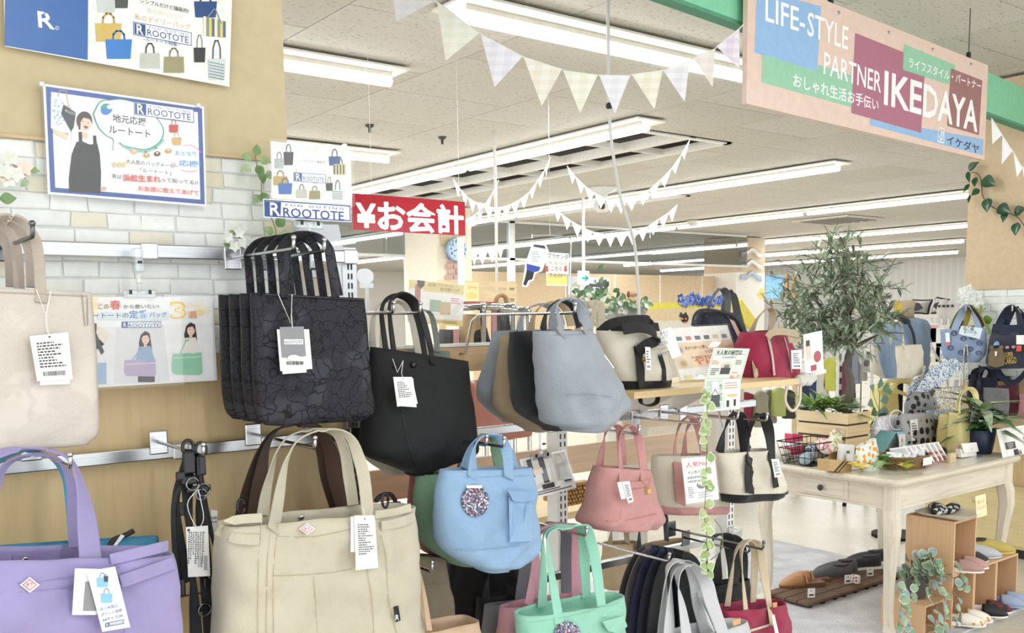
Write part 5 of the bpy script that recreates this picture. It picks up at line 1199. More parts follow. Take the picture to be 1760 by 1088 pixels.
m = MB(); m.tube(crom([onY(x, y, 2.52) for x, y in ((1190, 560), (1194, 542), (1205, 533), (1230, 534), (1262, 545), (1280, 575))], 5), .006, 6); part('shoulder_cord', m, M('#2a2c34'), b.root, smooth=True)
b.tagcard([(1254, 548), (1262, 552), (1275, 578), (1268, 578)], mat='#caa896', txt=False, y=2.47)
b = mk('crimson canvas tote with beige webbing on the shelf end', [(1277, 571, 1340, 567, .6), (1272, 596, 1358, 594, .8), (1275, 625, 1363, 622, 1), (1279, 651, 1366, 646, .95)], 2.3, CRIM, [[(1290, 575), (1300, 552), (1312, 536), (1323, 530), (1328, 540), (1326, 556), (1321, 572)]], seed=104, d=.15, hmat=M('#b9a287', 'fabric'), w=.03, wt=.028)
b.strap([(1289, 574), (1292, 610), (1301, 648)], .03, WEB, off=.004); b.strap([(1279, 580), (1282, 615), (1290, 649)], .016, WEB, off=.004); b.strap([(1320, 578), (1327, 610), (1331, 645)], .012, M('#e6ccc4', 'fabric'), off=.004); b.strap([(1348, 580), (1355, 605), (1361, 640)], .006, M('#e6ccc4', 'fabric'), off=.003)
for P, y in (([(1319, 580), (1327, 572), (1345, 570), (1370, 575), (1371, 582), (1355, 584)], 2.19), ([(1338, 560), (1350, 570), (1370, 572)], 2.3)):
    m = MB(); Q = crom([onY(x, q, y) for x, q in P], 5); m.ribbon(Q, [V((0, .3, 1))] * len(Q), .026, .004); part('handle', m, M('#c9b799', 'fabric'), b.root)
b.tagcard([(1360, 602), (1378, 602), (1378, 634), (1361, 634)], rows=6, seed=17, y=2.2)
# ---- two part leaflet on a clip
s = Sheet.Y((1227, 598), (1289, 599.5), (1211.5, 654), 1.955, 1.985)
t = thing('leaflet', 'pale green leaflet on two panels clipped above the cream and pink tote', 'leaflet', s.P(s.W / 2, s.Hh))
s.frame(.006, .0016, '#b7cbb9')
s.text('大人気の秘密は…', s.f(.1, .22), s.f(.9, .2), .017, '#2e2e30', 1.5, px=False); s.text('3つの仕切り!', s.f(.3, .32), s.f(.66, .31), .008, '#55555a', .4, px=False)
def fscr(s, a, b_, c, d, n, col, sd): 
    rnd = random.Random(sd)
    for r in range(n): v = b_ + (d - b_) * r / n; s.frect(a, v, a + (c - a) * rnd.uniform(.6, 1), v + (d - b_) / n * .5, col)
fscr(s, .06, .38, .26, .52, 3, '#df9a80', 1); fscr(s, .08, .62, .3, .85, 4, '#77777c', 2); fscr(s, .7, .36, .92, .52, 3, '#8d8d92', 3); fscr(s, .66, .74, .9, .8, 1, '#e3a04c', 4)
s.poly([(s.W * (.48 + .15 * math.cos(i * .4)), s.Hh * (.55 + .13 * math.sin(i * .4))) for i in range(16)], '#d9d2c2', px=False); s.frect(.34, .6, .6, .8, '#4a4a4c'); s.frect(.4, .5, .55, .6, '#8a8378')
s.text('No.1!?', s.f(.66, .95), s.f(.92, .93), .013, '#df8a5a', 1, px=False)
s.done(t, back='#dfe6dc')
s = Sheet.Y((1211.5, 654), (1273, 651), (1209, 708), 1.985)
s.frect(.04, .02, .48, .94, '#b9c6ba'); s.frect(.2, .05, .38, .5, '#e3e9f0'); s.frect(.16, .48, .42, .88, '#3f454c'); s.line([s.f(.2, .48), s.f(.28, .3), s.f(.38, .48)], .003, '#3f454c', px=False)
for i in range(12): s.frect(*(lambda u, v: (u, v, u + .05, v + .06))(random.choice((random.uniform(.05, .14), random.uniform(.4, .44))), random.uniform(.05, .8)), random.choice(('#8fa687', '#d3dccb', '#7f957c')))
fscr(s, .54, .1, .95, .34, 3, '#b9b19c', 5); s.frect(.54, .42, .96, .95, '#ece9df'); s.frect(.6, .62, .9, .9, '#f6f4ee'); s.frect(.6, .68, .68, .9, '#222226'); s.frect(.8, .66, .87, .88, '#222226'); s.frect(.62, .48, .9, .58, '#d3bd86')
s.done(t, back='#e6eae2', board='lower_panel', name='lower_print')
m = MB(); m.tube([onY(1235, 706, 1.99), onY(1238, 720, 2.1), onY(1243, 735, 2.4)], .004, 6); part('clip_arm', m, HW, t)
# ---- clipped picture card between the blue and the pink totes
s = Sheet.Y((893, 790), (972, 772), (916, 858), 2.2, 2.16)
t = thing('picture_card', 'white picture card on a clip between the pale blue and dusty pink totes', 'card', s.P(s.W / 2, s.Hh))
s.frect(.04, .05, .62, .8, '#d8d4cc'); s.frect(.12, .05, .22, .5, '#26262a'); s.frect(.36, .05, .48, .7, '#2b2b30'); s.frect(.3, .72, .56, .84, '#2b2b30'); s.frect(.2, .3, .4, .45, '#e3c9b6')
s.frect(.64, .05, .96, .72, '#c9c6bd'); s.frect(.68, .3, .9, .66, '#aeb0ac'); s.line([s.f(.7, .3), s.f(.76, .08), s.f(.84, .1), s.f(.86, .3)], .006, '#bdbab0', px=False)
s.frect(.78, .74, .94, .78, '#2b4a86'); fscr(s, .1, .86, .92, .97, 2, '#5a5a60', 8); s.text('ROOTOTE', s.f(.8, .83), s.f(.94, .83), .006, '#2b4a86', .5, px=False)
s.done(t, film=True)
clip('clear clip holding the picture card on the middle rail', 928, 782, 2.19, YW, (918, 744))
# ---- ivy string hanging in front of the totes
lv = []; rnd = random.Random(4)
st = [(1213, 672), (1216, 700), (1212, 740), (1214, 790), (1213, 840), (1211, 890), (1215, 925), (1212, 955), (1216, 985)]
for k in range(46):
    t_ = rnd.uniform(0, 7.99); i = int(t_); x = lerp(st[i][0], st[i + 1][0], t_ - i); y = lerp(st[i][1], st[i + 1][1], t_ - i); a = rnd.choice((-1, 1))
    L = rnd.uniform(.02, .036)
    lv.append((onY(x, y, 1.9), (a, -.3, rnd.uniform(-.9, .4)), L, L * .8))
vine('ivy_string', 'variegated ivy string hanging over the pink and cream totes', [onY(x, y, 1.9) for x, y in st], lv, [M('#a9c07a', 'leaf', c2='#7f9f58'), M('#c5d49a', 'leaf', c2='#93b068')], M('#7f8a55'), .0014, edge=M('#eef0dc'))
m = MB(); m.tube(crom([onY(x, y, 1.92) for x, y in ((1228, 893), (1240, 910), (1242, 935), (1236, 950), (1222, 962))], 4), .0016, 5); tag(part('curved_sprig', m, M('#7f8a55'), None, smooth=True), 'bare curved green stem beside the ivy string', 'stem')
# ---- cable from the ceiling
m = MB(); m.tube(crom([onY(x, y, 2.62) for x, y in ((1044, -70), (1047, 180), (1052, 250), (1061, 310), (1068, 345), (1084, 395), (1092, 430), (1097, 500), (1099, 570))], 6), .006, 8)
c = thing('power_cable', 'pale grey cable hanging from the ceiling behind the cream and black canvas tote', 'cable', onY(1099, 570, 2.62)); part('sheath', m, M('#c9c9c6', 'plain', rough=.4), c, smooth=True)
m = MB(); p = onY(1047, 182, 2.62); m.ball(p, .013, 8); part('cable_clip', m, M('#2b2b2d'), c, smooth=True)
# ---- things showing through the gondola from its far side
m_ = mk('salmon pink tote on the far side between the two planks', [(812, 655, 900, 648, .6), (808, 700, 905, 692, .9), (806, 760, 905, 745, 1)], 2.85, M('#c78a7e', 'plain', rough=.35), [], seed=111, d=.1, n=5)
mk('rose pink tote on the far side left of the salmon one', [(735, 660, 808, 655, .6), (733, 700, 806, 695, .9), (733, 790, 806, 775, 1)], 2.9, M('#d3a09c', 'plain', rough=.4), [], seed=112, d=.1, n=5)
m = MB(); m.prism([onY(x, y, 2.8) for x, y in ((1070, 680), (1182, 668), (1190, 728), (1072, 738))], (0, .01, 0)); tag(part('cream_board', m, M('#d9c7ab', 'plain')), 'cream board under the pale wood shelf behind the totes', 'board')
mk('beige canvas tote low on the far side behind the pink totes', [(1040, 935, 1095, 930, .7), (1038, 970, 1100, 962, 1), (1038, 1010, 1100, 1003, 1)], 2.95, M('#c9b391', 'fabric'), [[(1048, 938), (1052, 912), (1060, 900), (1074, 905), (1078, 934)]], seed=113, d=.12, hmat=M('#a8977c', 'fabric'))
mk('wide beige tote with navy straps low on the far side', [(1090, 945, 1178, 925, .7), (1086, 980, 1180, 962, 1), (1086, 1030, 1180, 1015, 1)], 2.9, M('#bda684', 'fabric'), [[(1098, 950), (1099, 915), (1102, 880), (1126, 868), (1142, 885), (1146, 930)]], seed=114, d=.14, hmat=M('#1d2032', 'fabric'), w=.03)
kb = thing('wicker_basket', 'woven wicker basket seen between the picture card and the pink tote', 'basket', onY(985, 875, 2.85))
for r in range(6):
    m = MB()
    for k in range(14):
        x = 958 + k * 5 + (r % 2) * 2.5; p = onY(x, 838 + r * 6.5 - k * 1.0, 2.85); m.b6(p.x - .0042, p.x + .0042, 2.84 - .004 * ((k + r) % 2), 2.852, p.z - .005, p.z + .005)
    part('weave_row', m, M('#b98f52', 'wood', ax='x'), kb, bevel=.001)
p = onY(985, 833, 2.86); m = MB(); m.b6(p.x - .07, p.x + .07, 2.83, 2.87, p.z - .002, p.z + .012); m.b6(p.x - .06, p.x + .06, 2.853, 2.98, p.z - .075, p.z - .002); part('rim', m, M('#a87d42', 'wood', ax='x'), kb, bevel=.003)
q = onY(1100, 1000, 3.0).z
lw = thing('low_shelf', 'pale wood shelf on the far side at knee height', 'shelf', V((2.75, 3.1, q)))
m = MB(); m.b6(2.25, 3.2, 2.96, 3.35, .70, .73); part('board', m, M('#dcc493', 'wood', ax='x'), lw, bevel=.002)
for x in (2.3, 3.15): m = MB(); m.b6(x - .02, x + .02, 3.3, 3.34, 0, .70); part('leg', m, WPOST, lw)
# ================================================================== display table
TX0, TX1, TY0, TY1, TZ = 4.03, 5.27, 2.35, 3.2, .765
OAK = M('#ddd4c2', 'wood', ax='x', amt=.16); OAKY = M('#ddd4c2', 'wood', ax='y', amt=.16); OAKZ = M('#ddd4c2', 'wood', ax='z', amt=.16)
t = thing('display_table', 'bleached wood table with curved legs and a small drawer', 'table', V(((TX0 + TX1) / 2, (TY0 + TY1) / 2, 0)))
def rrect(x0, x1, y0, y1, r, z, n=5):
    P = []
    for cx, cy, a in ((x1 - r, y1 - r, 0), (x0 + r, y1 - r, 90), (x0 + r, y0 + r, 180), (x1 - r, y0 + r, 270)):
        for k in range(n + 1): b_ = math.radians(a + 90 * k / n); P.append(V((cx + r * math.cos(b_), cy + r * math.sin(b_), z)))
    return P
m = MB(); e = .0
m.loft([rrect(TX0 + .012, TX1 - .012, TY0 + .012, TY1 - .012, .04, TZ - .034), rrect(TX0 + .004, TX1 - .004, TY0 + .004, TY1 - .004, .05, TZ - .026), rrect(TX0, TX1, TY0, TY1, .05, TZ - .016), rrect(TX0 + .002, TX1 - .002, TY0 + .002, TY1 - .002, .05, TZ - .006), rrect(TX0 + .009, TX1 - .009, TY0 + .009, TY1 - .009, .045, TZ - .001), rrect(TX0 + .012, TX1 - .012, TY0 + .012, TY1 - .012, .045, TZ - .001)])
part('tabletop', m, M('#dad0bd', 'wood', ax='x', amt=.12), t)
m = MB(); m.loft([rrect(TX0 + .018, TX1 - .018, TY0 + .018, TY1 - .018, .04, TZ - .001), rrect(TX0 + .02, TX1 - .02, TY0 + .02, TY1 - .02, .04, TZ)]); part('top_mat', m, M('#dbd4c4', 'plain', rough=.25), t)
ax0, ax1, ay0, ay1, az0, az1 = TX0 + .05, TX1 - .05, TY0 + .05, TY1 - .05, TZ - .15, TZ - .034
m = MB(); m.b6(ax0, ax1, ay0, ay0 + .02, az0, az1); m.b6(ax0, ax1, ay0 - .006, ay0, az0, az0 + .012); part('apron', m, OAK, t, bevel=.002)
m = MB(); m.b6(ax0, ax1, ay1 - .02, ay1, az0, az1); part('apron', m, OAK, t, bevel=.002)
m = MB(); m.b6(ax0, ax0 + .02, ay0, ay1, az0, az1); m.b6(ax0 - .006, ax0, ay0, ay1, az0, az0 + .012); part('apron', m, OAKY, t, bevel=.002)
m = MB(); m.b6(ax1 - .02, ax1, ay0, ay1, az0, az1); part('apron', m, OAKY, t, bevel=.002)
dy0, dy1 = onX(1458, 850, ax0).y, onX(1375, 835, ax0).y
m = MB(); m.b6(ax0 - .008, ax0 + .002, dy0, dy1, az0 + .018, az1 - .006); dr = part('drawer', m, OAKY, t, bevel=.003)
m = MB(); m.b6(ax0 - .012, ax0 - .006, dy0 + .02, dy1 - .02, az0 + .03, az1 - .018); part('drawer_panel', m, OAKY, dr, bevel=.004)
m = MB(); m.lathe(V((ax0 - .012, (dy0 + dy1) / 2, (az0 + az1) / 2 + .004)), [(.006, 0), (.006, .008), (.015, .014), (.016, .02), (.009, .026), (.001, .027)], 14, Matrix.Rotation(-PI / 2, 3, 'Y')); part('knob', m, M('#3a3530', 'plain', rough=.3), dr, smooth=True)
for sx, sy in ((0, 0), (0, 1), (1, 0), (1, 1)):
    cx, cy = (ax0 + .02 if sx == 0 else ax1 - .02), (ay0 + .02 if sy == 0 else ay1 - .02); ox, oy = (-1 if sx == 0 else 1), (-1 if sy == 0 else 1)
    m = MB(); rings = []
    for z, w, off in ((az1, .036, 0), (az0, .036, 0), (az0 - .04, .038, .008), (az0 - .12, .034, .014), (.38, .027, .004), (.24, .022, -.006), (.12, .02, -.006), (.05, .021, .004), (.025, .026, .014), (.012, .024, .014)):
        rings.append([V((cx + ox * off + a * w, cy + oy * off + b_ * w, z)) for a, b_ in ((-1, -.6), (-.6, -1), (.6, -1), (1, -.6), (1, .6), (.6, 1), (-.6, 1), (-1, .6))])
    m.loft(rings[::-1]); part('leg', m, OAKZ, t)
# ------------------------------------------------------------------ goods on the table
def T(x, y): return onZ(x, y, TZ)
def yT(x, y): return T(x, y).y
def face(name, label, cat, pts, y, d, mat, parts=(), bevel=.002, group=None, yb=None):
    """box-like thing: front outline in pixels on the plane Y=y, given depth"""
    P = [onY(px, py, y) for px, py in pts]; c = sum(P, V()) / len(P)
    th_ = thing(name, label, cat, V((c.x, y, min(p.z for p in P))), group)
    m = MB(); m.prism(P, (0, d, 0)); part('body', m, mat, th_, bevel=bevel)
    return th_
# wire basket
wb = thing('wire_basket', 'black wire basket of folded cloths near the drawer', 'basket', T(1395, 800)); WIRE = M('#23262a', 'metal', rough=.5)
c0 = T(1393, 796); bx, by, bz = .14, .1, .1
def rr(z, k, n=6): return [c0 + V((x * k, y * k, z)) for x, y in ((-bx, -by), (bx, -by), (bx, by), (-bx, by), (-bx, -by))]
for z, k in ((.004, .82), (.045, .9), (.085, .98), (.12, 1.04)):
    m = MB(); m.tube(rr(z, k), .003 if z > .1 else .002, 5); part('wire_ring', m, WIRE, wb)
m = MB()
for i in range(9):
    q = -1 + 2 * i / 8
    for sy in (-1, 1): m.tube([c0 + V((q * bx * .82, sy * by * .82, .004)), c0 + V((q * bx * 1.04, sy * by * 1.04, .12))], .0018, 4)
    m.tube([c0 + V((q * bx * .82, -by * .82, .004)), c0 + V((q * bx * .82, by * .82, .004))], .0018, 4)
for i in range(6):
    q = -1 + 2 * i / 5
    for sx in (-1, 1): m.tube([c0 + V((sx * bx * .82, q * by * .82, .004)), c0 + V((sx * bx * 1.04, q * by * 1.04, .12))], .0018, 4)
part('wires', m, WIRE, wb, kind='stuff')
m = MB(); m.prism([c0 + V(p) for p in ((-.0, -by * 1.04 - .004, .035), (.07, -by * 1.04 - .004, .035), (.07, -by * 1.0 - .004, .085), (.0, -by - .004, .085))], (0, -.001, -.03)); part('kraft_label', m, M('#a98a62'), wb)
def cloth(label, c, L, r, ang, mat, name='folded_cloth', sq=.6, group='rolled cloths in and by the wire basket', tilt=0):
    m = MB(); d = V((math.cos(ang), math.sin(ang), tilt)); rings = []; sd = V((-d.y, d.x, 0)).normalized(); n = 8
    for i in range(9):
        q = -1 + i / 4; rr_ = r * (1 - .25 * abs(q) ** 3) * (1 + .08 * math.sin(i * 2.3))
        rings.append([V(c) + d * L * q / 2 + sd * rr_ * math.cos(2 * PI * k / 12) + V((0, 0, rr_ * sq * math.sin(2 * PI * k / 12) + rr_ * sq)) for k in range(12)])
    m.loft(rings); o = part(name, m, mat, None, smooth=True); return tag(o, label, 'cloth', group)
cloth('pale blue folded cloth inside the wire basket', c0 + V((-.03, 0, .01)), .2, .035, .5, M('#b9d0dc', 'fabric'))
cloth('navy striped folded cloth lying high in the wire basket', c0 + V((.01, -.01, .07)), .19, .025, .35, M('#4c5f74', 'stripe', c2='#d8e0e6', s=300))
cloth('cream folded cloth inside the wire basket', c0 + V((.06, .02, .01)), .16, .036, .9, M('#ece6d8', 'fabric'))
cloth('off white bundled cloth left of the wire basket', T(1356, 790) + V((0, .05, .0)), .2, .05, .6, M('#ebe6da', 'fabric'))
face('small_box', 'small pink and white box behind the wire basket', 'box', [(1362, 788), (1380, 789), (1380, 747), (1362, 745)], yT(1370, 788.5) , .05, M('#c9486a', 'stripe', c2='#f1eeee', s=90, ax='z'))
b = face('kraft_box', 'kraft paper box with two black diagonal stripes', 'box', [(1426, 810), (1464, 813), (1465, 793), (1426, 790.5)], yT(1445, 812), .07, M('#c2a172', 'plain'))
s = Sheet.Y((1426, 790.5), (1465, 793), (1426, 810), yT(1445, 812) - .0008); s.poly([(1433, 810.5), (1436, 811), (1453, 792.4), (1450, 792)], '#2b2825'); s.poly([(1440, 811), (1442, 811.3), (1458, 793), (1456, 792.6)], '#2b2825'); s.done(b, board=None)
y0 = yT(1456, 806)
b = face('white_card_box', 'white box standing behind the kraft box', 'box', [(1447, 806), (1469, 807), (1469, 765), (1448, 763)], y0 + .06, .03, M('#f1f0ee')); s = Sheet.Y((1448, 763), (1469, 765), (1447, 806), y0 + .0592); s.rect(1455, 775, 1460, 779, '#5a5a60'); s.scribble(1451, 790, 1460, 794, 2); s.done(b, board=None)
face('white_card_box', 'slim white box between the kraft box and the orange flower pouch', 'box', [(1466, 808), (1476, 808), (1476, 782), (1466, 781)], y0 + .01, .04, M('#efeeee'))
def pouch(label, rows, y, d, mat, n=2.6, seed=0, **k): return Bag('pouch', label, rows, y, d, mat, n=n, seed=seed, cat='pouch', wr=.003, **k)
pouch('mint pouch printed with orange flowers', [(1474, 768, 1503, 753, .5), (1474, 785, 1506, 775, .9), (1478, 800, 1508, 796, 1), (1484, 809, 1508, 805, .9)], yT(1495, 808), .05, M('#dfe9e2', 'dots', c2='#e59a3a', s=30, r=.34, rnd=.7), n=3.5, floor=.1)
cloth('pink floral rolled pouch behind the white box', T(1452, 800) + V((0, .12, .06)), .22, .045, .7, M('#dfb9b6', 'print', s=90, cols=('#e7cfcb', '#d9a3a6', '#efe4dc', '#c98a8d')), 'rolled_pouch', .7, 'rolled floral pouches')
cloth('green and pink floral rolled pouch leaning over the pink one', T(1476, 800) + V((0, .14, .1)), .24, .035, .5, M('#cfd0a8', 'print', s=90, cols=('#d6d6b0', '#c4788a', '#e7e2cc', '#a9b98a')), 'rolled_pouch', .7, 'rolled floral pouches', .25)
m = MB(); m.prism([onY(x, y, yT(1455, 800) + .25) for x, y in ((1443, 757), (1455, 761), (1466, 725), (1449, 723))], (0, .012, 0)); tag(part('floral_pack', m, M('#e6ecdf', 'print', s=70, cols=('#e9efe4', '#cfdcc6', '#dfe6d2')), bevel=.003), 'tall pale green floral packet leaning by the leaves', 'packet')
# garland of yellow flowers
gl = thing('flower_garland', 'garland of yellow flowers and green leaves on the table front', 'artificial flower', T(1515, 812))
for k, (x, y, L, dx) in enumerate(((1490, 808, .07, -1), (1503, 806, .08, .2), (1512, 806, .08, -.3), (1520, 808, .06, 1), (1528, 804, .07, .3), (1536, 805, .06, -.5), (1545, 808, .06, .8), (1552, 812, .07, 0), (1556, 816, .06, -1), (1500, 814, .06, .6))):
    m = MB(); leafmesh(m, T(x, y) + V((0, 0, .03)), (dx, -.6, .5), (0, -.5, 1), L * 1.15, L * .9); part('leaf', m, IVL[k % 3] if k % 2 else M('#5c8f3f', 'leaf', c2='#86b05a'), gl, smooth=True)
for k, (x, y) in enumerate(((1472, 812), (1482, 815), (1506, 800), (1551, 808), (1558, 814), (1478, 811))):
    m = MB()
    for q in range(6): a = q * PI / 3; leafmesh(m, T(x, y) + V((0, 0, .025)), (math.cos(a), math.sin(a), .6), (0, 0, 1), .05, .042)
    part('flower', m, M('#ecd94f' if k % 2 == 0 else '#f0e58a', 'plain'), gl, smooth=True)
m = MB(); m.tube(crom([T(x, y) + V((0, 0, .012)) for x, y in ((1466, 812), (1490, 810), (1515, 808), (1540, 810), (1560, 816))], 4), .002, 5); part('stem', m, M('#6f8a4a'), gl)
# wicker tray
ORD = ('first', 'second', 'third', 'fourth', 'fifth', 'sixth', 'seventh', 'eighth', 'ninth')
tr = thing('wicker_tray', 'oval brown wicker tray of white sachets with a paper label', 'basket', T(1554, 806)); c1 = T(1554, 802)
for k in range(7):
    z = .006 + k * .009; f = .86 + k * .026; m = MB(); m.tube([c1 + V((math.cos(a * PI / 20) * .155 * f, math.sin(a * PI / 20) * .1 * f, z + .002 * math.sin(a * 2.5 + k * PI))) for a in range(41)], .0055, 6); part('wicker_coil', m, M('#7d5f3c', 'wood', ax='x', amt=.3), tr, smooth=True)
m = MB(); m.lathe(c1, [(.1, 0), (.1, .006)], 24); part('bottom', m, M('#6f5434'), tr)
pl_ = c1 + V((.03, -.1, .035)); m = MB(); m.prism([pl_ + V(p) for p in ((-.04, -.004, -.018), (.05, 0, -.018), (.05, 0, .02), (-.04, -.004, .02))], (0, -.002, 0)); part('paper_label', m, M('#f2f0ec'), tr)
for k in range(9):
    a = .35 * k; p = c1 + V((-.1 + .024 * k, .02 * math.sin(k * 2.1), .05 + .003 * k)); R_ = Matrix.Rotation(.35 + .1 * math.sin(k), 3, 'Z') @ Matrix.Rotation(-.45, 3, 'Y')
    m = MB(); m.box(p, (.09, .07, .006), R_); tag(part('sachet', m, M(('#eef0f1', '#e3e6ea', '#f3f1ee')[k % 3], 'print', s=120, cols=('#eef0f1', '#eef0f1', '#c9ced6', '#f4f4f4')), None, bevel=.002), 'white sachet in the wicker tray, %s from its left end' % ORD[k], 'packet', 'white sachets in the wicker tray')
for k in range(8):
    p = T(1580 + k * 8, 806 - k * 1.4) + V((0, .09, .05)); R_ = Matrix.Rotation(.1, 3, 'Z') @ Matrix.Rotation(-.6, 3, 'Y') @ Matrix.Rotation(-.25, 3, 'X')
    m = MB(); m.box(p, (.01, .09, .12), R_); tag(part('white_packet', m, M('#f4f2f1', 'print', s=45, cols=('#f5f3f2', '#f5f3f2', '#f1efee', '#d8787f', '#f5f3f2')), None, bevel=.003), 'white and red packet, %s from the left in the leaning row' % ORD[k], 'packet', 'leaning row of white and red packets')
# teal tent card
yq = yT(1540, 792) + .12
q0 = thing('tent_card', 'teal tent shaped card standing behind the wicker tray', 'card', T(1540, 785) + V((0, .1, 0)))
a_, b_, c_ = onY(1520, 777, yq), onY(1541, 742, yq), onY(1551, 777, yq)
m = MB(); m.prism([a_, b_, b_ + V((.004, .1, 0)), a_ + V((.004, .1, 0))], (.003, 0, 0)); part('left_leaf', m, M('#7fb6bd', 'plain'), q0)
f0, f1 = onY(1557, 742, yq + .02), onY(1567, 775, yq + .02)
m = MB(); m.prism([b_, f0, f1, c_], (0, .003, 0)); part('right_leaf', m, M('#8cc3cc', 'plain'), q0)
s = Sheet(b_ + (c_ - b_) * .12 + (f0 - b_) * .15 + V((0, -.001, 0)), f0 + (f1 - f0) * .12 + (b_ - f0) * .15 + V((0, -.001, 0)), c_ + (b_ - c_) * .1 + (f1 - c_) * .15 + V((0, -.001, 0))); s.frect(.3, .2, .6, .7, '#e7dfe6'); s.frect(.35, .3, .55, .5, '#cf8e98'); fscr(s, .15, .74, .85, .94, 3, '#99aaaa', 3); s.done(q0, board='card_print', th=.0006)
pouch('clear vinyl pouch full of pastel charms', [(1506, 718, 1546, 712, .4), (1501, 735, 1550, 730, .9), (1500, 752, 1551, 750, 1), (1506, 770, 1546, 770, .9)], yT(1525, 790) + .2, .09, M('#e4dfe6', 'print', s=110, rough=.15, cols=('#ece9ee', '#e2dbe3', '#efe3e6', '#cfd8e4', '#f3f1f2', '#d9c6d2')), n=2.4)
m = MB(); q = yT(1540, 790) + .14; m.tube([onY(1541 + 13 * math.cos(a * PI / 10), 722 + 17 * math.sin(a * PI / 10), q) for a in range(21)], .004, 6); tag(part('hoop', m, M('#e6eaf0', 'plain', rough=.15), None, smooth=True), 'pale round vinyl handle on the clear pouch', 'handle')
# bags standing on the table
b = pouch('grey pouch bag printed with black flowers and a white tag', [(1546, 712, 1606, 708, .5), (1546, 735, 1610, 733, .9), (1550, 758, 1613, 756, 1), (1554, 772, 1612, 770, .95)], yT(1580, 790) + .22, .09, M('#a9a8aa', 'dots', c2='#17171a', s=17, r=.36, rnd=.25), n=4)
b.tagcard([(1564, 722), (1577, 720), (1580, 756), (1567, 758)], rows=5, seed=4)
b.patch([(1606, 720), (1613, 722), (1616, 746), (1606, 744)], M('#54402f'), .01, name='brown_tab')
pouch('grey and black flower scarf bunched above the flower pouch', [(1570, 675, 1595, 674, .7), (1560, 692, 1604, 690, 1), (1558, 712, 1602, 708, .9)], yT(1580, 790) + .3, .1, M('#8f9094', 'dots', c2='#17171a', s=22, r=.38, rnd=.5), n=2.2, seed=6)
pouch('silver blue foil pouch behind the flower pouch', [(1594, 706, 1634, 704, .6), (1596, 730, 1636, 728, 1), (1604, 764, 1628, 764, .9)], yT(1610, 790) + .28, .09, M('#9fb2c6', 'print', s=160, rough=.25, cols=('#c6d3e0', '#8fa6bf', '#e6ecf2', '#6f86a3', '#b3bfcc')), n=2.6)
pouch('speckled silver pouch behind the yellow tote', [(1604, 668, 1652, 664, .6), (1602, 690, 1654, 688, 1), (1606, 712, 1650, 712, .9)], yT(1630, 780) + .33, .09, M('#b9b5a8', 'print', s=170, rough=.25, cols=('#d5d2c6', '#8f8c80', '#eceae2', '#a39f8f', '#c7bfa6')), n=2.6)
yy = yT(1665, 779)
YEL = M('#e9da9a', 'dots', c2='#d6c480', s=75, r=.18)
b = Bag('tote_bag', 'small yellow dotted tote with a blank swing tag on the table', [(1640, 709, 1692, 707, .8), (1639, 740, 1692, 740, 1), (1638, 778, 1692, 779, 1)], yy + .04, .09, YEL, n=9, seed=7, wr=.001, top=.9, floor=.6)
b.handle([(1649, 712), (1650, 690), (1656, 674), (1668, 668), (1677, 676), (1680, 692), (1681, 711)], .026, topy=yy + .05, twist=.6, th=.004); b.handle([(1644, 709), (1646, 688), (1654, 672), (1665, 667), (1674, 675), (1677, 690), (1678, 707)], .026, topy=yy + .09, twist=.6, back=True, th=.004)
b.tagcard([(1671, 706), (1681, 708), (1677, 729), (1667, 726)], txt=False, y=yy - .02, string=[(1680, 690), (1677, 700)])
Bag('tote_bag', 'second yellow dotted tote just behind the small one', [(1622, 712, 1660, 709, .8), (1619, 740, 1660, 740, 1), (1616, 776, 1660, 775, 1)], yy + .17, .08, YEL, n=8, wr=.001, top=.9)
b = Bag('tote_bag', 'tall yellow dotted tote with drooping handles behind the clear pouch', [(1505, 662, 1535, 660, .7), (1504, 700, 1535, 700, 1), (1500, 760, 1535, 758, 1)], yT(1520, 780) + .5, .1, YEL, n=8, wr=.002)
for P in ([(1508, 672), (1530, 655), (1555, 656), (1572, 668), (1580, 690)], [(1508, 668), (1540, 672), (1570, 684), (1590, 690)], [(1530, 670), (1545, 656), (1570, 655), (1590, 672), (1598, 682)]):
    m = MB(); Q = crom([onY(x, q, b.y - .1) for x, q in P], 5); m.ribbon(Q, [V((0, .5, 1))] * len(Q), .03, .004); part('handle', m, YEL, b.root)
# foil and cloth handles rising over the goods
FOIL = M('#b9c6d8', 'print', s=130, rough=.2, cols=('#e9eff6', '#8ea2c0', '#c9d5e4', '#5f7396', '#f3f6fa', '#a9b7cc')); FOL2 = M('#cfcabb', 'print', s=130, rough=.25, cols=('#e6e3d8', '#9b968a', '#f0eee6', '#b9b2a0'))
def loose(name, label, P, w, mat, y, cat='strap', wd=(1, .4, 0), th=.006, ws=None):
    m = MB(); Q = crom([onY(x, q, y) for x, q in P], 6); m.ribbon(Q, [V(wd)] * len(Q), [w * (.7 + .5 * math.sin(PI * i / (len(Q) - 1))) for i in range(len(Q))], th); return tag(part(name, m, mat, None, smooth=True), label, cat)
yf_ = yT(1620, 780) + .36
loose('foil_strap', 'shiny blue and white foil strap rising to the upper right', [(1575, 700), (1590, 672), (1612, 645), (1640, 628), (1648, 622)], .09, FOIL, yf_, wd=(.5, .5, .8))
loose('foil_strap', 'wide foil strap folded below the rising one', [(1568, 690), (1580, 668), (1600, 655), (1625, 640)], .1, FOIL, yf_ + .06, wd=(.3, .6, .8))
loose('foil_strap', 'upright speckled silver strap left of the twin handles', [(1600, 592), (1608, 610), (1618, 625), (1626, 645), (1630, 670)], .06, FOL2, yf_ + .15)
loose('foil_strap', 'left one of the tall twin speckled silver straps', [(1660, 592), (1657, 610), (1656, 635), (1654, 665)], .045, FOL2, yf_ + .02)
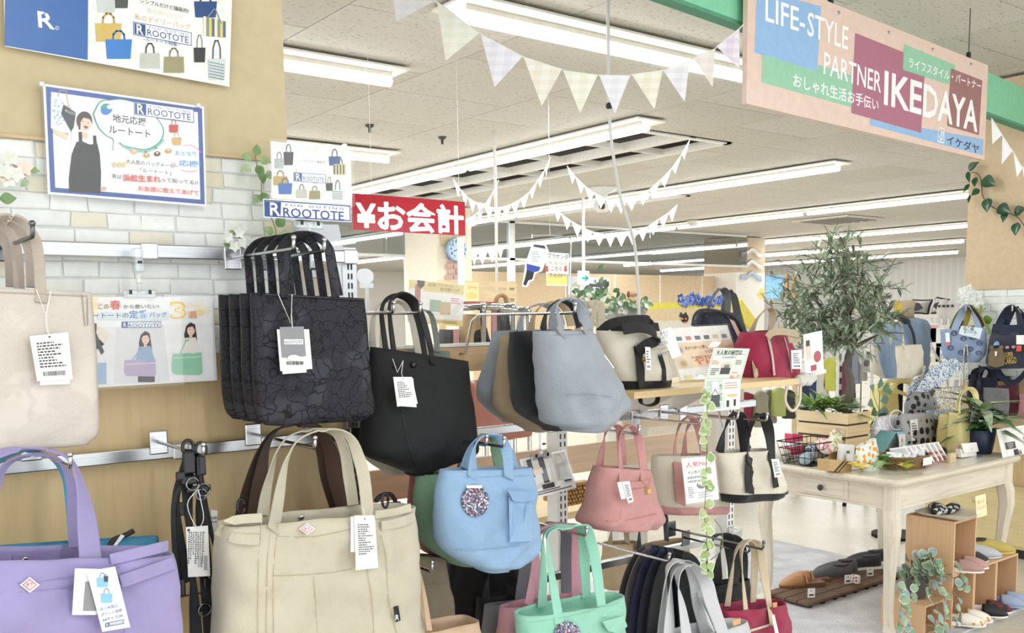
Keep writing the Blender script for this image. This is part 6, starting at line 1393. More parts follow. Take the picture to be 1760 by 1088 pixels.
loose('foil_strap', 'right one of the tall twin speckled silver straps', [(1662, 592), (1664, 612), (1664, 640), (1660, 668)], .04, FOL2, yf_)
loose('foil_strap', 'white and blue foil scarf hanging left of the rising straps', [(1590, 630), (1586, 655), (1592, 680), (1588, 705)], .08, M('#e3e8f0', 'print', s=100, rough=.25, cols=('#f0f3f7', '#d5dde8', '#b9c6d8', '#fafbfc')), yf_ + .1)
m = MB(); q = yf_ - .05; m.tube([onY(1611 + 12 * math.cos(a * PI / 12), 690 + 22 * math.sin(a * PI / 12), q) for a in range(12, 25)], .012, 8); tag(part('dark_handle', m, M('#3d4048', 'plain', rough=.3), None, smooth=True), 'dark curved handle arching over the foil pouches', 'handle')
m = MB(); m.prism([onY(x, y, q - .02) for x, y in ((1606, 706), (1612, 678), (1617, 682), (1618, 704))], (0, .01, 0)); tag(part('orange_scarf', m, M('#e08a5e', 'fabric'), None, bevel=.003), 'orange scarf end tucked under the dark handle', 'scarf')
m = MB(); m.ball(T(1633, 788) + V((0, .05, .03)), .045, 9, (1.1, .5, .65)); tag(part('black_purse', m, M('#26262a', 'plain', rough=.25), None, smooth=True), 'small black flap purse left of the white wallet', 'purse')
p = T(1662, 787); wl2 = thing('white_wallet', 'white flap wallet in front of the yellow tote', 'wallet', p)
m = MB(); m.prism([onY(x, y, p.y) for x, y in ((1653, 787), (1679, 784), (1679, 770), (1651, 772))], (0, .03, 0)); part('body', m, M('#efece6', 'plain', rough=.4), wl2, bevel=.004)
m = MB(); m.prism([onY(x, y, p.y - .004) for x, y in ((1656, 779), (1681, 776), (1677, 760), (1651, 762))], (0, -.006, 0)); part('flap', m, M('#f5f3ee', 'plain', rough=.4), wl2, bevel=.003)
m = MB(); m.ball(onY(1670, 772, p.y - .011), .004, 6); part('snap', m, HW, wl2)
m = MB(); m.prism([onY(x, y, p.y + .02) for x, y in ((1646, 785), (1652, 787), (1650, 762), (1645, 764))], (0, .03, 0)); part('wood_stand', m, M('#c9b08a', 'wood', ax='z'), wl2)
m = MB(); p = T(1636, 795); m.box(p + V((0, 0, .025)), (.06, .015, .05)); tag(part('wood_block', m, M('#d9c4a0', 'wood', ax='x'), None, bevel=.002), 'small wood block in front of the black purse', 'block')
m = MB(); m.prism([T(1679, 788), T(1688, 786), T(1690, 782), T(1680, 783)], (0, 0, .002)); tag(part('small_card', m, M('#7a7f96'), None), 'tiny grey card on the table by the white wallet', 'card')
m = MB(); m.ball(T(1609, 770) + V((0, .06, .03)), .03, 7, (1.2, .8, .8)); tag(part('plush_charm', m, M('#d9b59a', 'fabric'), None, smooth=True), 'little tan plush charm below the grey flower pouch', 'charm')
# trailing leaves behind the packets, small stem plant and its vase
rnd = random.Random(11)
bl = thing('leafy_sprig', 'bushy grey green sprig lying behind the floral pouches', 'artificial plant', T(1480, 790) + V((0, .3, 0))); m0 = MB()
for k in range(70):
    x, y = rnd.gauss(1482, 20), rnd.gauss(738, 14); p = onY(x, y, yT(1480, 790) + .25 + rnd.uniform(-.06, .06)); m = MB(); leafmesh(m, p, (rnd.uniform(-1, 1), rnd.uniform(-1, .2), rnd.uniform(-.3, 1)), (0, -.5, 1), .05, .022); part('leaf', m, M(('#6f9166', '#93a98c', '#587f52')[k % 3], 'leaf'), bl, smooth=True)
    if k % 3 == 0: m0.tube([p, onY(1482, 752, yT(1480, 790) + .25)], .0015, 4)
part('stem', m0, M('#6a7a55'), bl)
vs_ = thing('stem_plant', 'round leaved stem plant in a small navy vase', 'artificial plant', T(1513, 770) + V((0, .3, 0))); yv = yT(1513, 780) + .3
m = MB(); pv = onY(1515, 738, yv); m.lathe(pv, [(.018, 0), (.024, .03), (.022, .08), (.026, .1)], 12); part('vase', m, M('#26324e', 'plain', rough=.3), vs_, smooth=True)
m = MB(); m.tube([onY(x, y, yv) for x, y in ((1515, 722), (1511, 700), (1512, 672))], .003, 5); m.tube([onY(x, y, yv) for x, y in ((1513, 712), (1505, 690), (1500, 675))], .002, 5); part('stem', m, M('#6f8a55'), vs_)
for k, (x, y, dx, dz, L) in enumerate(((1502, 672, -1, .6, .07), (1509, 668, .2, 1, .07), (1516, 672, 1, .4, .07), (1500, 690, -1, -.2, .075), (1513, 690, .8, .2, .07), (1505, 703, -.8, -.3, .08), (1512, 705, .9, -.2, .08), (1520, 668, .8, .8, .05), (1524, 674, 1, .1, .05), (1518, 680, .9, -.5, .05), (1508, 718, .6, -.6, .07))):
    m = MB(); leafmesh(m, onY(x, y, yv), (dx, -.3, dz), (0, -1, .2), L, L * .75); part('leaf', m, M(('#8fb09a', '#7da08a', '#6c8f6a')[k % 3], 'leaf'), vs_, smooth=True)
# spider plant and leaning card at the right end
sp = thing('striped_plant', 'green and white striped plant in a navy pot at the table end', 'potted plant', T(1708, 780)); c2 = T(1706, 781) + V((0, .06, 0))
m = MB(); m.lathe(c2, [(.05, 0), (.062, .06), (.07, .13), (.066, .135), (.058, .12)], 18); part('pot', m, M('#232f4a', 'plain', rough=.4), sp, smooth=True)
for k in range(60):
    a = rnd.uniform(0, 6.28); L = rnd.uniform(.12, .26); m = MB(); el = rnd.uniform(.3, 1.6); base = c2 + V((0, 0, rnd.uniform(.1, .24)))
    leafmesh(m, base, (math.cos(a), math.sin(a), el), (0, 0, 1), L, .055, .2, .75); part('leaf', m, M('#4f7a45', 'leaf', c2='#2f5c34') if k % 2 else M('#e0e8d0', 'leaf', c2='#7ea06a'), sp, smooth=True)
m = MB(); 
for k in range(8): a = k * .8; m.tube([c2 + V((0, 0, .1)), c2 + V((.02 * math.cos(a), .02 * math.sin(a), .24))], .003, 4)
part('stem', m, M('#6f8a55'), sp)
pa = T(1730, 790)
s = Sheet.Y((1713, 738), (1778, 728), (1737, 785), 2.42, 2.38)
t = thing('picture_card', 'white picture card tilted over the right table corner', 'card', s.P(s.W / 2, s.Hh))
s.text('バッグ&ポーチ', s.f(.36, .16), s.f(.8, .16), .014, '#b9c6d8', .5, px=False); s.text('おすすめアイテム', s.f(.3, .32), s.f(.85, .32), .014, '#efc3b9', .5, px=False)
ftote(s, .12, .5, .26, .24, '#4a4a4e', .7); s.poly([s.f(.16, .52), s.f(.34, .52), s.f(.3, .7), s.f(.2, .72)], '#8e8e92', px=False); s.frect(.62, .4, .72, .48, '#3b3b40'); s.frect(.58, .48, .76, .74, '#e3d9dc'); s.frect(.64, .66, .9, .9, '#e8da8f'); s.frect(.3, .78, .42, .97, '#35353a'); s.frect(.38, .86, .5, .98, '#77777c')
s.done(t)
m = MB(); m.tube([s.P(s.W * .5, s.Hh * .8, -.004), T(1752, 782)], .004, 6); part('prop', m, HW, t)
# thin metal stand pole behind the clear pouch
m = MB(); pp = onY(1478, 735, 3.3); m.tube([(pp.x, 3.3, TZ), (pp.x, 3.3, 1.12)], .004, 8); m.lathe(V((pp.x, 3.3, TZ)), [(.03, 0), (.03, .004)], 14)
tag(part('stand_pole', m, M('#8f9093', 'metal'), None), 'thin metal pole standing behind the leafy sprig', 'pole')
# ================================================================== floor goods
m = MB(); m.b6(2.6, 5.25, 2.2, 4.0, 0, .012); tag(part('rug', m, M('#d9dade', 'rug'), None, bevel=.004), 'pale grey carpet rug under the display table', 'rug')
DK = M('#6a5240', 'wood', ax='x', amt=.2, rough=.7)
dk = thing('wood_deck', 'dark brown slatted deck mat with shoes on the rug', 'deck mat', V((4.58, 3.05, .012)))
for i in range(3):
    for j in range(4):
        m = MB(); x0 = 4.12 + i * .302; y0 = 2.885 + j * .072; m.b6(x0, x0 + .297, y0, y0 + .066, .027, .042); part('slat', m, DK, dk, bevel=.002)
    m = MB()
    for q in (.03, .14, .25): m.b6(4.12 + i * .302 + q, 4.12 + i * .302 + q + .02, 2.89, 3.165, .012, .027)
    part('slat_base', m, M('#2b2622'), dk)
# shoes: x towards the toe
def shoe(name, label, loc, ang, L, up, sole, style, group, sc_=1, extra=None):
    t = thing(name, label, 'shoe', V(loc), group); R_ = Matrix.Rotation(ang, 3, 'Z'); W_ = lambda x, y, z: V(loc) + R_ @ V((x, y, z))
    ws = [(0, .026), (.08, .031), (.25, .031), (.45, .03), (.65, .037), (.8, .037), (.92, .028), (1, .01)]
    sh = .018 if style in ('sneaker',) else .01; hz = .012 if style == 'mule' else 0
    def w(q):
        for (a, b), (c, d) in zip(ws, ws[1:]):
            if a <= q <= c: return (b + (d - b) * (q - a) / (c - a)) * L / .24
        return .01
    Q = [i / 16 for i in range(17)]; m = MB()
    P = [(q * L - L / 2, w(q)) for q in Q] + [(q * L - L / 2, -w(q)) for q in Q[::-1]]
    m.loft([[W_(x, y, 0) for x, y in P], [W_(x, y, sh + (hz if x < 0 else 0)) for x, y in P]]); part('sole', m, sole, t, bevel=.002)
    hs = {'sneaker': ((0, .07), (.2, .065), (.4, .06), (.6, .055), (.8, .042), (1, .016)), 'slip': ((0, .065), (.2, .06), (.45, .062), (.65, .052), (.85, .036), (1, .012)), 'mule': ((.5, .055), (.65, .055), (.8, .045), (.92, .032), (1, .012)), 'strap': ((.55, .05), (.7, .048), (.85, .036), (1, .012))}[style]
    m = MB(); rings = []; q0 = hs[0][0]
    for i in range(13):
        q = q0 + (1 - q0) * i / 12
        for (a, b), (c, d) in zip(hs, hs[1:]):
            if a <= q <= c + 1e-6: h = b + (d - b) * (q - a) / (c - a); break
        h *= L / .24
        ww = w(q) * 1.02
        rings.append([W_(q * L - L / 2, ww * math.cos(PI * k / 10), sh + max(0, h - sh * .4) * math.sin(PI * k / 10) ** .7) for k in range(11)])
    m.loft(rings, True, True, True); part('upper', m, up, t, smooth=True)
    if style in ('sneaker', 'slip'):
        m = MB(); m.loft([[W_(-.46 * L + .38 * L * (1 + math.cos(a * PI / 8)) / 2, .021 * math.sin(a * PI / 8) * L / .24, .056 * L / .24 + sh * .4) for a in range(16)], [W_(-.46 * L + .38 * L * (1 + math.cos(a * PI / 8)) / 2, .018 * math.sin(a * PI / 8) * L / .24, .0665 * L / .24 + sh * .4) for a in range(16)]]); part('opening', m, M('#26211f'), t)
    if style == 'sneaker':
        for k in range(4): m = MB(); q = .42 + k * .07; m.tube([W_(q * L - L / 2, -.024, .05 - k * .004), W_(q * L - L / 2 + .01, 0, .071 - k * .005), W_(q * L - L / 2, .024, .05 - k * .004)], .003, 5); part('lace', m, M('#e9e9e6'), t)
    if style == 'mule' and extra:
        for q in (.35, .42): m = MB(); Qp = crom([W_(q * L - L / 2, -.033, .02), W_(q * L - L / 2 + .02, 0, .062), W_((q + .08) * L - L / 2, .033, .02)], 4); m.ribbon(Qp, [R_ @ V((1, 0, 0))] * len(Qp), .012, .003); part('strap', m, extra, t)
    return t
def shtag(p, w=.035, h=.05, label='white shoe tag', sd=1):
    tt = thing('shoe_tag', label, 'tag', p); s = Sheet(V(p) + V((-w * .6, .3 * w, h)), V(p) + V((w * .4, -.3 * w, h)), V(p) + V((-w * .6, .3 * w, 0)))
    s.frect(.3, .2, .6, .3, '#8a8a90'); s.frect(.2, .62, .8, .8, '#3a3a3e'); s.done(tt, th=.001); return tt
GS = 'shoes on the dark deck mat'
TANL = M('#b08058', 'plain', rough=.45); BLKS = M('#1f1f22', 'fabric', rough=.7); GRYS = M('#55565a', 'fabric', rough=.7)
z_ = .042
for (x, y, nm, lb, u, so, st) in ((1378, 1007, 'mule', 'tan crossed strap mule, nearest on the deck mat', TANL, M('#6b4a33'), 'mule'), (1388, 1000, 'mule', 'second tan mule behind its pair', TANL, M('#6b4a33'), 'mule'), (1425, 993, 'slip_on', 'dark grey slip on shoe in the middle of the deck mat', GRYS, M('#7a5a42'), 'slip'), (1434, 985, 'slip_on', 'second dark grey slip on behind its pair', GRYS, M('#7a5a42'), 'slip'), (1475, 978, 'sneaker', 'black sneaker with white sole and laces on the deck mat', BLKS, M('#ece8dc'), 'sneaker'), (1486, 969, 'sneaker', 'second black sneaker behind the first', BLKS, M('#ece8dc'), 'sneaker')):
    p = onZ(x, y, z_); shoe(nm, lb, p, 2.66, .26, u, so, st, GS, extra=TANL)
for (x, y, lb) in ((1395, 1027, 'white tag in front of the tan mules'), (1458, 1003, 'white tag in front of the grey slip ons'), (1496, 990, 'white tag in front of the black sneakers')):
    p = onZ(x, y, z_); shtag((p.x, p.y, z_), label=lb)
m = MB(); p = onZ(1470, 1003, z_); m.box((p.x, p.y, z_ + .025), (.03, .05, .05), Matrix.Rotation(.3, 3, 'Z')); tag(part('dotted_pouch', m, M('#eee6e2', 'dots', c2='#8c3f44', s=60, r=.3), None, bevel=.008), 'tiny white pouch with red dots by the grey slip ons', 'pouch')
# cube shelves
CB = M('#dab48c', 'wood', ax='z', amt=.1); CBY = M('#dab48c', 'wood', ax='x', amt=.1)
def cube(label, x0, x1, y0, y1, z0, z1, grp='wood cube boxes under the table'):
    t = thing('cube_box', label, 'storage box', V(((x0 + x1) / 2, (y0 + y1) / 2, z0)), grp); w = .01
    for nm, a, mt in (('side_panel', (x0, x0 + w, y0, y1, z0, z1), CB), ('side_panel', (x1 - w, x1, y0, y1, z0, z1), CB), ('top_panel', (x0 + w, x1 - w, y0, y1, z1 - w, z1), CBY), ('bottom_panel', (x0 + w, x1 - w, y0, y1, z0, z0 + w), CBY), ('back_panel', (x0 + w, x1 - w, y1 - w, y1, z0 + w, z1 - w), CB)):
        m = MB(); m.b6(*a); part(nm, m, mt, t, bevel=.001)
    return t
CX = [4.385, 4.60, 4.825, 5.055]; cy0, cy1, ch = 2.262, 2.51, .262
for k, lb in enumerate(('lower left wood cube holding white floral slippers', 'lower middle wood cube holding black sandals', 'lower right wood cube holding lilac slippers')): cube(lb, CX[k] + .001, CX[k + 1] - .001, cy0, cy1, .013, .013 + ch)
cube('upper wood cube with pink slippers and a tray of black cloths on top', CX[0] + .001, CX[1] - .001, cy0, cy1, .014 + ch, .014 + 2 * ch)
cube('small low wood box under the trailing plant', 4.185, 4.38, 2.285, 2.51, .013, .16)
GL = 'slippers in and on the cube boxes'
WS = M('#efeae2'); 
def slp(lb, x, y, z, up, ang=-.95, so=WS, L=.23, name='slipper', st='mule'): p = V((x, y, z)); return shoe(name, lb, p, ang, L, up, so, st, GL)
zc = .013 + .011
FLW = M('#efe9dc', 'dots', c2='#d9923f', s=40, r=.25, rnd=.8)
slp('white slipper with orange flowers, left of its pair', 4.45, 2.25, zc, FLW); slp('white slipper with orange flowers, right of its pair', 4.535, 2.26, zc, FLW)
PLD = M('#2a3436', 'check', c2='#7a3338', s=180, axes='xy')
slp('black plaid sandal, left of its pair', 4.67, 2.25, zc, M('#1d1d20')); slp('black and red plaid sandal, right of its pair', 4.755, 2.27, zc, PLD)
LLC = M('#b3c0e0', 'fabric')
slp('lilac slipper, left of its pair', 4.90, 2.27, zc, LLC, so=LLC); slp('lilac slipper, right of its pair', 4.98, 2.28, zc, LLC, so=LLC)
z2_ = .014 + ch + .011
slp('dusty pink slipper, left of its pair in the upper cube', 4.45, 2.27, z2_, M('#c99f98', 'fabric')); slp('dusty pink slipper, right of its pair in the upper cube', 4.535, 2.29, z2_, M('#d9aaa2', 'fabric'))
zt = .013 + ch + .002
for (x, lb, c, so) in ((4.66, 'cream and black slip on standing on the lower cubes', '#2c2c30', '#e2d3b8'), (4.80, 'pale grey slip on with black lettering on the lower cubes', '#d3d6dc', '#c3c6cc'), (4.95, 'yellow slip on at the right end of the cubes', '#d5c064', '#d5c064')):
    slp(lb, x, 2.36, zt, M(c, 'fabric'), -.6, M(so), .27, 'slip_on', 'slip')
tz = .014 + 2 * ch + .002
ty = thing('cloth_tray', 'shallow tray on top of the upper wood cube', 'tray', V((4.5, 2.38, tz))); m = MB(); m.loft([rrect(4.41, 4.6, 2.25, 2.45, .03, tz), rrect(4.37, 4.64, 2.22, 2.48, .05, tz + .02), rrect(4.38, 4.63, 2.23, 2.47, .045, tz + .02), rrect(4.42, 4.59, 2.26, 2.44, .03, tz + .006)]); part('dish', m, M('#dcd3c2', 'plain'), ty)
for k, (dx, dy, a) in enumerate(((-.05, .02, .3), (0, .05, .9), (.05, 0, .2))): cloth(('black and white cloth at the left of the tray on the cube', 'black and white cloth at the back of the tray on the cube', 'black and white cloth at the right of the tray on the cube')[k], V((4.5 + dx, 2.36 + dy, tz + .012)), .13, .03, a, M('#1f2024', 'print', s=50, cols=('#1b1c20', '#26272c', '#17181b', '#c9c9cc')), 'patterned_cloth', .7, 'black and white cloths in the tray')
s = Sheet(V((4.52, 2.235, tz + .11)), V((4.6, 2.225, tz + .115)), V((4.535, 2.225, tz + .005))); t = thing('hand_card', 'small pale yellow hand lettered card on the cloth tray', 'card', s.P(0, s.Hh)); s.text('洗える', s.f(.15, .4), s.f(.85, .38), .02, '#d98a6a', .6, px=False); s.text('スリッパ', s.f(.12, .68), s.f(.88, .66), .02, '#d98a6a', .6, px=False); s.done(t, back='#efe3b4')
# trailing plant
rnd = random.Random(21)
tp = thing('trailing_plant', 'trailing plant with white edged round leaves in a dark ribbed pot', 'potted plant', V((4.29, 2.38, .16))); pc = V((4.29, 2.39, .16))
m = MB(); m.loft([[pc + V((r * math.cos(a * PI / 16) * (1 + .04 * (a % 2)), r * math.sin(a * PI / 16) * (1 + .04 * (a % 2)), z)) for a in range(32)] for r, z in ((.04, 0), (.05, .06), (.054, .1), (.045, .1), (.042, .085))]); part('pot', m, M('#5a5552', 'plain'), tp)
ML = [M('#7f9f80', 'leaf', c2='#9dbb98'), M('#8fae8c', 'leaf', c2='#6f9070'), M('#7d98a0', 'leaf', c2='#9ab4ad')]; ME = M('#e4e6d2', 'leaf')
top = pc + V((0, 0, .12)); sm = MB()
Ls = []
for k in range(78):
    a = rnd.uniform(0, 6.28); r = rnd.uniform(.01, .1); Ls.append((top + V((r * math.cos(a), r * math.sin(a) - .02, rnd.uniform(-.03, .12 - r * .5))), .042))
for (x0, y0, n, dx) in ((1563, 1030, 9, -.5), (1549, 1020, 9, .2), (1602, 1030, 10, .1), (1640, 1010, 12, .5), (1618, 1010, 9, .3), (1650, 985, 6, .5)):
    pv = None
    for i in range(n):
        p = onY(x0 + dx * i * 1.4 + rnd.uniform(-7, 7), y0 - 20 + i * 10 + rnd.uniform(-3, 3), 2.26); Ls.append((p, rnd.uniform(.032, .044)))
        sm.tube([pv or top, p], .0014, 4); pv = p
RS = (.25, .8, 1, 1, .85, .55, .1)
for i, (p, L) in enumerate(Ls):
    d = V((rnd.uniform(-1, 1), -.5, rnd.uniform(-1, .5))); m = MB(); leafmesh(m, p, d, (0, -1, .4), L, L * .95, .15, .1, RS); part('leaf', m, ML[i % 3], tp, smooth=True)
    m = MB(); leafmesh(m, p + V((0, .0015, -.001)) - d.normalized() * .003, d, (0, -1, .4), L * 1.14, L * 1.12, .15, .1, RS); part('leaf_edge', m, ME, tp, smooth=True)
part('stem', sm, M('#7d7a5a'), tp)
# dark stool legs beyond the table
st_ = thing('stool', 'dark stool half hidden behind the table apron', 'stool', V((6.2, 4.6, 0))); BKM = M('#26262a', 'metal', rough=.5)
pq = onZ(1510, 880, 0)
for dx, dy in ((0, 0), (.3, 0), (0, .3), (.3, .3)): m = MB(); m.tube([(pq.x + dx, pq.y + dy, 0), (pq.x + dx * .8 + .03, pq.y + dy * .8 + .03, .45)], .016, 8); part('leg', m, BKM, st_)
m = MB(); m.lathe((pq.x + .15, pq.y + .15, .45), [(.17, 0), (.18, .02), (.17, .05), (.1, .06)], 20); part('seat', m, M('#2c2c30'), st_)
# ================================================================== right hand wall and its bags
XW = 6.2; WY1 = 3.19
zb2 = onX(1700, 498, XW).z
m = MB(); m.b6(XW, XW + .12, 1.6, WY1, zb2, CZ - .02); wr = struct('wall_right', m, M('#cdb798', 'plain', rough=.8))
m = MB(); m.b6(XW + .01, XW + .12, 1.6, WY1, 1.1, zb2); part('brick_paper', m, M('#d5d9d6'), wr)
m = MB(); m.b6(XW + .01, XW + .12, 1.6, WY1 + .01, 0, 1.1); part('wood_panel', m, M('#cdb48a', 'wood', ax='z'), wr)
z = zb2; row = 0
while z > 1.14:
    y = WY1 - .002 + (row % 2) * .06
    while y > 2.2:
        w = random.choice((.12, .15, .17)); y0 = max(y - w, 2.2); y1 = min(y, WY1)
        if y1 - y0 > .03: brick(y0 + .002, y1 - .002, z - .045, z - .002, XW + .01, random.choice(BR), wr, 'x', .006)
        y -= w
    z -= .047; row += 1
m = MB(); m.b6(XW - .05, XW - .02, 1.8, WY1 - .02, 1.09, 1.125); r3 = thing('display_rail', 'grey rail under the blue and navy bags on the right wall', 'rail', V((XW - .03, 2.6, 1.1))); part('bar', m, STEEL, r3)
for y in (2.3, 3.1): m = MB(); m.b6(XW - .05, XW + .0, y, y + .03, 1.08, 1.13); part('bracket', m, HW, r3)
dr = thing('drawer_base', 'pale yellow wood drawer unit below the right wall', 'drawer unit', V((6.1, 2.8, 0))); YW_ = M('#e3d2a0', 'wood', ax='y', amt=.08)
m = MB(); m.b6(6.0, 6.19, 1.8, 3.3, .06, .42); part('body', m, YW_, dr); m = MB(); m.b6(6.02, 6.19, 1.8, 3.3, 0, .06); part('plinth', m, M('#2a2724'), dr)
for a in (1.85, 2.58): m = MB(); m.b6(5.985, 6.0, a, a + .7, .08, .40); d_ = part('drawer', m, YW_, dr, bevel=.003); m = MB(); m.tube([(5.983, a + .3 + .1 * k / 8, .33 - .015 * math.sin(PI * k / 8)) for k in range(9)], .003, 5); part('finger_groove', m, M('#b89c58'), d_)
DEN = M('#34394a', 'fabric', bump=.5); DEN2 = M('#1f2840', 'fabric', bump=.4)
def wb_(label, rows, x, mat, hp, hm=None, d=.1, **k):
    b = Bag('tote_bag', label, rows, x, d, mat, n=3, ax=0, **k)
    for i, h in enumerate(hp): b.handle(h, .045, mat=hm or mat, topy=x + .02, back=i % 2 == 1)
    return b
b = wb_('pale blue tote printed with small line faces on the right wall', [(1617, 566, 1694, 564, .5), (1619, 590, 1695, 588, .8), (1624, 612, 1692, 610, 1), (1632, 621, 1684, 620, .9)], 5.98, M('#a3b7dc', 'fabric'), [[(1640, 568), (1650, 545), (1660, 528), (1668, 530), (1676, 548), (1682, 566)]], M('#a9bcd8', 'fabric'), seed=3)
for k, c in enumerate(('#8a7f3f', '#2b3040', '#c9b24f')): b.handle([(1636 + k * 10, 566), (1646 + k * 8, 545), (1656 + k * 5, 530), (1664 + k * 4, 526), (1676 + k * 4, 545), (1684 + k * 3, 562)], .04, mat=M(c, 'fabric'), topy=6.03 + .02 * k, back=True)
LN = M('#3b4250')
for (x, y) in ((1640, 573), (1656, 582), (1672, 580), (1634, 598), (1652, 606), (1668, 600), (1684, 590), (1682, 607)):
    P = [b.front(x + 5 * math.cos(a * PI / 6), y + 3.6 * math.sin(a * PI / 6), .002) for a in range(13)]; m = MB(); m.tube(P, .0022, 4)
    for q in (-2, 2): m.ball(b.front(x + q, y, .002), .004, 5)
    part('line_face', m, LN, b.root)
b.patch([(1625, 572), (1632, 572), (1633, 588), (1626, 588)], M('#f2f2f0'), .01, name='price_tag'); b.patch([(1626, 588), (1633, 588), (1632, 594), (1626, 594)], M('#d9706a'), .01, name='price_tag')
m = MB(); m.prism([onX(x, y, 5.9) for x, y in ((1652, 560), (1689, 564), (1684, 583), (1648, 574))], (-.002, 0, 0)); h = part('hand_card', m, M('#dfe9f1')); tag(h, 'pale hand lettered card pegged on the pale blue tote', 'card')
s = Sheet(onX(1652, 560, 5.897), onX(1689, 564, 5.897), onX(1648, 574, 5.897)); s.text('ねこ柄', s.f(.12, .5), s.f(.6, .5), .025, '#3c4654', .6, px=False); s.text('トート', s.f(.2, .9), s.f(.8, .88), .025, '#4d6f9a', .6, px=False); s.done(h, board=None)
b = wb_('navy denim tote with a brown bear pocket and yellow lettering', [(1706, 562, 1772, 560, .6), (1701, 585, 1774, 583, .9), (1696, 615, 1776, 612, 1), (1700, 632, 1774, 630, .95)], 5.98, DEN, [[(1714, 566), (1722, 548), (1732, 530), (1742, 526), (1750, 540), (1756, 564)], [(1726, 564), (1736, 540), (1748, 528), (1758, 540), (1764, 560)]], DEN2, seed=5)
b.strap([(1706, 565), (1735, 567), (1768, 565)], .06, DEN2, off=.004, name='denim_band')
BR_ = M('#8a7458', 'fabric'); bp = b.patch([(1703, 600), (1722, 598), (1727, 612), (1726, 628), (1712, 632), (1698, 628), (1699, 612)], BR_, .012, name='bear_pocket')
for x in (1704, 1721): b.patch([(x + 4 * math.cos(a), 597 + 3.5 * math.sin(a)) for a in [i * PI / 5 for i in range(10)]], BR_, .013, name='bear_ear')
b.patch([(1707, 594), (1718, 593), (1717, 588), (1713, 586), (1709, 589)], M('#7f98c4'), .016, name='cap'); b.patch([(1710, 604), (1714, 604), (1713, 612), (1710, 612)], M('#eeeeee'), .016, name='muzzle')
b.patch([(1747, 576), (1760, 576), (1760, 592), (1747, 592)], M('#f2f2f0'), .012, name='price_tag'); b.patch([(1747, 594), (1756, 594), (1755, 604), (1747, 604)], M('#d9584c'), .012, name='price_tag')
fx = b.front(1735, 618, .004).x; s = Sheet(onX(1724, 606, fx), onX(1752, 604, fx), onX(1724, 630, fx)); s.text('SUPER', s.f(.1, .36), s.f(.62, .34), .03, '#c9a94a', 1.5, px=False); s.text('CARGO', s.f(.05, .86), s.f(.8, .82), .04, '#c9a94a', 1.5, px=False)
for u in (.28, .66): s.poly([(s.W * u + .012 * math.cos(i * .5), -.03 + .009 * math.sin(i * .5)) for i in range(13)], '#c98f8f', px=False)
s.done(b.root, board=None)
wb_('navy corduroy bag with drooping straps below the rail', [(1668, 650, 1712, 648, .7), (1664, 680, 1714, 678, 1), (1668, 715, 1712, 714, 1)], 6.05, M('#1c2334', 'fabric'), [[(1672, 655), (1676, 640), (1688, 632), (1702, 636), (1710, 652)], [(1680, 655), (1684, 640), (1692, 633), (1700, 640), (1702, 655)]], M('#222a40', 'fabric'))
wb_('flat grey fabric bag right of the navy corduroy bag', [(1690, 666, 1734, 668, .8), (1692, 690, 1734, 690, 1), (1692, 715, 1732, 714, 1)], 5.98, M('#84868a', 'fabric', bump=.6), [[(1684, 690), (1683, 670), (1684, 640), (1687, 630)]], M('#2a3348', 'fabric'), d=.05)
wb_('burgundy fabric bag behind the grey one', [(1706, 663, 1751, 660, .8), (1708, 690, 1752, 690, 1), (1710, 713, 1748, 712, 1)], 6.05, M('#6d2d3a', 'fabric', bump=.6), [], d=.05)
wb_('dusty pink bag at the picture edge below the navy denim tote', [(1752, 678, 1790, 676, .8), (1752, 700, 1790, 700, 1), (1752, 714, 1788, 713, 1)], 6.02, M('#c98b92', 'fabric'), [], d=.05)
m = MB(); Q = crom([onX(x, y, 6.0) for x, y in ((1710, 630), (1722, 648), (1738, 658), (1752, 652), (1770, 630))], 5); m.ribbon(Q, [V((.3, 0, 1))] * len(Q), .04, .004); tag(part('shoulder_strap', m, DEN2), 'navy shoulder strap hanging in a loop under the denim tote', 'strap')
for i, x in enumerate((1660, 1740)): 
    p = onX(x, 531, 5.95); t = thing('display_hook', ('hook over the pale blue printed tote', 'hook over the navy denim bear tote')[i], 'hook', p); m = MB(); m.tube([(XW + .01, p.y, p.z), (5.95, p.y, p.z - .01), (5.945, p.y, p.z + .02)], .005, 6); part('rod', m, HW, t)
rnd = random.Random(9)
t = thing('white_blossom', 'white blossom branch by the corner of the right wall', 'artificial flower', onX(1668, 540, 6.1)); m0 = MB()
for k in range(26):
    p = onX(rnd.gauss(1671, 9), rnd.gauss(515, 12), 6.1); m = MB(); m0.tube([p, onX(1675, 545, 6.12)], .002, 4)
    for q in range(4): a = q * PI / 2 + k; leafmesh(m, p, (-.2, math.cos(a), math.sin(a)), (-1, 0, 0), .04, .035)
    part('flower', m, M('#e9ebe6' if k % 3 else '#cfd6d0'), t)
part('stem', m0, M('#a5a898'), t)
lv = [(onX(x, y, 6.1), (-.3, dy, dz), .09, .06) for x, y, dy, dz in ((1684, 545, -.3, .9), (1688, 552, -1, .2), (1685, 558, .8, -.6), (1692, 556, -.7, -.8))]
vine('leaf_sprig', 'bright green leaf sprig between the blue and navy bags', [onX(1680, 530, 6.12), onX(1686, 550, 6.12), onX(1690, 566, 6.12)], lv, [M('#7fae3f', 'leaf')], STM, .003)
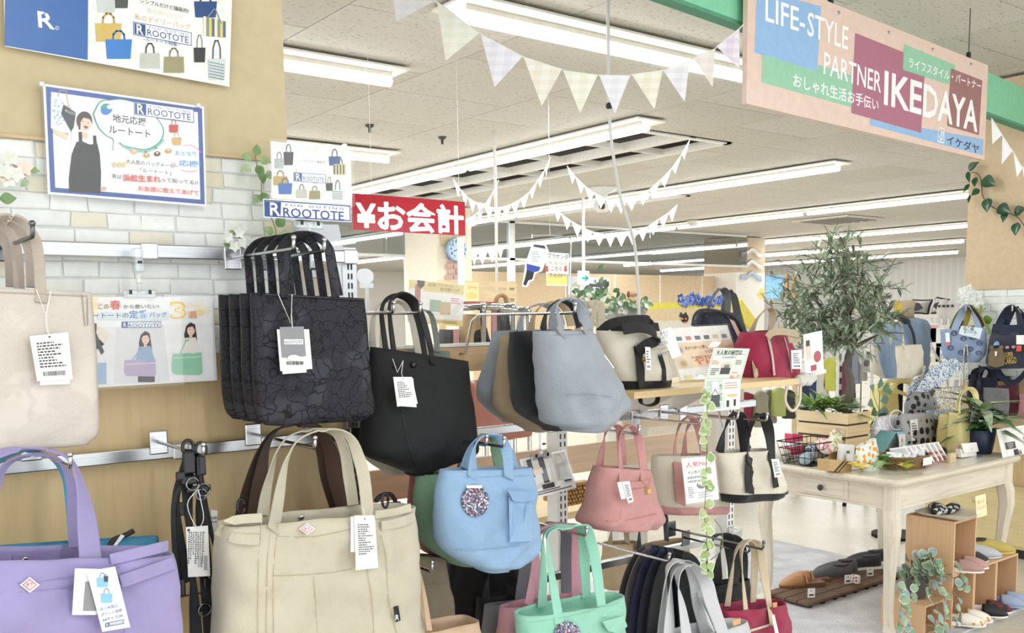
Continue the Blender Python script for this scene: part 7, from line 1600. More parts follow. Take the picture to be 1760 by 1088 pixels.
# pothos vine on the right wall
PO = [M('#2f5a3a', 'leaf', c2='#1f4229', rough=.25), M('#3a6a48', 'leaf', c2='#244a32', rough=.25)]
z8 = zz(1600, 270, 5.725)
stm = [onX(*z8(*q), 6.16) for q in ((400, 150), (450, 158), (490, 210), (500, 300), (515, 395), (590, 480), (680, 525), (790, 560), (860, 600), (930, 690))]
lv = []
for (x, y, tx, ty, w) in ((370, 125, 465, 45, .6), (365, 140, 375, 250, .4), (440, 200, 425, 290, .6), (510, 215, 630, 280, .75), (380, 265, 315, 345, .45), (480, 320, 395, 375, .8), (385, 375, 365, 450, .4), (565, 405, 545, 540, .75), (665, 485, 780, 550, .75), (740, 540, 705, 640, .65), (820, 550, 930, 500, .75), (850, 645, 825, 770, .7)):
    a = onX(*z8(x, y), 6.15); c = onX(*z8(tx, ty), 6.12); lv.append((a, c - a, (c - a).length, (c - a).length * w))
t = thing('pothos_vine', 'dark green glossy pothos vine pinned across the tan right wall', 'artificial vine', stm[0]); m = MB(); m.tube(crom(stm, 4), .004, 6); part('stem', m, M('#7a5a4a'), t)
for i, (p, d, L, w) in enumerate(lv): m = MB(); leafmesh(m, p, d, (-1, 0, .2), L, w, .3, .1, (.1, .8, 1, .95, .7, .35, 0)); part('leaf', m, PO[i % 2], t, smooth=True)
# ================================================================== tree in its slatted planter
a0, a1 = onX(1370, 703, 4.46), onX(1456, 708, 4.46); zt_ = a0.z
pl = thing('slatted_planter', 'pale wood slatted planter box holding the olive tree', 'planter', V((4.55, (a0.y + a1.y) / 2, TZ))); PW = M('#e2cda6', 'wood', ax='y', amt=.12); PWX = M('#d5bb90', 'wood', ax='x', amt=.12)
z = zt_; k = 0
while z - .06 > TZ:
    m = MB(); m.b6(4.46, 4.472, a1.y, a0.y, z - .062, z - .004); part('slat', m, PW, pl, bevel=.002); m = MB(); m.b6(4.472, 4.68, a1.y, a1.y + .012, z - .062, z - .004); part('slat', m, PWX, pl, bevel=.002); z -= .068
m = MB()
for x, y in ((4.473, a1.y + .013), (4.473, a0.y - .03), (4.66, a1.y + .013), (4.66, a0.y - .03)): m.b6(x, x + .02, y, y + .02, TZ, zt_)
m.b6(4.475, 4.68, a1.y + .014, a0.y, TZ + .003, zt_ - .04); part('liner', m, M('#4a3a2c', 'wood', ax='z'), pl)
tc = V((4.57, (a0.y + a1.y) / 2 - .08, zt_ - .04))
tr_ = thing('olive_tree', 'artificial olive tree with grey green leaves in the slatted planter', 'tree', tc); BARK = M('#5b5047', 'wood', ax='z', amt=.3)
def tb(x, y, dx=0): return onX(x, y, tc.x + dx)
brs = [([tc, tb(1462, 660), tb(1456, 630), tb(1464, 600), tb(1462, 570)], .027), ([tb(1464, 600), tb(1450, 572), tb(1430, 552), tb(1405, 520), tb(1385, 500)], .018), ([tb(1463, 590), tb(1478, 575), tb(1490, 545), tb(1500, 515), tb(1515, 495)], .018), ([tb(1462, 570), tb(1455, 530), tb(1450, 490), tb(1440, 450)], .02), ([tb(1466, 598), tb(1490, 585), tb(1510, 575)], .014), ([tb(1458, 540), tb(1475, 500), tb(1482, 460)], .016), ([tb(1430, 552), tb(1400, 550), tb(1365, 560)], .012), ([tb(1450, 575), tb(1420, 585), tb(1395, 590)], .01)]
for P, r in brs: m = MB(); Q = crom(P, 4); m.tube(Q, [r * (1 - .7 * i / (len(Q) - 1)) for i in range(len(Q))], 8); part('branch', m, BARK, tr_, smooth=True)
rnd = random.Random(31); LM = [M('#8c9f80', 'leaf', c2='#b0c0a2'), M('#758b6c', 'leaf', c2='#97a98b'), M('#a9b8a2', 'leaf', c2='#c3cdba'), M('#627a5b', 'leaf', c2='#72866a')]
lm_ = []
for k in range(8):
    m = MB(); leafmesh(m, (0, 0, 0), (1, 0, 0), (0, 0, 1), .062, .017, .3, .2 * (k % 3), (.1, .8, 1, .8, .1)); lm_.append(mesh_from('leaf', m, LM[k % 4], smooth=True))
blobs = [(1440, 445, 22, 20), (1480, 455, 20, 22), (1405, 490, 40, 22), (1450, 500, 50, 25), (1500, 500, 28, 25), (1370, 530, 28, 22), (1420, 540, 45, 25), (1485, 535, 32, 22), (1380, 560, 25, 15), (1450, 570, 42, 18), (1502, 555, 18, 16), (1435, 590, 32, 10), (1405, 585, 18, 12)]
mass = MB(); cnt = 0
tips = []
for i in range(300):
    bx_, by_, rx, ry = rnd.choice(blobs); c = tb(bx_ + rnd.gauss(0, .55) * rx, by_ + rnd.gauss(0, .55) * ry, rnd.uniform(-.22, .22)); dr_ = V((rnd.uniform(-1, 1), rnd.uniform(-1, 1), rnd.uniform(-.4, 1))).normalized()
    m = MB(); 
    for j in range(8):
        p = c + dr_ * (.02 * j); d = (dr_ + V((rnd.uniform(-1, 1), rnd.uniform(-1, 1), rnd.uniform(-1, 1)))).normalized()
        if cnt < 290 and j % 8 == 0:
            o = bpy.data.objects.new('leaf', lm_[cnt % 8]); COL.objects.link(o); o.parent = tr_; o.location = p - tc; o.rotation_euler = d.to_track_quat('X', 'Z').to_euler(); cnt += 1
        else: mass.cur = rnd.randrange(4); leafmesh(mass, p, d, (0, 0, 1), .062, .017, .3, .2, (.1, .9, .9, .1))
    tips.append((c, c + dr_ * .16))
part('leaf_mass', mass, LM, tr_, smooth=True, kind='stuff')
m = MB()
for a, b_ in tips: m.tube([a, b_], .0022, 3)
part('twigs', m, BARK, tr_, kind='stuff')
fr = [(1398, 690), (1420, 688), (1443, 695), (1465, 690), (1383, 694), (1455, 684)]
for k, (x, y) in enumerate(fr):
    c = onX(x, y + 14, 4.5 + .03 * (k % 3)); t = thing('fern', ('fern left of centre in the planter', 'tall spiky fern by the tree foot in the planter', 'spiky fern right of centre in the planter', 'pale leafy tuft at the right planter end', 'pale leafy tuft at the left planter end', 'small tuft behind the right planter ferns')[k], 'artificial plant', c, 'green tufts in the planter box')
    for j in range(34):
        a = rnd.uniform(0, 6.28); el = rnd.uniform(.2, 1.6); m = MB(); L = rnd.uniform(.1, .2) if k in (0, 1, 2) else rnd.uniform(.04, .08); leafmesh(m, c, (math.cos(a), math.sin(a), el), (0, 0, 1), L, .02 if k < 3 else .03, .3, .5, (.3, .9, 1, .7, 0)); part('leaf', m, M('#9fc05f', 'leaf', c2='#6f9a48') if k < 3 else M('#9db08a', 'leaf', c2='#cfd8bd'), t, smooth=True)
# ================================================================== torso in a denim jacket and its canvas tote
DJ = M('#92a9c6', 'fabric', bump=.6); YT_ = atD(1545, 600, 6.4).y
b = Bag('torso_form', 'dress form in a pale denim jacket with a dark collar beside the tree', [(1540, 548, 1560, 546, .7), (1528, 553, 1572, 550, .9), (1522, 570, 1580, 568, 1), (1522, 600, 1580, 598, 1), (1524, 640, 1578, 638, 1)], YT_, .3, DJ, n=2.4, cat='mannequin', seed=2, wr=.008, body='jacket')
m = MB(); Q = crom([onY(x, y, YT_ - .43 + (.2 if y < 560 else .05 if y < 580 else 0)) for x, y in ((1533, 556), (1526, 575), (1524, 605), (1528, 630), (1531, 646))], 4); m.tube(Q, [.034 + .012 * math.sin(PI * i / (len(Q) - 1)) for i in range(len(Q))], 10); part('sleeve', m, DJ, b.root, smooth=True)
m = MB(); q = onY(1531, 646, YT_ - .43); m.tube([q + V((0, 0, .03)), q + V((0, 0, -.015))], .034, 12); part('cuff', m, M('#90abcb', 'fabric'), b.root)
m = MB(); m.tube(crom([onY(x, y, YT_ - .1) for x, y in ((1535, 546), (1540, 541), (1552, 548), (1562, 556))], 4), .022, 8); part('collar', m, M('#23252c', 'fabric'), b.root, smooth=True)
m = MB(); m.tube(crom([onY(x, y, YT_ - .16) for x, y in ((1562, 556), (1570, 575), (1573, 600))], 4), .01, 6); part('jacket_edge', m, M('#2c2f38', 'fabric'), b.root)
m = MB(); q = onY(1553, 532, YT_); m.lathe(q + V((0, 0, -.06)), [(.07, 0), (.065, .06), (.075, .1), (.07, .12)], 16); part('neck_block', m, M('#cdb896', 'fabric'), b.root, smooth=True)
m = MB(); q = onY(1543, 528, YT_ - .1)
for k in range(8): a = k * PI / 4; leafmesh(m, q, (math.cos(a), -.2, math.sin(a)), (0, -1, 0), .05, .035)
part('yellow_flower', m, M('#e3c94f'), b.root)
m = MB(); q = onZ(1548, 830, .0); q = onY(1548, 640, YT_); m.tube([(q.x, q.y, 0), (q.x, q.y, q.z + .1)], .02, 8); m.lathe((q.x, q.y, 0), [(.16, 0), (.16, .02)], 16); part('stand', m, BKM, b.root)
cb = Bag('tote_bag', 'large cream canvas tote hung on the dress form', [(1501, 597, 1580, 592, .6), (1500, 620, 1580, 618, .9), (1502, 638, 1580, 640, 1), (1516, 648, 1568, 648, .8)], YT_ - .31, .1, M('#f2e9d6', 'fabric', bump=.4), n=4, seed=4)
cb.handle([(1553, 598), (1552, 575), (1545, 556), (1535, 552), (1527, 560), (1522, 596)], .04, topy=YT_ - .3)
# hanging clothes
def garment(label, x0, x1, y0, y1, ax_, v, mat, grp, sl=True, cat='shirt'):
    pl_ = lambda x, y: on(x, y, ax_, v); dv = V((.05, 0, 0)) if ax_ == 0 else V((0, .05, 0)); xm = (x0 + x1) / 2; w = x1 - x0
    c = pl_(xm, y0); t = thing('hanging_garment', label, cat, pl_(xm, y1), grp)
    m = MB(); n = 7; fr_ = [pl_(x, y) for x, y in [(xm - w * .12, y0 + 2), (x0 + w * .08, y0 + (y1 - y0) * .12)] + [(x0 + w * .04 * math.sin(i), lerp(y0 + (y1 - y0) * .2, y1, i / n)) for i in range(n + 1)] + [(x1 + w * .04 * math.sin(i * 2), lerp(y1, y0 + (y1 - y0) * .2, i / n)) for i in range(n + 1)] + [(x1 - w * .08, y0 + (y1 - y0) * .12), (xm + w * .12, y0 + 2)]]
    m.prism(fr_, dv); part('cloth', m, mat, t, bevel=.015)
    m = MB(); m.tube([c + dv * .5 + V((0, 0, -.02)), c + dv * .5 + V((0, 0, .15)), c + dv * .5 + V((.01, .01, .17))], .003, 5); part('hanger_hook', m, HW, t); return t
GG = 'clothes hanging behind the olive tree'; xg = 7.4
for x0, x1, y0, y1, mt, lb in ((1388, 1412, 600, 680, M('#a9868c', 'check', c2='#8a5f68', s=40), 'dusty pink checked shirt left of the tree trunk'), (1436, 1450, 622, 690, M('#3a3236', 'check', c2='#e0d8d0', s=60), 'black and white checked shirt right of the trunk'), (1446, 1456, 618, 690, M('#7a3a4a', 'fabric'), 'wine red garment beside the checked shirt'), (1450, 1466, 598, 690, M('#2b3d68', 'fabric'), 'navy garment right of the tree trunk'), (1462, 1475, 598, 660, M('#9aa0b0', 'fabric'), 'blue grey garment beside the navy one'), (1472, 1486, 598, 655, M('#b5b3b0', 'fabric'), 'grey garment near the canvas tote'), (1484, 1494, 600, 640, M('#5a5a5e', 'check', c2='#d8d4cc', s=60), 'grey checked garment next to the plant by the dress form')): garment(lb, x0, x1, y0, y1, 0, xg + .02 * (x0 % 3), mt, GG)
for x0, x1, y0, y1, mt, lb in ((1414, 1436, 612, 672, M('#d9dc62', 'fabric'), 'yellow green knit cardigan left of the trunk'), (1402, 1420, 615, 690, M('#e4e2dc', 'fabric'), 'off white shirt behind the yellow green cardigan'), (1376, 1392, 640, 705, M('#24365f', 'fabric'), 'dark blue trousers at the left end of the clothes'), (1390, 1404, 640, 705, M('#2f4574', 'fabric'), 'denim blue skirt beside the dark blue trousers')): garment(lb, x0, x1, y0, y1, 0, 6.64 + .02 * (x0 % 3), mt, GG)
for xr, ya, yb_, lb in ((7.45, 1384, 1500, 'white clothes rail behind the olive tree'), (6.68, 1374, 1440, 'white clothes rail left of the olive tree')):
    r_ = thing('clothes_rail', lb, 'clothes rack', V((xr, 4, 0))); p, q = onX(ya, 600 if xr > 7 else 620, xr), onX(yb_, 600 if xr > 7 else 620, xr); m = MB(); m.tube([p, (q.x, q.y, p.z)], .014, 8); part('bar', m, WPOST, r_)
    for e in (p, q): m = MB(); m.tube([(xr, e.y, 0), (xr, e.y, p.z)], .014, 8); part('post', m, WPOST, r_)
GH = 'clothes hanging below the pale wood shelf'; yg = 5.6
for x0, x1, y0, y1, mt, lb in ((1196, 1250, 682, 716, M('#a5203c', 'fabric'), 'dark crimson cloth behind the pale green leaflet'), (1262, 1302, 672, 730, CRIM, 'crimson garment right of the leaflet'), (1300, 1322, 670, 735, M('#b9b49a', 'fabric'), 'khaki garment under the wood shelf'), (1316, 1336, 668, 728, M('#a59f92', 'fabric'), 'taupe garment between the khaki and lime ones'), (1332, 1354, 664, 716, M('#c9d37c', 'fabric'), 'lime green garment under the shelf end'), (1350, 1368, 668, 720, M('#2c2e34', 'fabric'), 'black garment at the right end under the shelf'), (1212, 1290, 716, 775, M('#2a3d6d', 'fabric'), 'navy sweatshirt low behind the black straps')): garment(lb, x0, x1, y0, y1, 1, yg + .05 * (x0 % 3), mt, GH)
rk = thing('clothes_rack', 'wood framed clothes rack under and behind the shelf', 'clothes rack', V((7, 5.72, 0))); zbr = onY(1300, 664, 5.7).z
for xx in (1188, 1373): q = onY(xx, 690, 5.7); m = MB(); m.b6(q.x - .04, q.x + .04, 5.7, 5.75, 0, zbr + .1); part('post', m, PWX, rk)
qa, qb = onY(1188, 690, 5.7), onY(1373, 690, 5.7); m = MB(); m.tube([(qa.x, 5.7, zbr), (qb.x, 5.7, zbr)], .012, 8); part('bar', m, HW, rk)
# white lace edged print hanging at the shelf end
s = Sheet.Y((1381, 575), (1413, 568), (1379, 648), 2.75); t = thing('lace_card', 'white lace edged picture card hanging at the shelf end', 'card', s.P(s.W / 2, s.Hh))
s.frect(.08, .22, .34, .62, '#e9d4c6'); s.frect(.1, .16, .3, .3, '#4a3a34'); s.poly([(s.W * (.68 + .2 * math.cos(i * .4)), s.Hh * (.6 + .14 * math.sin(i * .4))) for i in range(16)], '#b5565f', px=False); ftote(s, .3, .78, .3, .14, '#b8475a', .6); s.done(t, back='#f4f3f0')
m = MB()
for k in range(9): q = s.P(s.W * k / 8, s.Hh); m.ball(q, .012, 6)
part('lace_edge', m, M('#f4f3f0'), t)
m = MB(); q = onY(1372, 657, 2.2)
for k in range(8): m.ball(onY(1374 + k * 3, 652 + 4 * math.sin(k * 1.7), 2.2), .02, 6)
tag(part('lace_trim', m, M('#efece4', 'fabric'), None, smooth=True), 'white lace trim bunched on the right end of the wood shelf', 'trim cloth')
m = MB(); Q = crom([onY(x, y, 2.15) for x, y in ((1352, 664), (1350, 690), (1362, 706), (1374, 690), (1376, 662))], 5); m.tube(Q, .006, 6); tag(part('string_loop', m, M('#d9ccb2'), None), 'cream strap loop hanging from the shelf end', 'strap')
# ================================================================== bunting, beam and shop sign
STR = M('#e9e9e6')
def bunting(label, flags, D, cols, grp, ends=()):
    """flags: (left x,y, right x,y, tip x,y) on cloth hung at axial distance D"""
    t = thing('bunting', label, 'bunting', atD(flags[0][0], flags[0][1], D), grp)
    for i, (a, b, c, d, e, f) in enumerate(flags):
        P = [atD(a, b, D), atD(c, d, D), atD(e, f, D)]; n = (P[1] - P[0]).cross(P[2] - P[0]).normalized(); m = MB(); m.prism(P, n * .0015); part('flag', m, cols[i % len(cols)], t)
    m = MB(); Q = [atD(x, y, D) for x, y in ends[:1]] + [q for a, b, c, d, e, f in flags for q in (atD(a, b, D), atD(c, d, D))] + [atD(x, y, D) for x, y in ends[1:]]; m.tube(Q, .0018 if D < 4 else .003, 4); part('string', m, STR, t)
GI = [M(a, 'check', c2=b, s=190, axes='yz') for a, b in (('#edebf0', '#e6e4ec'), ('#f2f1ea', '#ece8dc'), ('#efecf4', '#e4dce9'), ('#f2ede6', '#ebdfd0'), ('#f1efe4', '#e8e5d2'), ('#ecebf0', '#e4e1e8'), ('#eeebdd', '#e2ddc6'), ('#eae9ee', '#dddae2'), ('#e9e2dc', '#e1d7cf'), ('#e8dfe8', '#d8c9da'))]
bunting('gingham pastel bunting swagged across the ceiling up to the green beam', [(676, 0, 746, 2, 681, 37), (751, 3, 824, 57, 766, 104), (826, 58, 898, 97, 850, 150), (900, 98, 966, 119, 931, 182), (968, 121, 1027, 129, 997, 195), (1030, 129, 1083, 130, 1057, 196), (1086, 128, 1139, 121, 1125, 188), (1140, 121, 1185, 105, 1177, 175), (1192, 100, 1229, 84, 1225, 150), (1232, 80, 1271, 49, 1271, 118)], 3.28, GI, None, ((600, -40), (1278, 42)))
WF = [M('#f4f4f2'), M('#efeef2')]
def chain(pts, h): return [(a, b, c, d, (a + c) / 2 + (d - b) * .12, (b + d) / 2 + h) for (a, b), (c, d) in zip(pts, pts[1:])]
z7 = zz(760, 180, 3.52)
for lb, P in (('short white bunting swag left of the hanging white pole', ((65, 445), (110, 512), (155, 562), (205, 592), (262, 600), (308, 530), (342, 455))), ('white bunting swag rising right from the till sign', ((140, 700), (210, 660), (255, 612), (310, 625), (362, 622), (418, 604), (472, 574), (528, 528), (578, 460), (622, 392), (655, 318))), ('upper long white bunting swag behind the grey cable', ((755, 370), (805, 435), (860, 490), (920, 535), (990, 570), (1050, 585), (1115, 580), (1185, 553), (1255, 513), (1320, 458), (1390, 385), (1450, 300), (1500, 210))), ('lower long white bunting swag behind the grey cable', ((665, 605), (720, 660), (780, 705), (845, 740), (910, 770), (985, 785), (1050, 785), (1120, 780), (1185, 763), (1250, 735), (1315, 690), (1370, 655), (1425, 605))), ('small far bunting swag below the till sign', ((175, 900), (215, 895), (275, 888), (335, 870), (375, 850)))):
    q = [z7(*p) for p in P]; bunting(lb, chain(q, 22), 5.6 if 'far' not in lb else 9, WF, 'plain white bunting swags', (q[0], q[-1]))
bunting('white bunting hanging in front of the tan right wall', [(1704, 203, 1722, 232, 1706, 248), (1723, 234, 1740, 260, 1722, 282), (1742, 262, 1757, 290, 1748, 304), (1757, 286, 1775, 310, 1765, 335)], 5.2, WF, 'plain white bunting swags', ((1702, 190), (1775, 310)))
zs = 2.3; sbl, sbr = onZ(1283, 178, zs), onZ(1692, 275, zs)
u_ = (sbr - sbl).normalized(); nn = V((u_.y, -u_.x, 0)); dd = ray(1575, 63); tt_ = (sbl - CAM).dot(nn) / dd.dot(nn); ztop = (CAM + dd * tt_).z
up_ = V((0, 0, ztop - zs)); s = Sheet(sbl + up_, sbr + up_, sbl)
t = thing('shop_sign', 'large hanging pink shop sign with overlapping coloured squares', 'sign', (sbl + sbr) / 2)
zq = zz(1200, 0, 3.143)
def pg(c, *p): s.poly([zq(*q) for q in p], c)
pg('#8db4dc', (317, -60), (664, 35), (641, 390), (305, 285)); pg('#8fc3a5', (346, 292), (640, 385), (648, 350), (838, 410), (832, 580), (343, 445)); pg('#8db4dc', (930, 640), (1540, 752), (1537, 840), (928, 675)); pg('#a8697f', (848, 178), (1108, 282), (1105, 378), (1222, 415), (1203, 718), (826, 610)); pg('#8fc3a5', (1112, 238), (1388, 350), (1384, 465), (1106, 378)); pg('#96696a', (1364, 368), (1534, 435), (1516, 730), (1345, 680))
for w_, a, b_, h, bd in (('LIFE-', (362, 112), (575, 180), 42, .9), ('STYLE', (588, 192), (808, 272), 42, .9), ('PARTNER', (676, 398), (986, 502), 38, .9), ('おしゃれ生活お手伝い', (512, 468), (972, 602), 24, 1), ('IKE', (1003, 562), (1203, 618), 57, 3), ('DAYA', (1213, 625), (1505, 712), 55, 3), ('ライフスタイル・パートナー', (1136, 362), (1526, 490), 17, 1)): s.text(w_, zq(*a), zq(*b_), h, '#f3f1f1', bd)
s.text('イケダヤ', zq(1340, 778), zq(1515, 832), 17, '#2e3640', 1); s.line([zq(*p) for p in ((1296, 690), (1329, 698), (1326, 772), (1293, 764), (1296, 690))], .006, '#e9eef4'); s.line([zq(*p) for p in ((1302, 735), (1306, 756), (1318, 750), (1324, 716), (1314, 712), (1310, 735))], .008, '#f3f4f6')
s.done(t, back='#dcc3b5', th=.02)
m = MB()
for fu in (.1, .3, .5, .7, .9): m.lathe(s.P(s.W * fu, s.Hh * .06, .001), [(.008, 0), (.006, .004)], 8, Matrix.Rotation(PI / 2, 3, 'X'))
part('screws', m, HW, t, kind='stuff')
for fu in (.28, .9): q = s.P(s.W * fu, 0, -.01); m = MB(); m.tube([q, (q.x, q.y, CZ)], .003, 5); part('hanging_wire', m, M('#5a5a58'), t); m = MB(); m.b6(q.x - .008, q.x + .008, q.y - .008, q.y + .008, q.z - .005, q.z + .03); part('wire_clamp', m, M('#2a2a2a'), t)
ga, gb = onZ(1160, -5, 2.6), onZ(1790, 226, 2.6); du = (gb - ga).normalized(); off = V((-du.y, du.x, 0)) * .05
q = onZ(1703, 192.5, 2.6); d3 = ray(1703, 126); n3 = V((du.y, -du.x, 0)); zt3 = (CAM + d3 * ((ga - CAM).dot(n3) / d3.dot(n3))).z
m = MB(); m.prism([ga - du, gb + du, gb + du + V((0, 0, zt3 - 2.6)), ga - du + V((0, 0, zt3 - 2.6))], off); bm = thing('green_beam', 'mint green hanging fascia board running behind the pink shop sign', 'fascia', (ga + gb) / 2); part('board', m, M('#7cc7a2', 'plain', rough=.35), bm)
m = MB(); m.prism([ga - du + V((0, 0, -.014)), gb + du + V((0, 0, -.014)), gb + du, ga - du], off); part('edge_strip', m, M('#4f8f72'), bm)
for f in (0, 1): q = ga + (gb - ga) * f + off * .5; m = MB(); m.tube([q + V((0, 0, zt3 - 2.6)), (q.x, q.y, CZ)], .004, 5); part('hanging_rod', m, HW, bm)
# small fittings under the ceiling
for x, y, lb in ((635, 214, 'left dark sprinkler head on the ceiling'), (760, 235, 'right dark sprinkler head on the ceiling')):
    q = onZ(x, y, CZ); m = MB(); m.lathe(q + V((0, 0, -.06)), [(.01, 0), (.012, .035), (.03, .045), (.035, .058)], 12); tag(part('sprinkler_head', m, M('#4a4642'), None), lb, 'sprinkler', 'sprinkler heads')
q = onZ(1035, 322, CZ); cm = thing('ceiling_camera', 'white round camera under the ceiling behind the upper white bunting', 'camera', q + V((0, 0, -.3))); m = MB(); m.lathe(q + V((0, 0, -.28)), [(.06, 0), (.1, .04), (.1, .1), (.06, .14), (.06, .2), (.16, .24), (.18, .278)], 18); part('housing', m, M('#e2e2de'), cm, smooth=True); m = MB(); m.ball(q + V((-.06, -.06, -.22)), .04, 8); part('lens', m, M('#26262a', rough=.2), cm, smooth=True)
for x, y, lb in ((1192, 378, 'smoke detector near the second light row'), (1440, 425, 'reddish detector above the olive tree')): q = onZ(x, y, CZ); m = MB(); m.lathe(q + V((0, 0, -.09)), [(.05, 0), (.09, .03), (.1, .08)], 14); tag(part('smoke_detector', m, M('#ded9cf' if x < 1300 else '#b08a70')), lb, 'detector')
q = onZ(1440, 376, CZ); vt = thing('ceiling_vent', 'square air vent in the ceiling left of the right wall', 'vent', q + V((0, 0, -.03))); m = MB(); m.b6(q.x - .5, q.x + .5, q.y - .5, q.y + .5, CZ - .03, CZ - .008); part('frame', m, M('#d9d5cc'), vt)
for k in range(6): m = MB(); m.b6(q.x - .42, q.x + .42, q.y - .42 + k * .15, q.y - .35 + k * .15, CZ - .045, CZ - .03); part('slat', m, M('#8f8b84'), vt)
# ================================================================== middle distance
PT = M('#dcc3a0', rough=.8)
# glass smoke curtain
gcu = thing('glass_screen', 'hanging glass smoke screen with a thin white bottom rail', 'glass screen', V((8, 11.7, 2.42))); 
for k in range(5): m = MB(); m.b6(1.6 + k * 2.6, 4.19 + k * 2.6, 11.7, 11.71, 2.42, CZ - .03); part('pane', m, M('#cdd3d6', 'glass', haze=.1), gcu)
m = MB(); m.b6(1.6, 14.55, 11.68, 11.73, 2.39, 2.425); m.b6(1.6, 14.55, 11.68, 11.73, CZ - .05, CZ - .02); part('rail', m, WPOST, gcu)
for px_ in (703, 880): q = onY(px_, 460, 11.7); m = MB(); m.b6(q.x - .05, q.x + .05, 11.68, 11.76, 0, CZ - .02); part('post', m, WPOST, gcu)
# tan partition, pillars
m = MB(); m.b6(8.6, 14.5, 12.4, 12.5, 0, 2.25); w = struct('wall_partition', m, PT)
for k in range(5): m = MB(); m.b6(9.5 + k * 1.15, 9.53 + k * 1.15, 12.385, 12.4, 0, 2.25); part('panel_joint', m, M('#efe9dd'), w)
m = MB(); m.b6(14.575, 15.45, 11.96, 12.75, onY(1266, 468, 11.96).z, CZ - .02); m2 = MB(); m2.b6(14.575, 15.45, 11.955, 12.755, 0, onY(1266, 468, 11.96).z); w = struct('wall_pillar', m, M('#cdb798')); part('pillar_base', m2, M('#e4e0d6'), w)
for k, yy in enumerate((427, 447, 467)):
    P = [(1274, yy + 6), (1283, yy + 5), (1292, yy - 1), (1301, yy + 6), (1308, yy + 9)]; t = thing('mini_garland', ('top paper garland on the far pillar', 'middle paper garland on the far pillar', 'lowest paper garland on the far pillar')[k], 'garland', onY(1292, yy, 11.9)); m = MB(); m.tube(crom([onY(x, y, 11.93) for x, y in P], 4), .012, 4); part('string', m, M('#8a8a8c'), t)
    m = MB()
    for q in crom([onY(x, y, 11.92) for x, y in P], 4): m.prism([q, q + V((.05, 0, 0)), q + V((.025, 0, -.1))], (0, .01, 0))
    part('pennants', m, M('#f1efe9' if k < 2 else '#b9c4d6'), t, kind='stuff')
q0, q1 = onY(752, 470, 10.6), onY(811, 470, 10.6)
m = MB(); m.b6(q0.x, q1.x, 10.6, 11.4, 0, CZ - .02); w = struct('wall_column', m, M('#e9dfcc'))
m = MB(); m.b6(q0.x + .05, q1.x - .15, 10.58, 10.6, onY(780, 425, 10.6).z, CZ - .02); part('column_panel', m, M('#cdb798'), w)
for r in range(5):
    for k in range(2): q = onY(766 + k * 14 + (r % 2) * 4, 436 + r * 9.2, 10.58); m = MB(); m.b6(q.x, q.x + .097, 10.57, 10.6, q.z - .054, q.z); part('brick', m, M('#c9a59c', 'plain'), w, bevel=.004)
cc = onY(792, 428, 10.42); cl = thing('wall_clock', 'round pale blue clock on the column under the till sign', 'clock', cc); RY = Matrix.Rotation(PI / 2, 3, 'X')
m = MB(); m.lathe(cc + V((0, .12, 0)), [(.15, 0), (.156, .02), (.151, .05), (.143, .055)], 28, RY); part('rim', m, M('#8fb4d8'), cl, smooth=True); m = MB(); m.lathe(cc + V((0, .07, 0)), [(.146, 0), (.146, .006)], 28, RY); part('face', m, M('#c3daee'), cl)
s = Sheet(cc + V((-.156, .062, .156)), cc + V((.156, .062, .156)), cc + V((-.156, .062, -.156)))
for h in range(1, 13): a = h * PI / 6; u, v = .156 + .113 * math.sin(a), .156 - .113 * math.cos(a); s.text(str(h), (u - .015 * len(str(h)), .0 + v + .019), (u + .015 * len(str(h)), .0 + v + .019), .04, '#26324a', 1, px=False)
s.line([(.156, .156), (.085, .182)], .01, '#1d2433', px=False); s.line([(.156, .156), (.215, .098)], .012, '#1d2433', px=False); s.done(cl, board=None)
m = MB(); q = onY(793, 440, 4.61); zt4 = onY(793, 408, 4.61).z; zb4 = onY(793, 470, 4.61).z; m.b6(q.x - .013, q.x + .013, 4.6, 4.63, .0, zt4); tag(part('sign_pole', m, M('#e9eef2', 'plain', rough=.3), None), 'white pole under the till sign in front of the clock', 'pole')
m = MB(); q = onY(849, 430, 6.2); m.tube([(onY(850, 258, 6.2).x, 6.2, CZ)] + [onY(x, y, 6.2) for x, y in ((850, 258), (852, 330), (853, 400), (854, 500))], .012, 8); tag(part('hanging_pole', m, M('#e9e9e6'), None, smooth=True), 'thin white pole hanging from the ceiling beside the white bunting', 'pole')
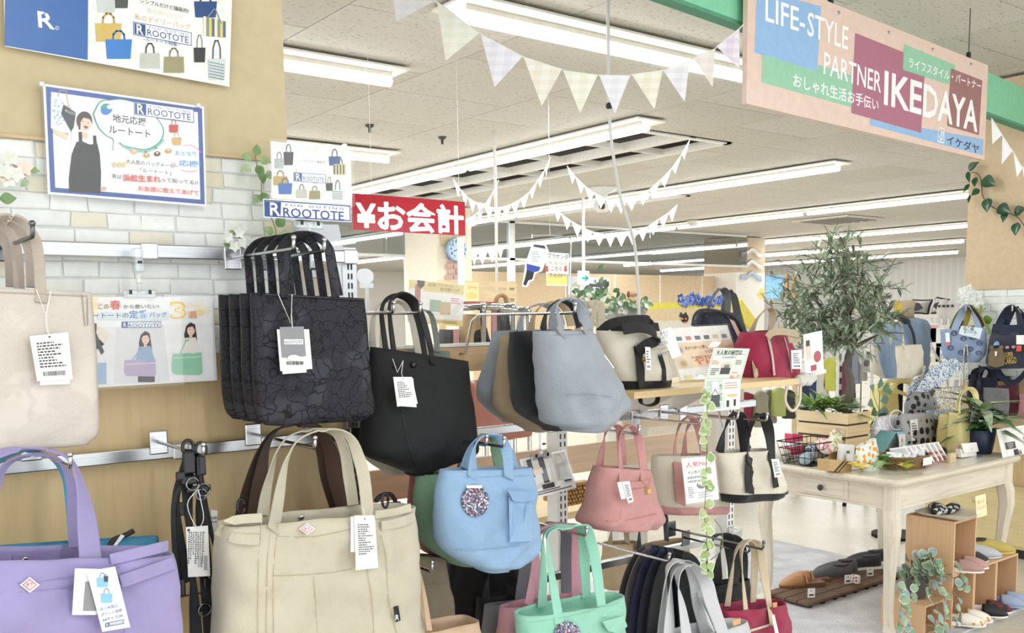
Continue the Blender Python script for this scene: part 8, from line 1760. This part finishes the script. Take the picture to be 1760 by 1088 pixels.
# registers: planks, boards, cards
pk = thing('plank_screen', 'natural plank screen behind the chrome rack', 'screen', onY(820, 515, 5.6))
for a, b_ in ((483, 494), (499, 513), (519, 533)): p, q = onY(752, a - 3, 5.6), onY(888, b_, 5.6); m = MB(); m.b6(p.x, q.x, 5.6, 5.62, onY(820, b_, 5.6).z, onY(820, a, 5.6).z); part('plank', m, M('#e6cfa8', 'wood', ax='x'), pk)
for px_ in (760, 880): q = onY(px_, 500, 5.63); m = MB(); m.b6(q.x - .02, q.x + .02, 5.622, 5.65, 0, onY(px_, 483, 5.6).z); part('post', m, PWX, pk)
s = Sheet.Y((703, 480), (798, 490), (698, 554), 3.5); t = thing('tote_poster', 'white poster of a green and a beige tote behind the black tote handles', 'poster', s.P(0, s.Hh)); s.frect(0, 0, 1, .24, '#ecd99a'); s.frect(0, .86, 1, 1, '#ecd99a'); s.frect(.02, .2, .26, .95, '#eceff2'); s.frect(.11, .1, .21, .6, '#b57f70'); s.poly([s.f(*q) for q in ((.14, 0), (.28, 0), (.27, .12), (.2, .2), (.15, .12))], '#5a3f30', px=False); ftote(s, .38, .42, .2, .28, '#9fb8a3', .9); ftote(s, .57, .45, .19, .3, '#cbb58f', .9); s.text('お仕事に プライベートに', s.f(.34, .12), s.f(.8, .1), .016, '#8a7a50', .5, px=False); s.text('超大活躍のバッグ', s.f(.56, .2), s.f(.92, .19), .016, '#8a7a50', .5, px=False); fscr(s, .76, .34, .98, .5, 3, '#e5a3b8', 4); fscr(s, .5, .9, .95, .97, 2, '#a08f60', 5); s.done(t, film=True)
s = Sheet.Y((800, 485), (823, 486), (800, 517), 5.59); t = thing('hand_card', 'pale yellow spring card on the plank screen', 'card', s.P(0, s.Hh)); s.text('Spring', s.f(.15, .4), s.f(.85, .38), .03, '#dfa86a', .5, px=False); s.poly([s.f(.5 + .4 * math.cos(i * .7), .72 + .2 * math.sin(i * .7)) for i in range(9)], '#ead98f', px=False); s.done(t, back='#f3e7ae')
CHR = M('#c9cbcd', 'metal', rough=.12)
rk2 = thing('chrome_rack', 'chrome tube rack holding bags behind the plain cotton totes', 'rack', onY(830, 590, 3.7))
for P in (((748, 530), (830, 527), (827, 600)), ((835, 527), (880, 527), (877, 600)), ((858, 530), (906, 534), (905, 600))): m = MB(); Q = [onY(x, y, 3.7) for x, y in P]; m.tube([Q[0], Q[1]], .017, 10); m.ball(Q[1], .022, 8); q = Q[1]; m.tube([q, (q.x, q.y, 0)], .015, 10); part('tube', m, CHR, rk2, smooth=True)
for lb, x0, x1, y0, y1, c, yy in (('kraft paper bag under the chrome rack', 794, 822, 540, 592, '#cbb184', 3.77), ('dark grey boxy bag between the chrome tubes', 854, 874, 534, 568, '#57575b', 3.76), ('dark grey bag below the tote poster', 756, 786, 566, 592, '#5a5a60', 3.78), ('black bag by the left chrome tube', 806, 836, 562, 594, '#222226', 3.76), ('red handbag top above the chrome rack', 797, 848, 518, 528, '#b5485a', 3.77)): Bag('hand_bag', lb, [(x0 + 2, y0, x1 - 2, y0 + 1, .6), (x0, (y0 + y1) / 2, x1, (y0 + y1) / 2, .9), (x0, y1, x1, y1, 1)], yy, .08, M(c, 'fabric'), n=5)
for x0, y0, y1, lb in ((850, 530, 594, 'pink belt hanging right of the left chrome tube'), (785, 566, 594, 'pink belt hanging below the tote poster')): m = MB(); m.prism([onY(*p, 3.72) for p in ((x0 - 4, y0), (x0 + 4, y0), (x0 + 4, y1), (x0 - 4, y1))], (0, .01, 0)); tag(part('pink_belt', m, M('#dba6aa', 'fabric')), lb, 'belt')
m = MB(); m.tube(crom([onY(x, y, 3.76) for x, y in ((852, 527), (854, 512), (862, 507), (869, 512), (871, 527))], 4), .012, 8); tag(part('arched_hanger', m, M('#b08a62'), None, smooth=True), 'brown arched hanger above the chrome rack', 'hanger')
oc = thing('oval_plate', 'clear oval sign plate on a clip right of the lace totes', 'sign', onY(628, 490, 2.5)); m = MB(); q = onY(628, 475, 2.5); m.loft([[q + V((.028 * math.cos(a * PI / 12), y, .023 * math.sin(a * PI / 12))) for a in range(24)] for y in (0, .004)]); part('plate', m, M('#e9edf0', 'plain', rough=.15), oc); m = MB(); m.tube([onY(630, 488, 2.5), onY(632, 515, 2.5), (onY(632, 520, 2.5).x, 2.54, 1.46)], .005, 6); m.box(onY(630, 491, 2.5), (.04, .012, .014)); part('clip', m, M('#e4e8ea', 'plain', rough=.15), oc)
# hanging lotion sign
lo = thing('hanging_sign', 'hanging sign with a dropper bottle cut out and red arrows', 'sign', onY(955, 490, 4.5)); m = MB(); m.tube(crom([onY(x, y, 4.52) for x, y in ((914, 406), (940, 405), (974, 407), (981, 414), (981, 440), (980, 512))], 3), .005, 6); q = onY(945, 405, 4.52); m.tube([q, (q.x, q.y, CZ)], .002, 4); part('wire_frame', m, HW, lo)
s = Sheet.Y((896, 415), (945, 418), (893, 494), 4.5); s.poly([(915, 417), (938, 420), (943, 431), (932, 466), (920, 470), (917, 482), (911, 484), (906, 494), (897, 492), (901, 465), (903, 452)], '#f4f4f6'); s.poly([(918, 420), (936, 422), (938, 428), (916, 424)], '#4a4a50'); s.poly([(915, 426), (938, 430), (929, 458), (906, 452)], '#dfe3ea'); s.poly([(905, 453), (929, 459), (926, 466), (917, 468), (905, 464)], '#3b4fa8'); s.poly([(905, 464), (918, 468), (915, 480), (908, 482), (904, 491), (899, 489), (903, 475)], '#333338'); s.scribble(914, 432, 930, 452, 5, '#9aa3b8'); s.done(lo, board=None, name='bottle_cutout')
s = Sheet.Y((939, 433), (978, 436), (937, 469), 4.49); s.text('プラセンタ', (941, 443), (976, 446), 8.5, '#3a3a3e', 1.2); s.text('原液100%', (942, 455), (976, 457), 7, '#b9a98f', .5); s.text('こちら', (947, 465), (966, 466), 7.5, '#6a4a40', 1)
for x in (938, 970): s.poly([(x, 457), (x + 4, 457), (x + 4, 463), (x + 6, 463), (x + 2, 468), (x - 2, 463), (x, 463)], '#cf5a52')
s.done(lo, board='upper_board', name='upper_print')
s = Sheet.Y((939, 469), (975, 470), (938, 491), 4.5); s.frect(0, .2, 1, .9, '#f0e48a'); s.text('360°', (943, 477), (972, 478), 8, '#d6a85a', 1); s.done(lo, board='lower_board', name='lower_print')
ex = thing('exit_sign', 'white hanging exit sign with a green arrow', 'sign', onY(1006, 490, 9)); s = Sheet.Y((998, 465), (1013, 466), (998, 489), 9); s.line([(1001, 478), (1009, 478)], .03, '#3fb59b'); s.line([(1006, 474), (1010, 478), (1006, 482)], .025, '#3fb59b'); s.done(ex, th=.06); m = MB(); q = s.P(s.W / 2, 0, -.03); m.tube([q, (q.x, q.y, CZ)], .02, 6); part('stem', m, WPOST, ex)
s = Sheet.Y((976, 474), (1048, 478), (976, 507), 12.38); t = thing('animal_poster', 'poster of a grey dog on the tan partition', 'poster', s.P(0, s.Hh)); s.poly([(1003, 496), (1012, 487), (1022, 488), (1034, 482), (1042, 480), (1044, 485), (1036, 494), (1036, 500), (1032, 500), (1030, 494), (1020, 493), (1014, 497)], '#55585c', ); s.text('しく', (1033, 502), (1045, 503), 7, '#77777c', .6); s.ell(990, 493, 7, 8, '#c9bfae'); s.done(t, back='#dfe3e6')
# plush dog, ivy planter, yellow stall
pd = thing('plush_dog', 'small tan plush dog on the ivy planter', 'plush toy', onY(1086, 521, 4.2)); TN = M('#d9b48c', 'fabric')
for nm, x, y, r, mt, sq in (('body', 1085, 516, .028, TN, (1.1, .8, .9)), ('head', 1086, 505, .026, TN, (1, .9, .9)), ('muzzle', 1092, 507, .013, M('#ecdcc4', 'fabric'), (1.3, 1, .8)), ('ear', 1080, 506, .016, M('#8a5a3c', 'fabric'), (.6, .6, 1.3)), ('nose', 1094.5, 506, .005, M('#2a2422'), (1, 1, 1))): m = MB(); m.ball(onY(x, y, 4.2 - (.02 if nm in ('ear', 'nose') else 0)), r, 9, sq); part(nm, m, mt, pd, smooth=True)
pb = thing('ivy_planter', 'grey planter shelf overgrown with white edged ivy', 'planter', onY(1050, 548, 4.2)); m = MB(); m.prism([onY(x, y, 4.2) for x, y in ((1052, 527), (1117, 526), (1104, 549), (1060, 549))], (0, .25, 0)); part('box', m, M('#a3a29e'), pb)
q = onY(1084, 549, 4.3); m = MB(); m.b6(q.x - .1, q.x + .1, 4.25, 4.4, 0, q.z); part('stand', m, M('#c9c5bc'), pb)
rnd = random.Random(77)
for k in range(150):
    x, y = (rnd.gauss(1025, 22), rnd.gauss(518, 13)) if k < 100 else (rnd.uniform(1050, 1115), rnd.gauss(524, 4)); m = MB(); leafmesh(m, onY(x, y, 4.15 + rnd.uniform(-.05, .1)), (rnd.uniform(-1, 1), -.4, rnd.uniform(-.6, 1)), (0, -1, .3), .05, .03); part('leaf', m, M(('#5f7f5a', '#dfe5d6', '#7f9a72', '#46663f')[k % 4], 'leaf'), pb, smooth=True)
yr_ = thing('yellow_stall', 'yellow and cream cardboard roofed stall behind the navy tote', 'stall', onY(1190, 560, 5.2)); YC = M('#ecdc5e')
for nm, P, mt in (('roof_strip', ((1112, 521), (1272, 515), (1272, 527), (1108, 532)), YC), ('roof_slope', ((1108, 532), (1272, 527), (1290, 550), (1090, 552)), M('#e6cda4')), ('gable', ((1273, 513), (1300, 550), (1291, 565), (1272, 548)), YC), ('counter', ((1090, 552), (1290, 550), (1290, 600), (1090, 605)), M('#e9e2d4'))): m = MB(); m.prism([onY(x, y, 5.2 - (.03 if nm == 'gable' else 0)) for x, y in P], (0, .04 if nm != 'counter' else .5, 0)); part(nm, m, mt, yr_)
q = onY(1190, 602, 5.3); m = MB(); m.b6(q.x - .7, q.x + .6, 5.25, 5.7, 0, q.z); part('cabinet', m, M('#d9cfc0'), yr_)
fb = thing('blue_flowers', 'row of blue paper flowers along the stall roof', 'artificial flower', onY(1205, 520, 5.19))
for k in range(34): m = MB(); c = onY(rnd.uniform(1168, 1242), rnd.gauss(516, 2.5), 5.19); [leafmesh(m, c, (math.cos(a), -.3, math.sin(a)), (0, -1, 0), .045, .035) for a in (0, 1.26, 2.5, 3.77, 5)]; part('flower', m, M(('#4f6fc0', '#7f98d6', '#2f4a94', '#b9c6e8')[k % 4]), fb)
bk = thing('black_plush', 'small black plush with pointed ears on the stall counter', 'plush toy', onY(1176, 553, 5.2)); m = MB(); m.ball(onY(1176, 547, 5.2), .04, 9, (1, .8, .95)); [m.prism([onY(x, 545, 5.0), onY(x + 4, 545, 5.0), onY(x + 2, 537, 5.0)], (0, .02, 0)) for x in (1170, 1178)]; part('body', m, M('#232326', 'fabric'), bk); m = MB(); [m.ball(onY(x, 548, 4.965), .008, 6) for x in (1173, 1179)]; m.ball(onY(1177, 555, 4.965), .01, 6); part('face_patches', m, M('#d98a5a'), bk)
rs = thing('round_sign', 'round pale yellow hanging card with pink lettering by the far pillar', 'sign', onY(1309, 520, 6.6)); m = MB(); q = onY(1309, 505, 6.6); m.loft([[q + V((.062 * math.cos(a * PI / 12), y, .062 * math.sin(a * PI / 12))) for a in range(24)] for y in (0, .01)]); part('disc', m, M('#f0e39a'), rs); s = Sheet.Y((1295, 491), (1323, 491), (1295, 519), 6.598); s.text('エコロン', s.f(.18, .58), s.f(.84, .57), .026, '#dd9a8a', 1, px=False); s.done(rs, board=None); m = MB(); m.tube([onY(x, y, 6.61) for x, y in ((1309, 492), (1309, 487), (1326, 488), (1328, 560))] + [(onY(1328, 560, 6.61).x, 6.61, 0)], .004, 5); part('stand_wire', m, HW, rs)
# cream strap bag left of the black and cream tote
b = Bag('tote_bag', 'cream tote with tall handles behind the front grey tote', [(990, 578, 1034, 574, .7), (988, 600, 1036, 598, 1), (990, 620, 1034, 618, .9)], 2.5, .08, M('#ddd3bd', 'fabric'), n=3); b.handle([(1012, 580), (1018, 550), (1026, 528), (1032, 526), (1033, 545), (1033, 574)], .03, topy=2.48, twist=.4); b.handle([(994, 576), (993, 548), (996, 526), (1012, 524), (1028, 526), (1030, 575)], .03, topy=2.52, back=True, twist=.4)
# far right: window, cushions and gift shelves
m = MB(); P = [onX(x, y, 24) for x, y in ((1316, 474), (1349, 473), (1349, 513), (1316, 513))]; m.prism(P, (.05, 0, 0)); w = struct('window_1', m, M('#7fb2d2', 'plain', rough=.2))
for x in (1349, 1362): m = MB(); a, b_ = onX(x, 472, 23.9), onX(x + 4, 514, 23.9); m.b6(23.88, 23.98, min(a.y, b_.y), max(a.y, b_.y), b_.z, a.z); part('window_frame', m, M('#a5835a'), w)
gs = thing('gift_shelf', 'white shelves of small gifts behind the dress form', 'shelf unit', onX(1610, 700, 8.2)); sy0, sy1 = onX(1665, 540, 8.2).y, onX(1560, 540, 8.2).y; zs1 = onX(1610, 541, 8.2).z
for z in (zs1, zs1 - .42, zs1 - .8): m = MB(); m.b6(8.2, 8.6, sy0, sy1, z - .025, z); part('board', m, M('#ece6da'), gs)
for y in (sy0, sy1 - .03): m = MB(); m.b6(8.57, 8.6, y, y + .03, 0, zs1); m.b6(8.2, 8.23, y, y + .03, 0, zs1); part('post', m, WPOST, gs)
gc = ('#e0a9ac', '#f0eeea', '#d98a94', '#cfd6dc', '#f4e9e2', '#b9c3cf', '#8a8f98', '#e9dcc6'); k = 0
for zi, z in enumerate((zs1 - .42, zs1 - .8)):
    y = sy0 + .06
    while y < sy1 - .1:
        w_ = rnd.uniform(.05, .1); h = rnd.uniform(.1, .28); m = MB(); m.b6(8.22, 8.22 + w_, y, y + w_, z, z + h); m.b6(8.225, 8.215 + w_, y + .005, y + w_ - .005, z + h, z + h + .012); o = part('gift_box', m, M(gc[k % 8]), None, bevel=.004); tag(o, 'small %s gift pack on the %s gift shelf behind the dress form' % (('rose', 'white', 'coral', 'pale grey', 'cream', 'steel blue', 'dark grey', 'sand')[k % 8] + ('' if k < 8 or zi else ' end'), ('upper', 'lower')[zi]), 'box', 'gift packs on the white shelves'); y += w_ + .02; k += 1
for lb, P in (('left white cushion with a dark printed motif on the gift shelf', ((1569, 516), (1602, 516), (1595, 539), (1566, 538))), ('right white cushion with a dark border on the gift shelf', ((1610, 512), (1650, 517), (1648, 538), (1601, 538)))):
    C_ = [onX(*p, 8.3) for p in P]; c = sum(C_, V()) / 4; t = thing('cushion', lb, 'cushion', V((c.x, c.y, min(p.z for p in C_))), 'cushions on the gift shelf'); E_ = []
    for i in range(4): a, b_ = C_[i], C_[(i + 1) % 4]; E_ += [a.lerp(b_, j / 6) + (c - a.lerp(b_, j / 6)) * .1 * math.sin(PI * j / 6) for j in range(6)]
    m = MB(); m.loft([[c + (p - c) * f + V((d, 0, 0)) for p in E_] for f, d in ((.3, -.1), (.7, -.075), (.92, -.03), (1, 0), (.92, .03), (.5, .07))]); part('cover', m, M('#eceae6', 'fabric'), t, smooth=True); m = MB(); m.tube([p for p in E_] + [E_[0]], .012, 6); part('piping', m, M('#26262c'), t)
    m = MB(); m.prism([c + V((-.1, .07 * math.cos(a * .7) * (1 + .3 * math.sin(a * 3)), .04 * math.sin(a * .7))) for a in range(9)], (-.006, 0, 0)); part('motif', m, M('#3a3a40'), t)
for k, x in enumerate((1622, 1637)): q = onX(x, 556, 8.0); t = thing('plush_figure', ('left white bag shaped plush in front of the cushions', 'right white bag shaped plush in front of the cushions')[k], 'plush toy', q); m = MB(); m.ball(q + V((0, 0, .1)), .085, 10, (.6, .75, 1.35)); part('body', m, M('#eeece8', 'fabric'), t, smooth=True); m = MB(); [m.ball(q + V((-.05, dy, .15)), .012, 6) for dy in (-.02, .02)]; part('eyes', m, M('#3a3a3e'), t); m = MB(); m.tube([q + V((0, 0, -.0)), (q.x, q.y, .9)], .01, 5); part('stand_stick', m, WPOST, t)
wk = thing('wire_rack', 'white wire rack of cards below the cushions', 'rack', onX(1605, 700, 7.6))
for k in range(7): y = onX(1580 + k * 12, 600, 7.6).y; m = MB(); m.tube([(7.6, y, 0), (7.6, y, onX(1605, 548, 7.6).z)], .008, 5); part('wire', m, WPOST, wk)
for yp in (565, 600, 635): a, b_ = onX(1578, yp, 7.6), onX(1656, yp, 7.6); m = MB(); m.tube([a, b_], .008, 5); part('wire', m, WPOST, wk)
for k, (x, y, c) in enumerate(((1585, 575, '#d98a94'), (1600, 572, '#e8a9b0'), (1612, 580, '#f1eeea'), (1590, 610, '#c9d6d0'), (1606, 612, '#e9e0c8'), (1622, 606, '#b9c6d6'))): q = onX(x, y, 7.57); m = MB(); m.b6(7.55, 7.57, q.y - .06, q.y + .06, q.z - .08, q.z + .08); tag(part('hanging_pack', m, M(c, 'stripe', c2='#f4f1ee', s=90, ax='z'), None, bevel=.004), ('rose striped pack at the left of the wire rack', 'pink striped pack on the wire rack', 'white pack right of the pink striped one', 'sage striped pack low on the wire rack', 'cream striped pack low in the wire rack middle', 'pale blue striped pack at the right of the wire rack')[k], 'pack', 'packs on the wire rack')
bpy.data.scenes.remove(TS)
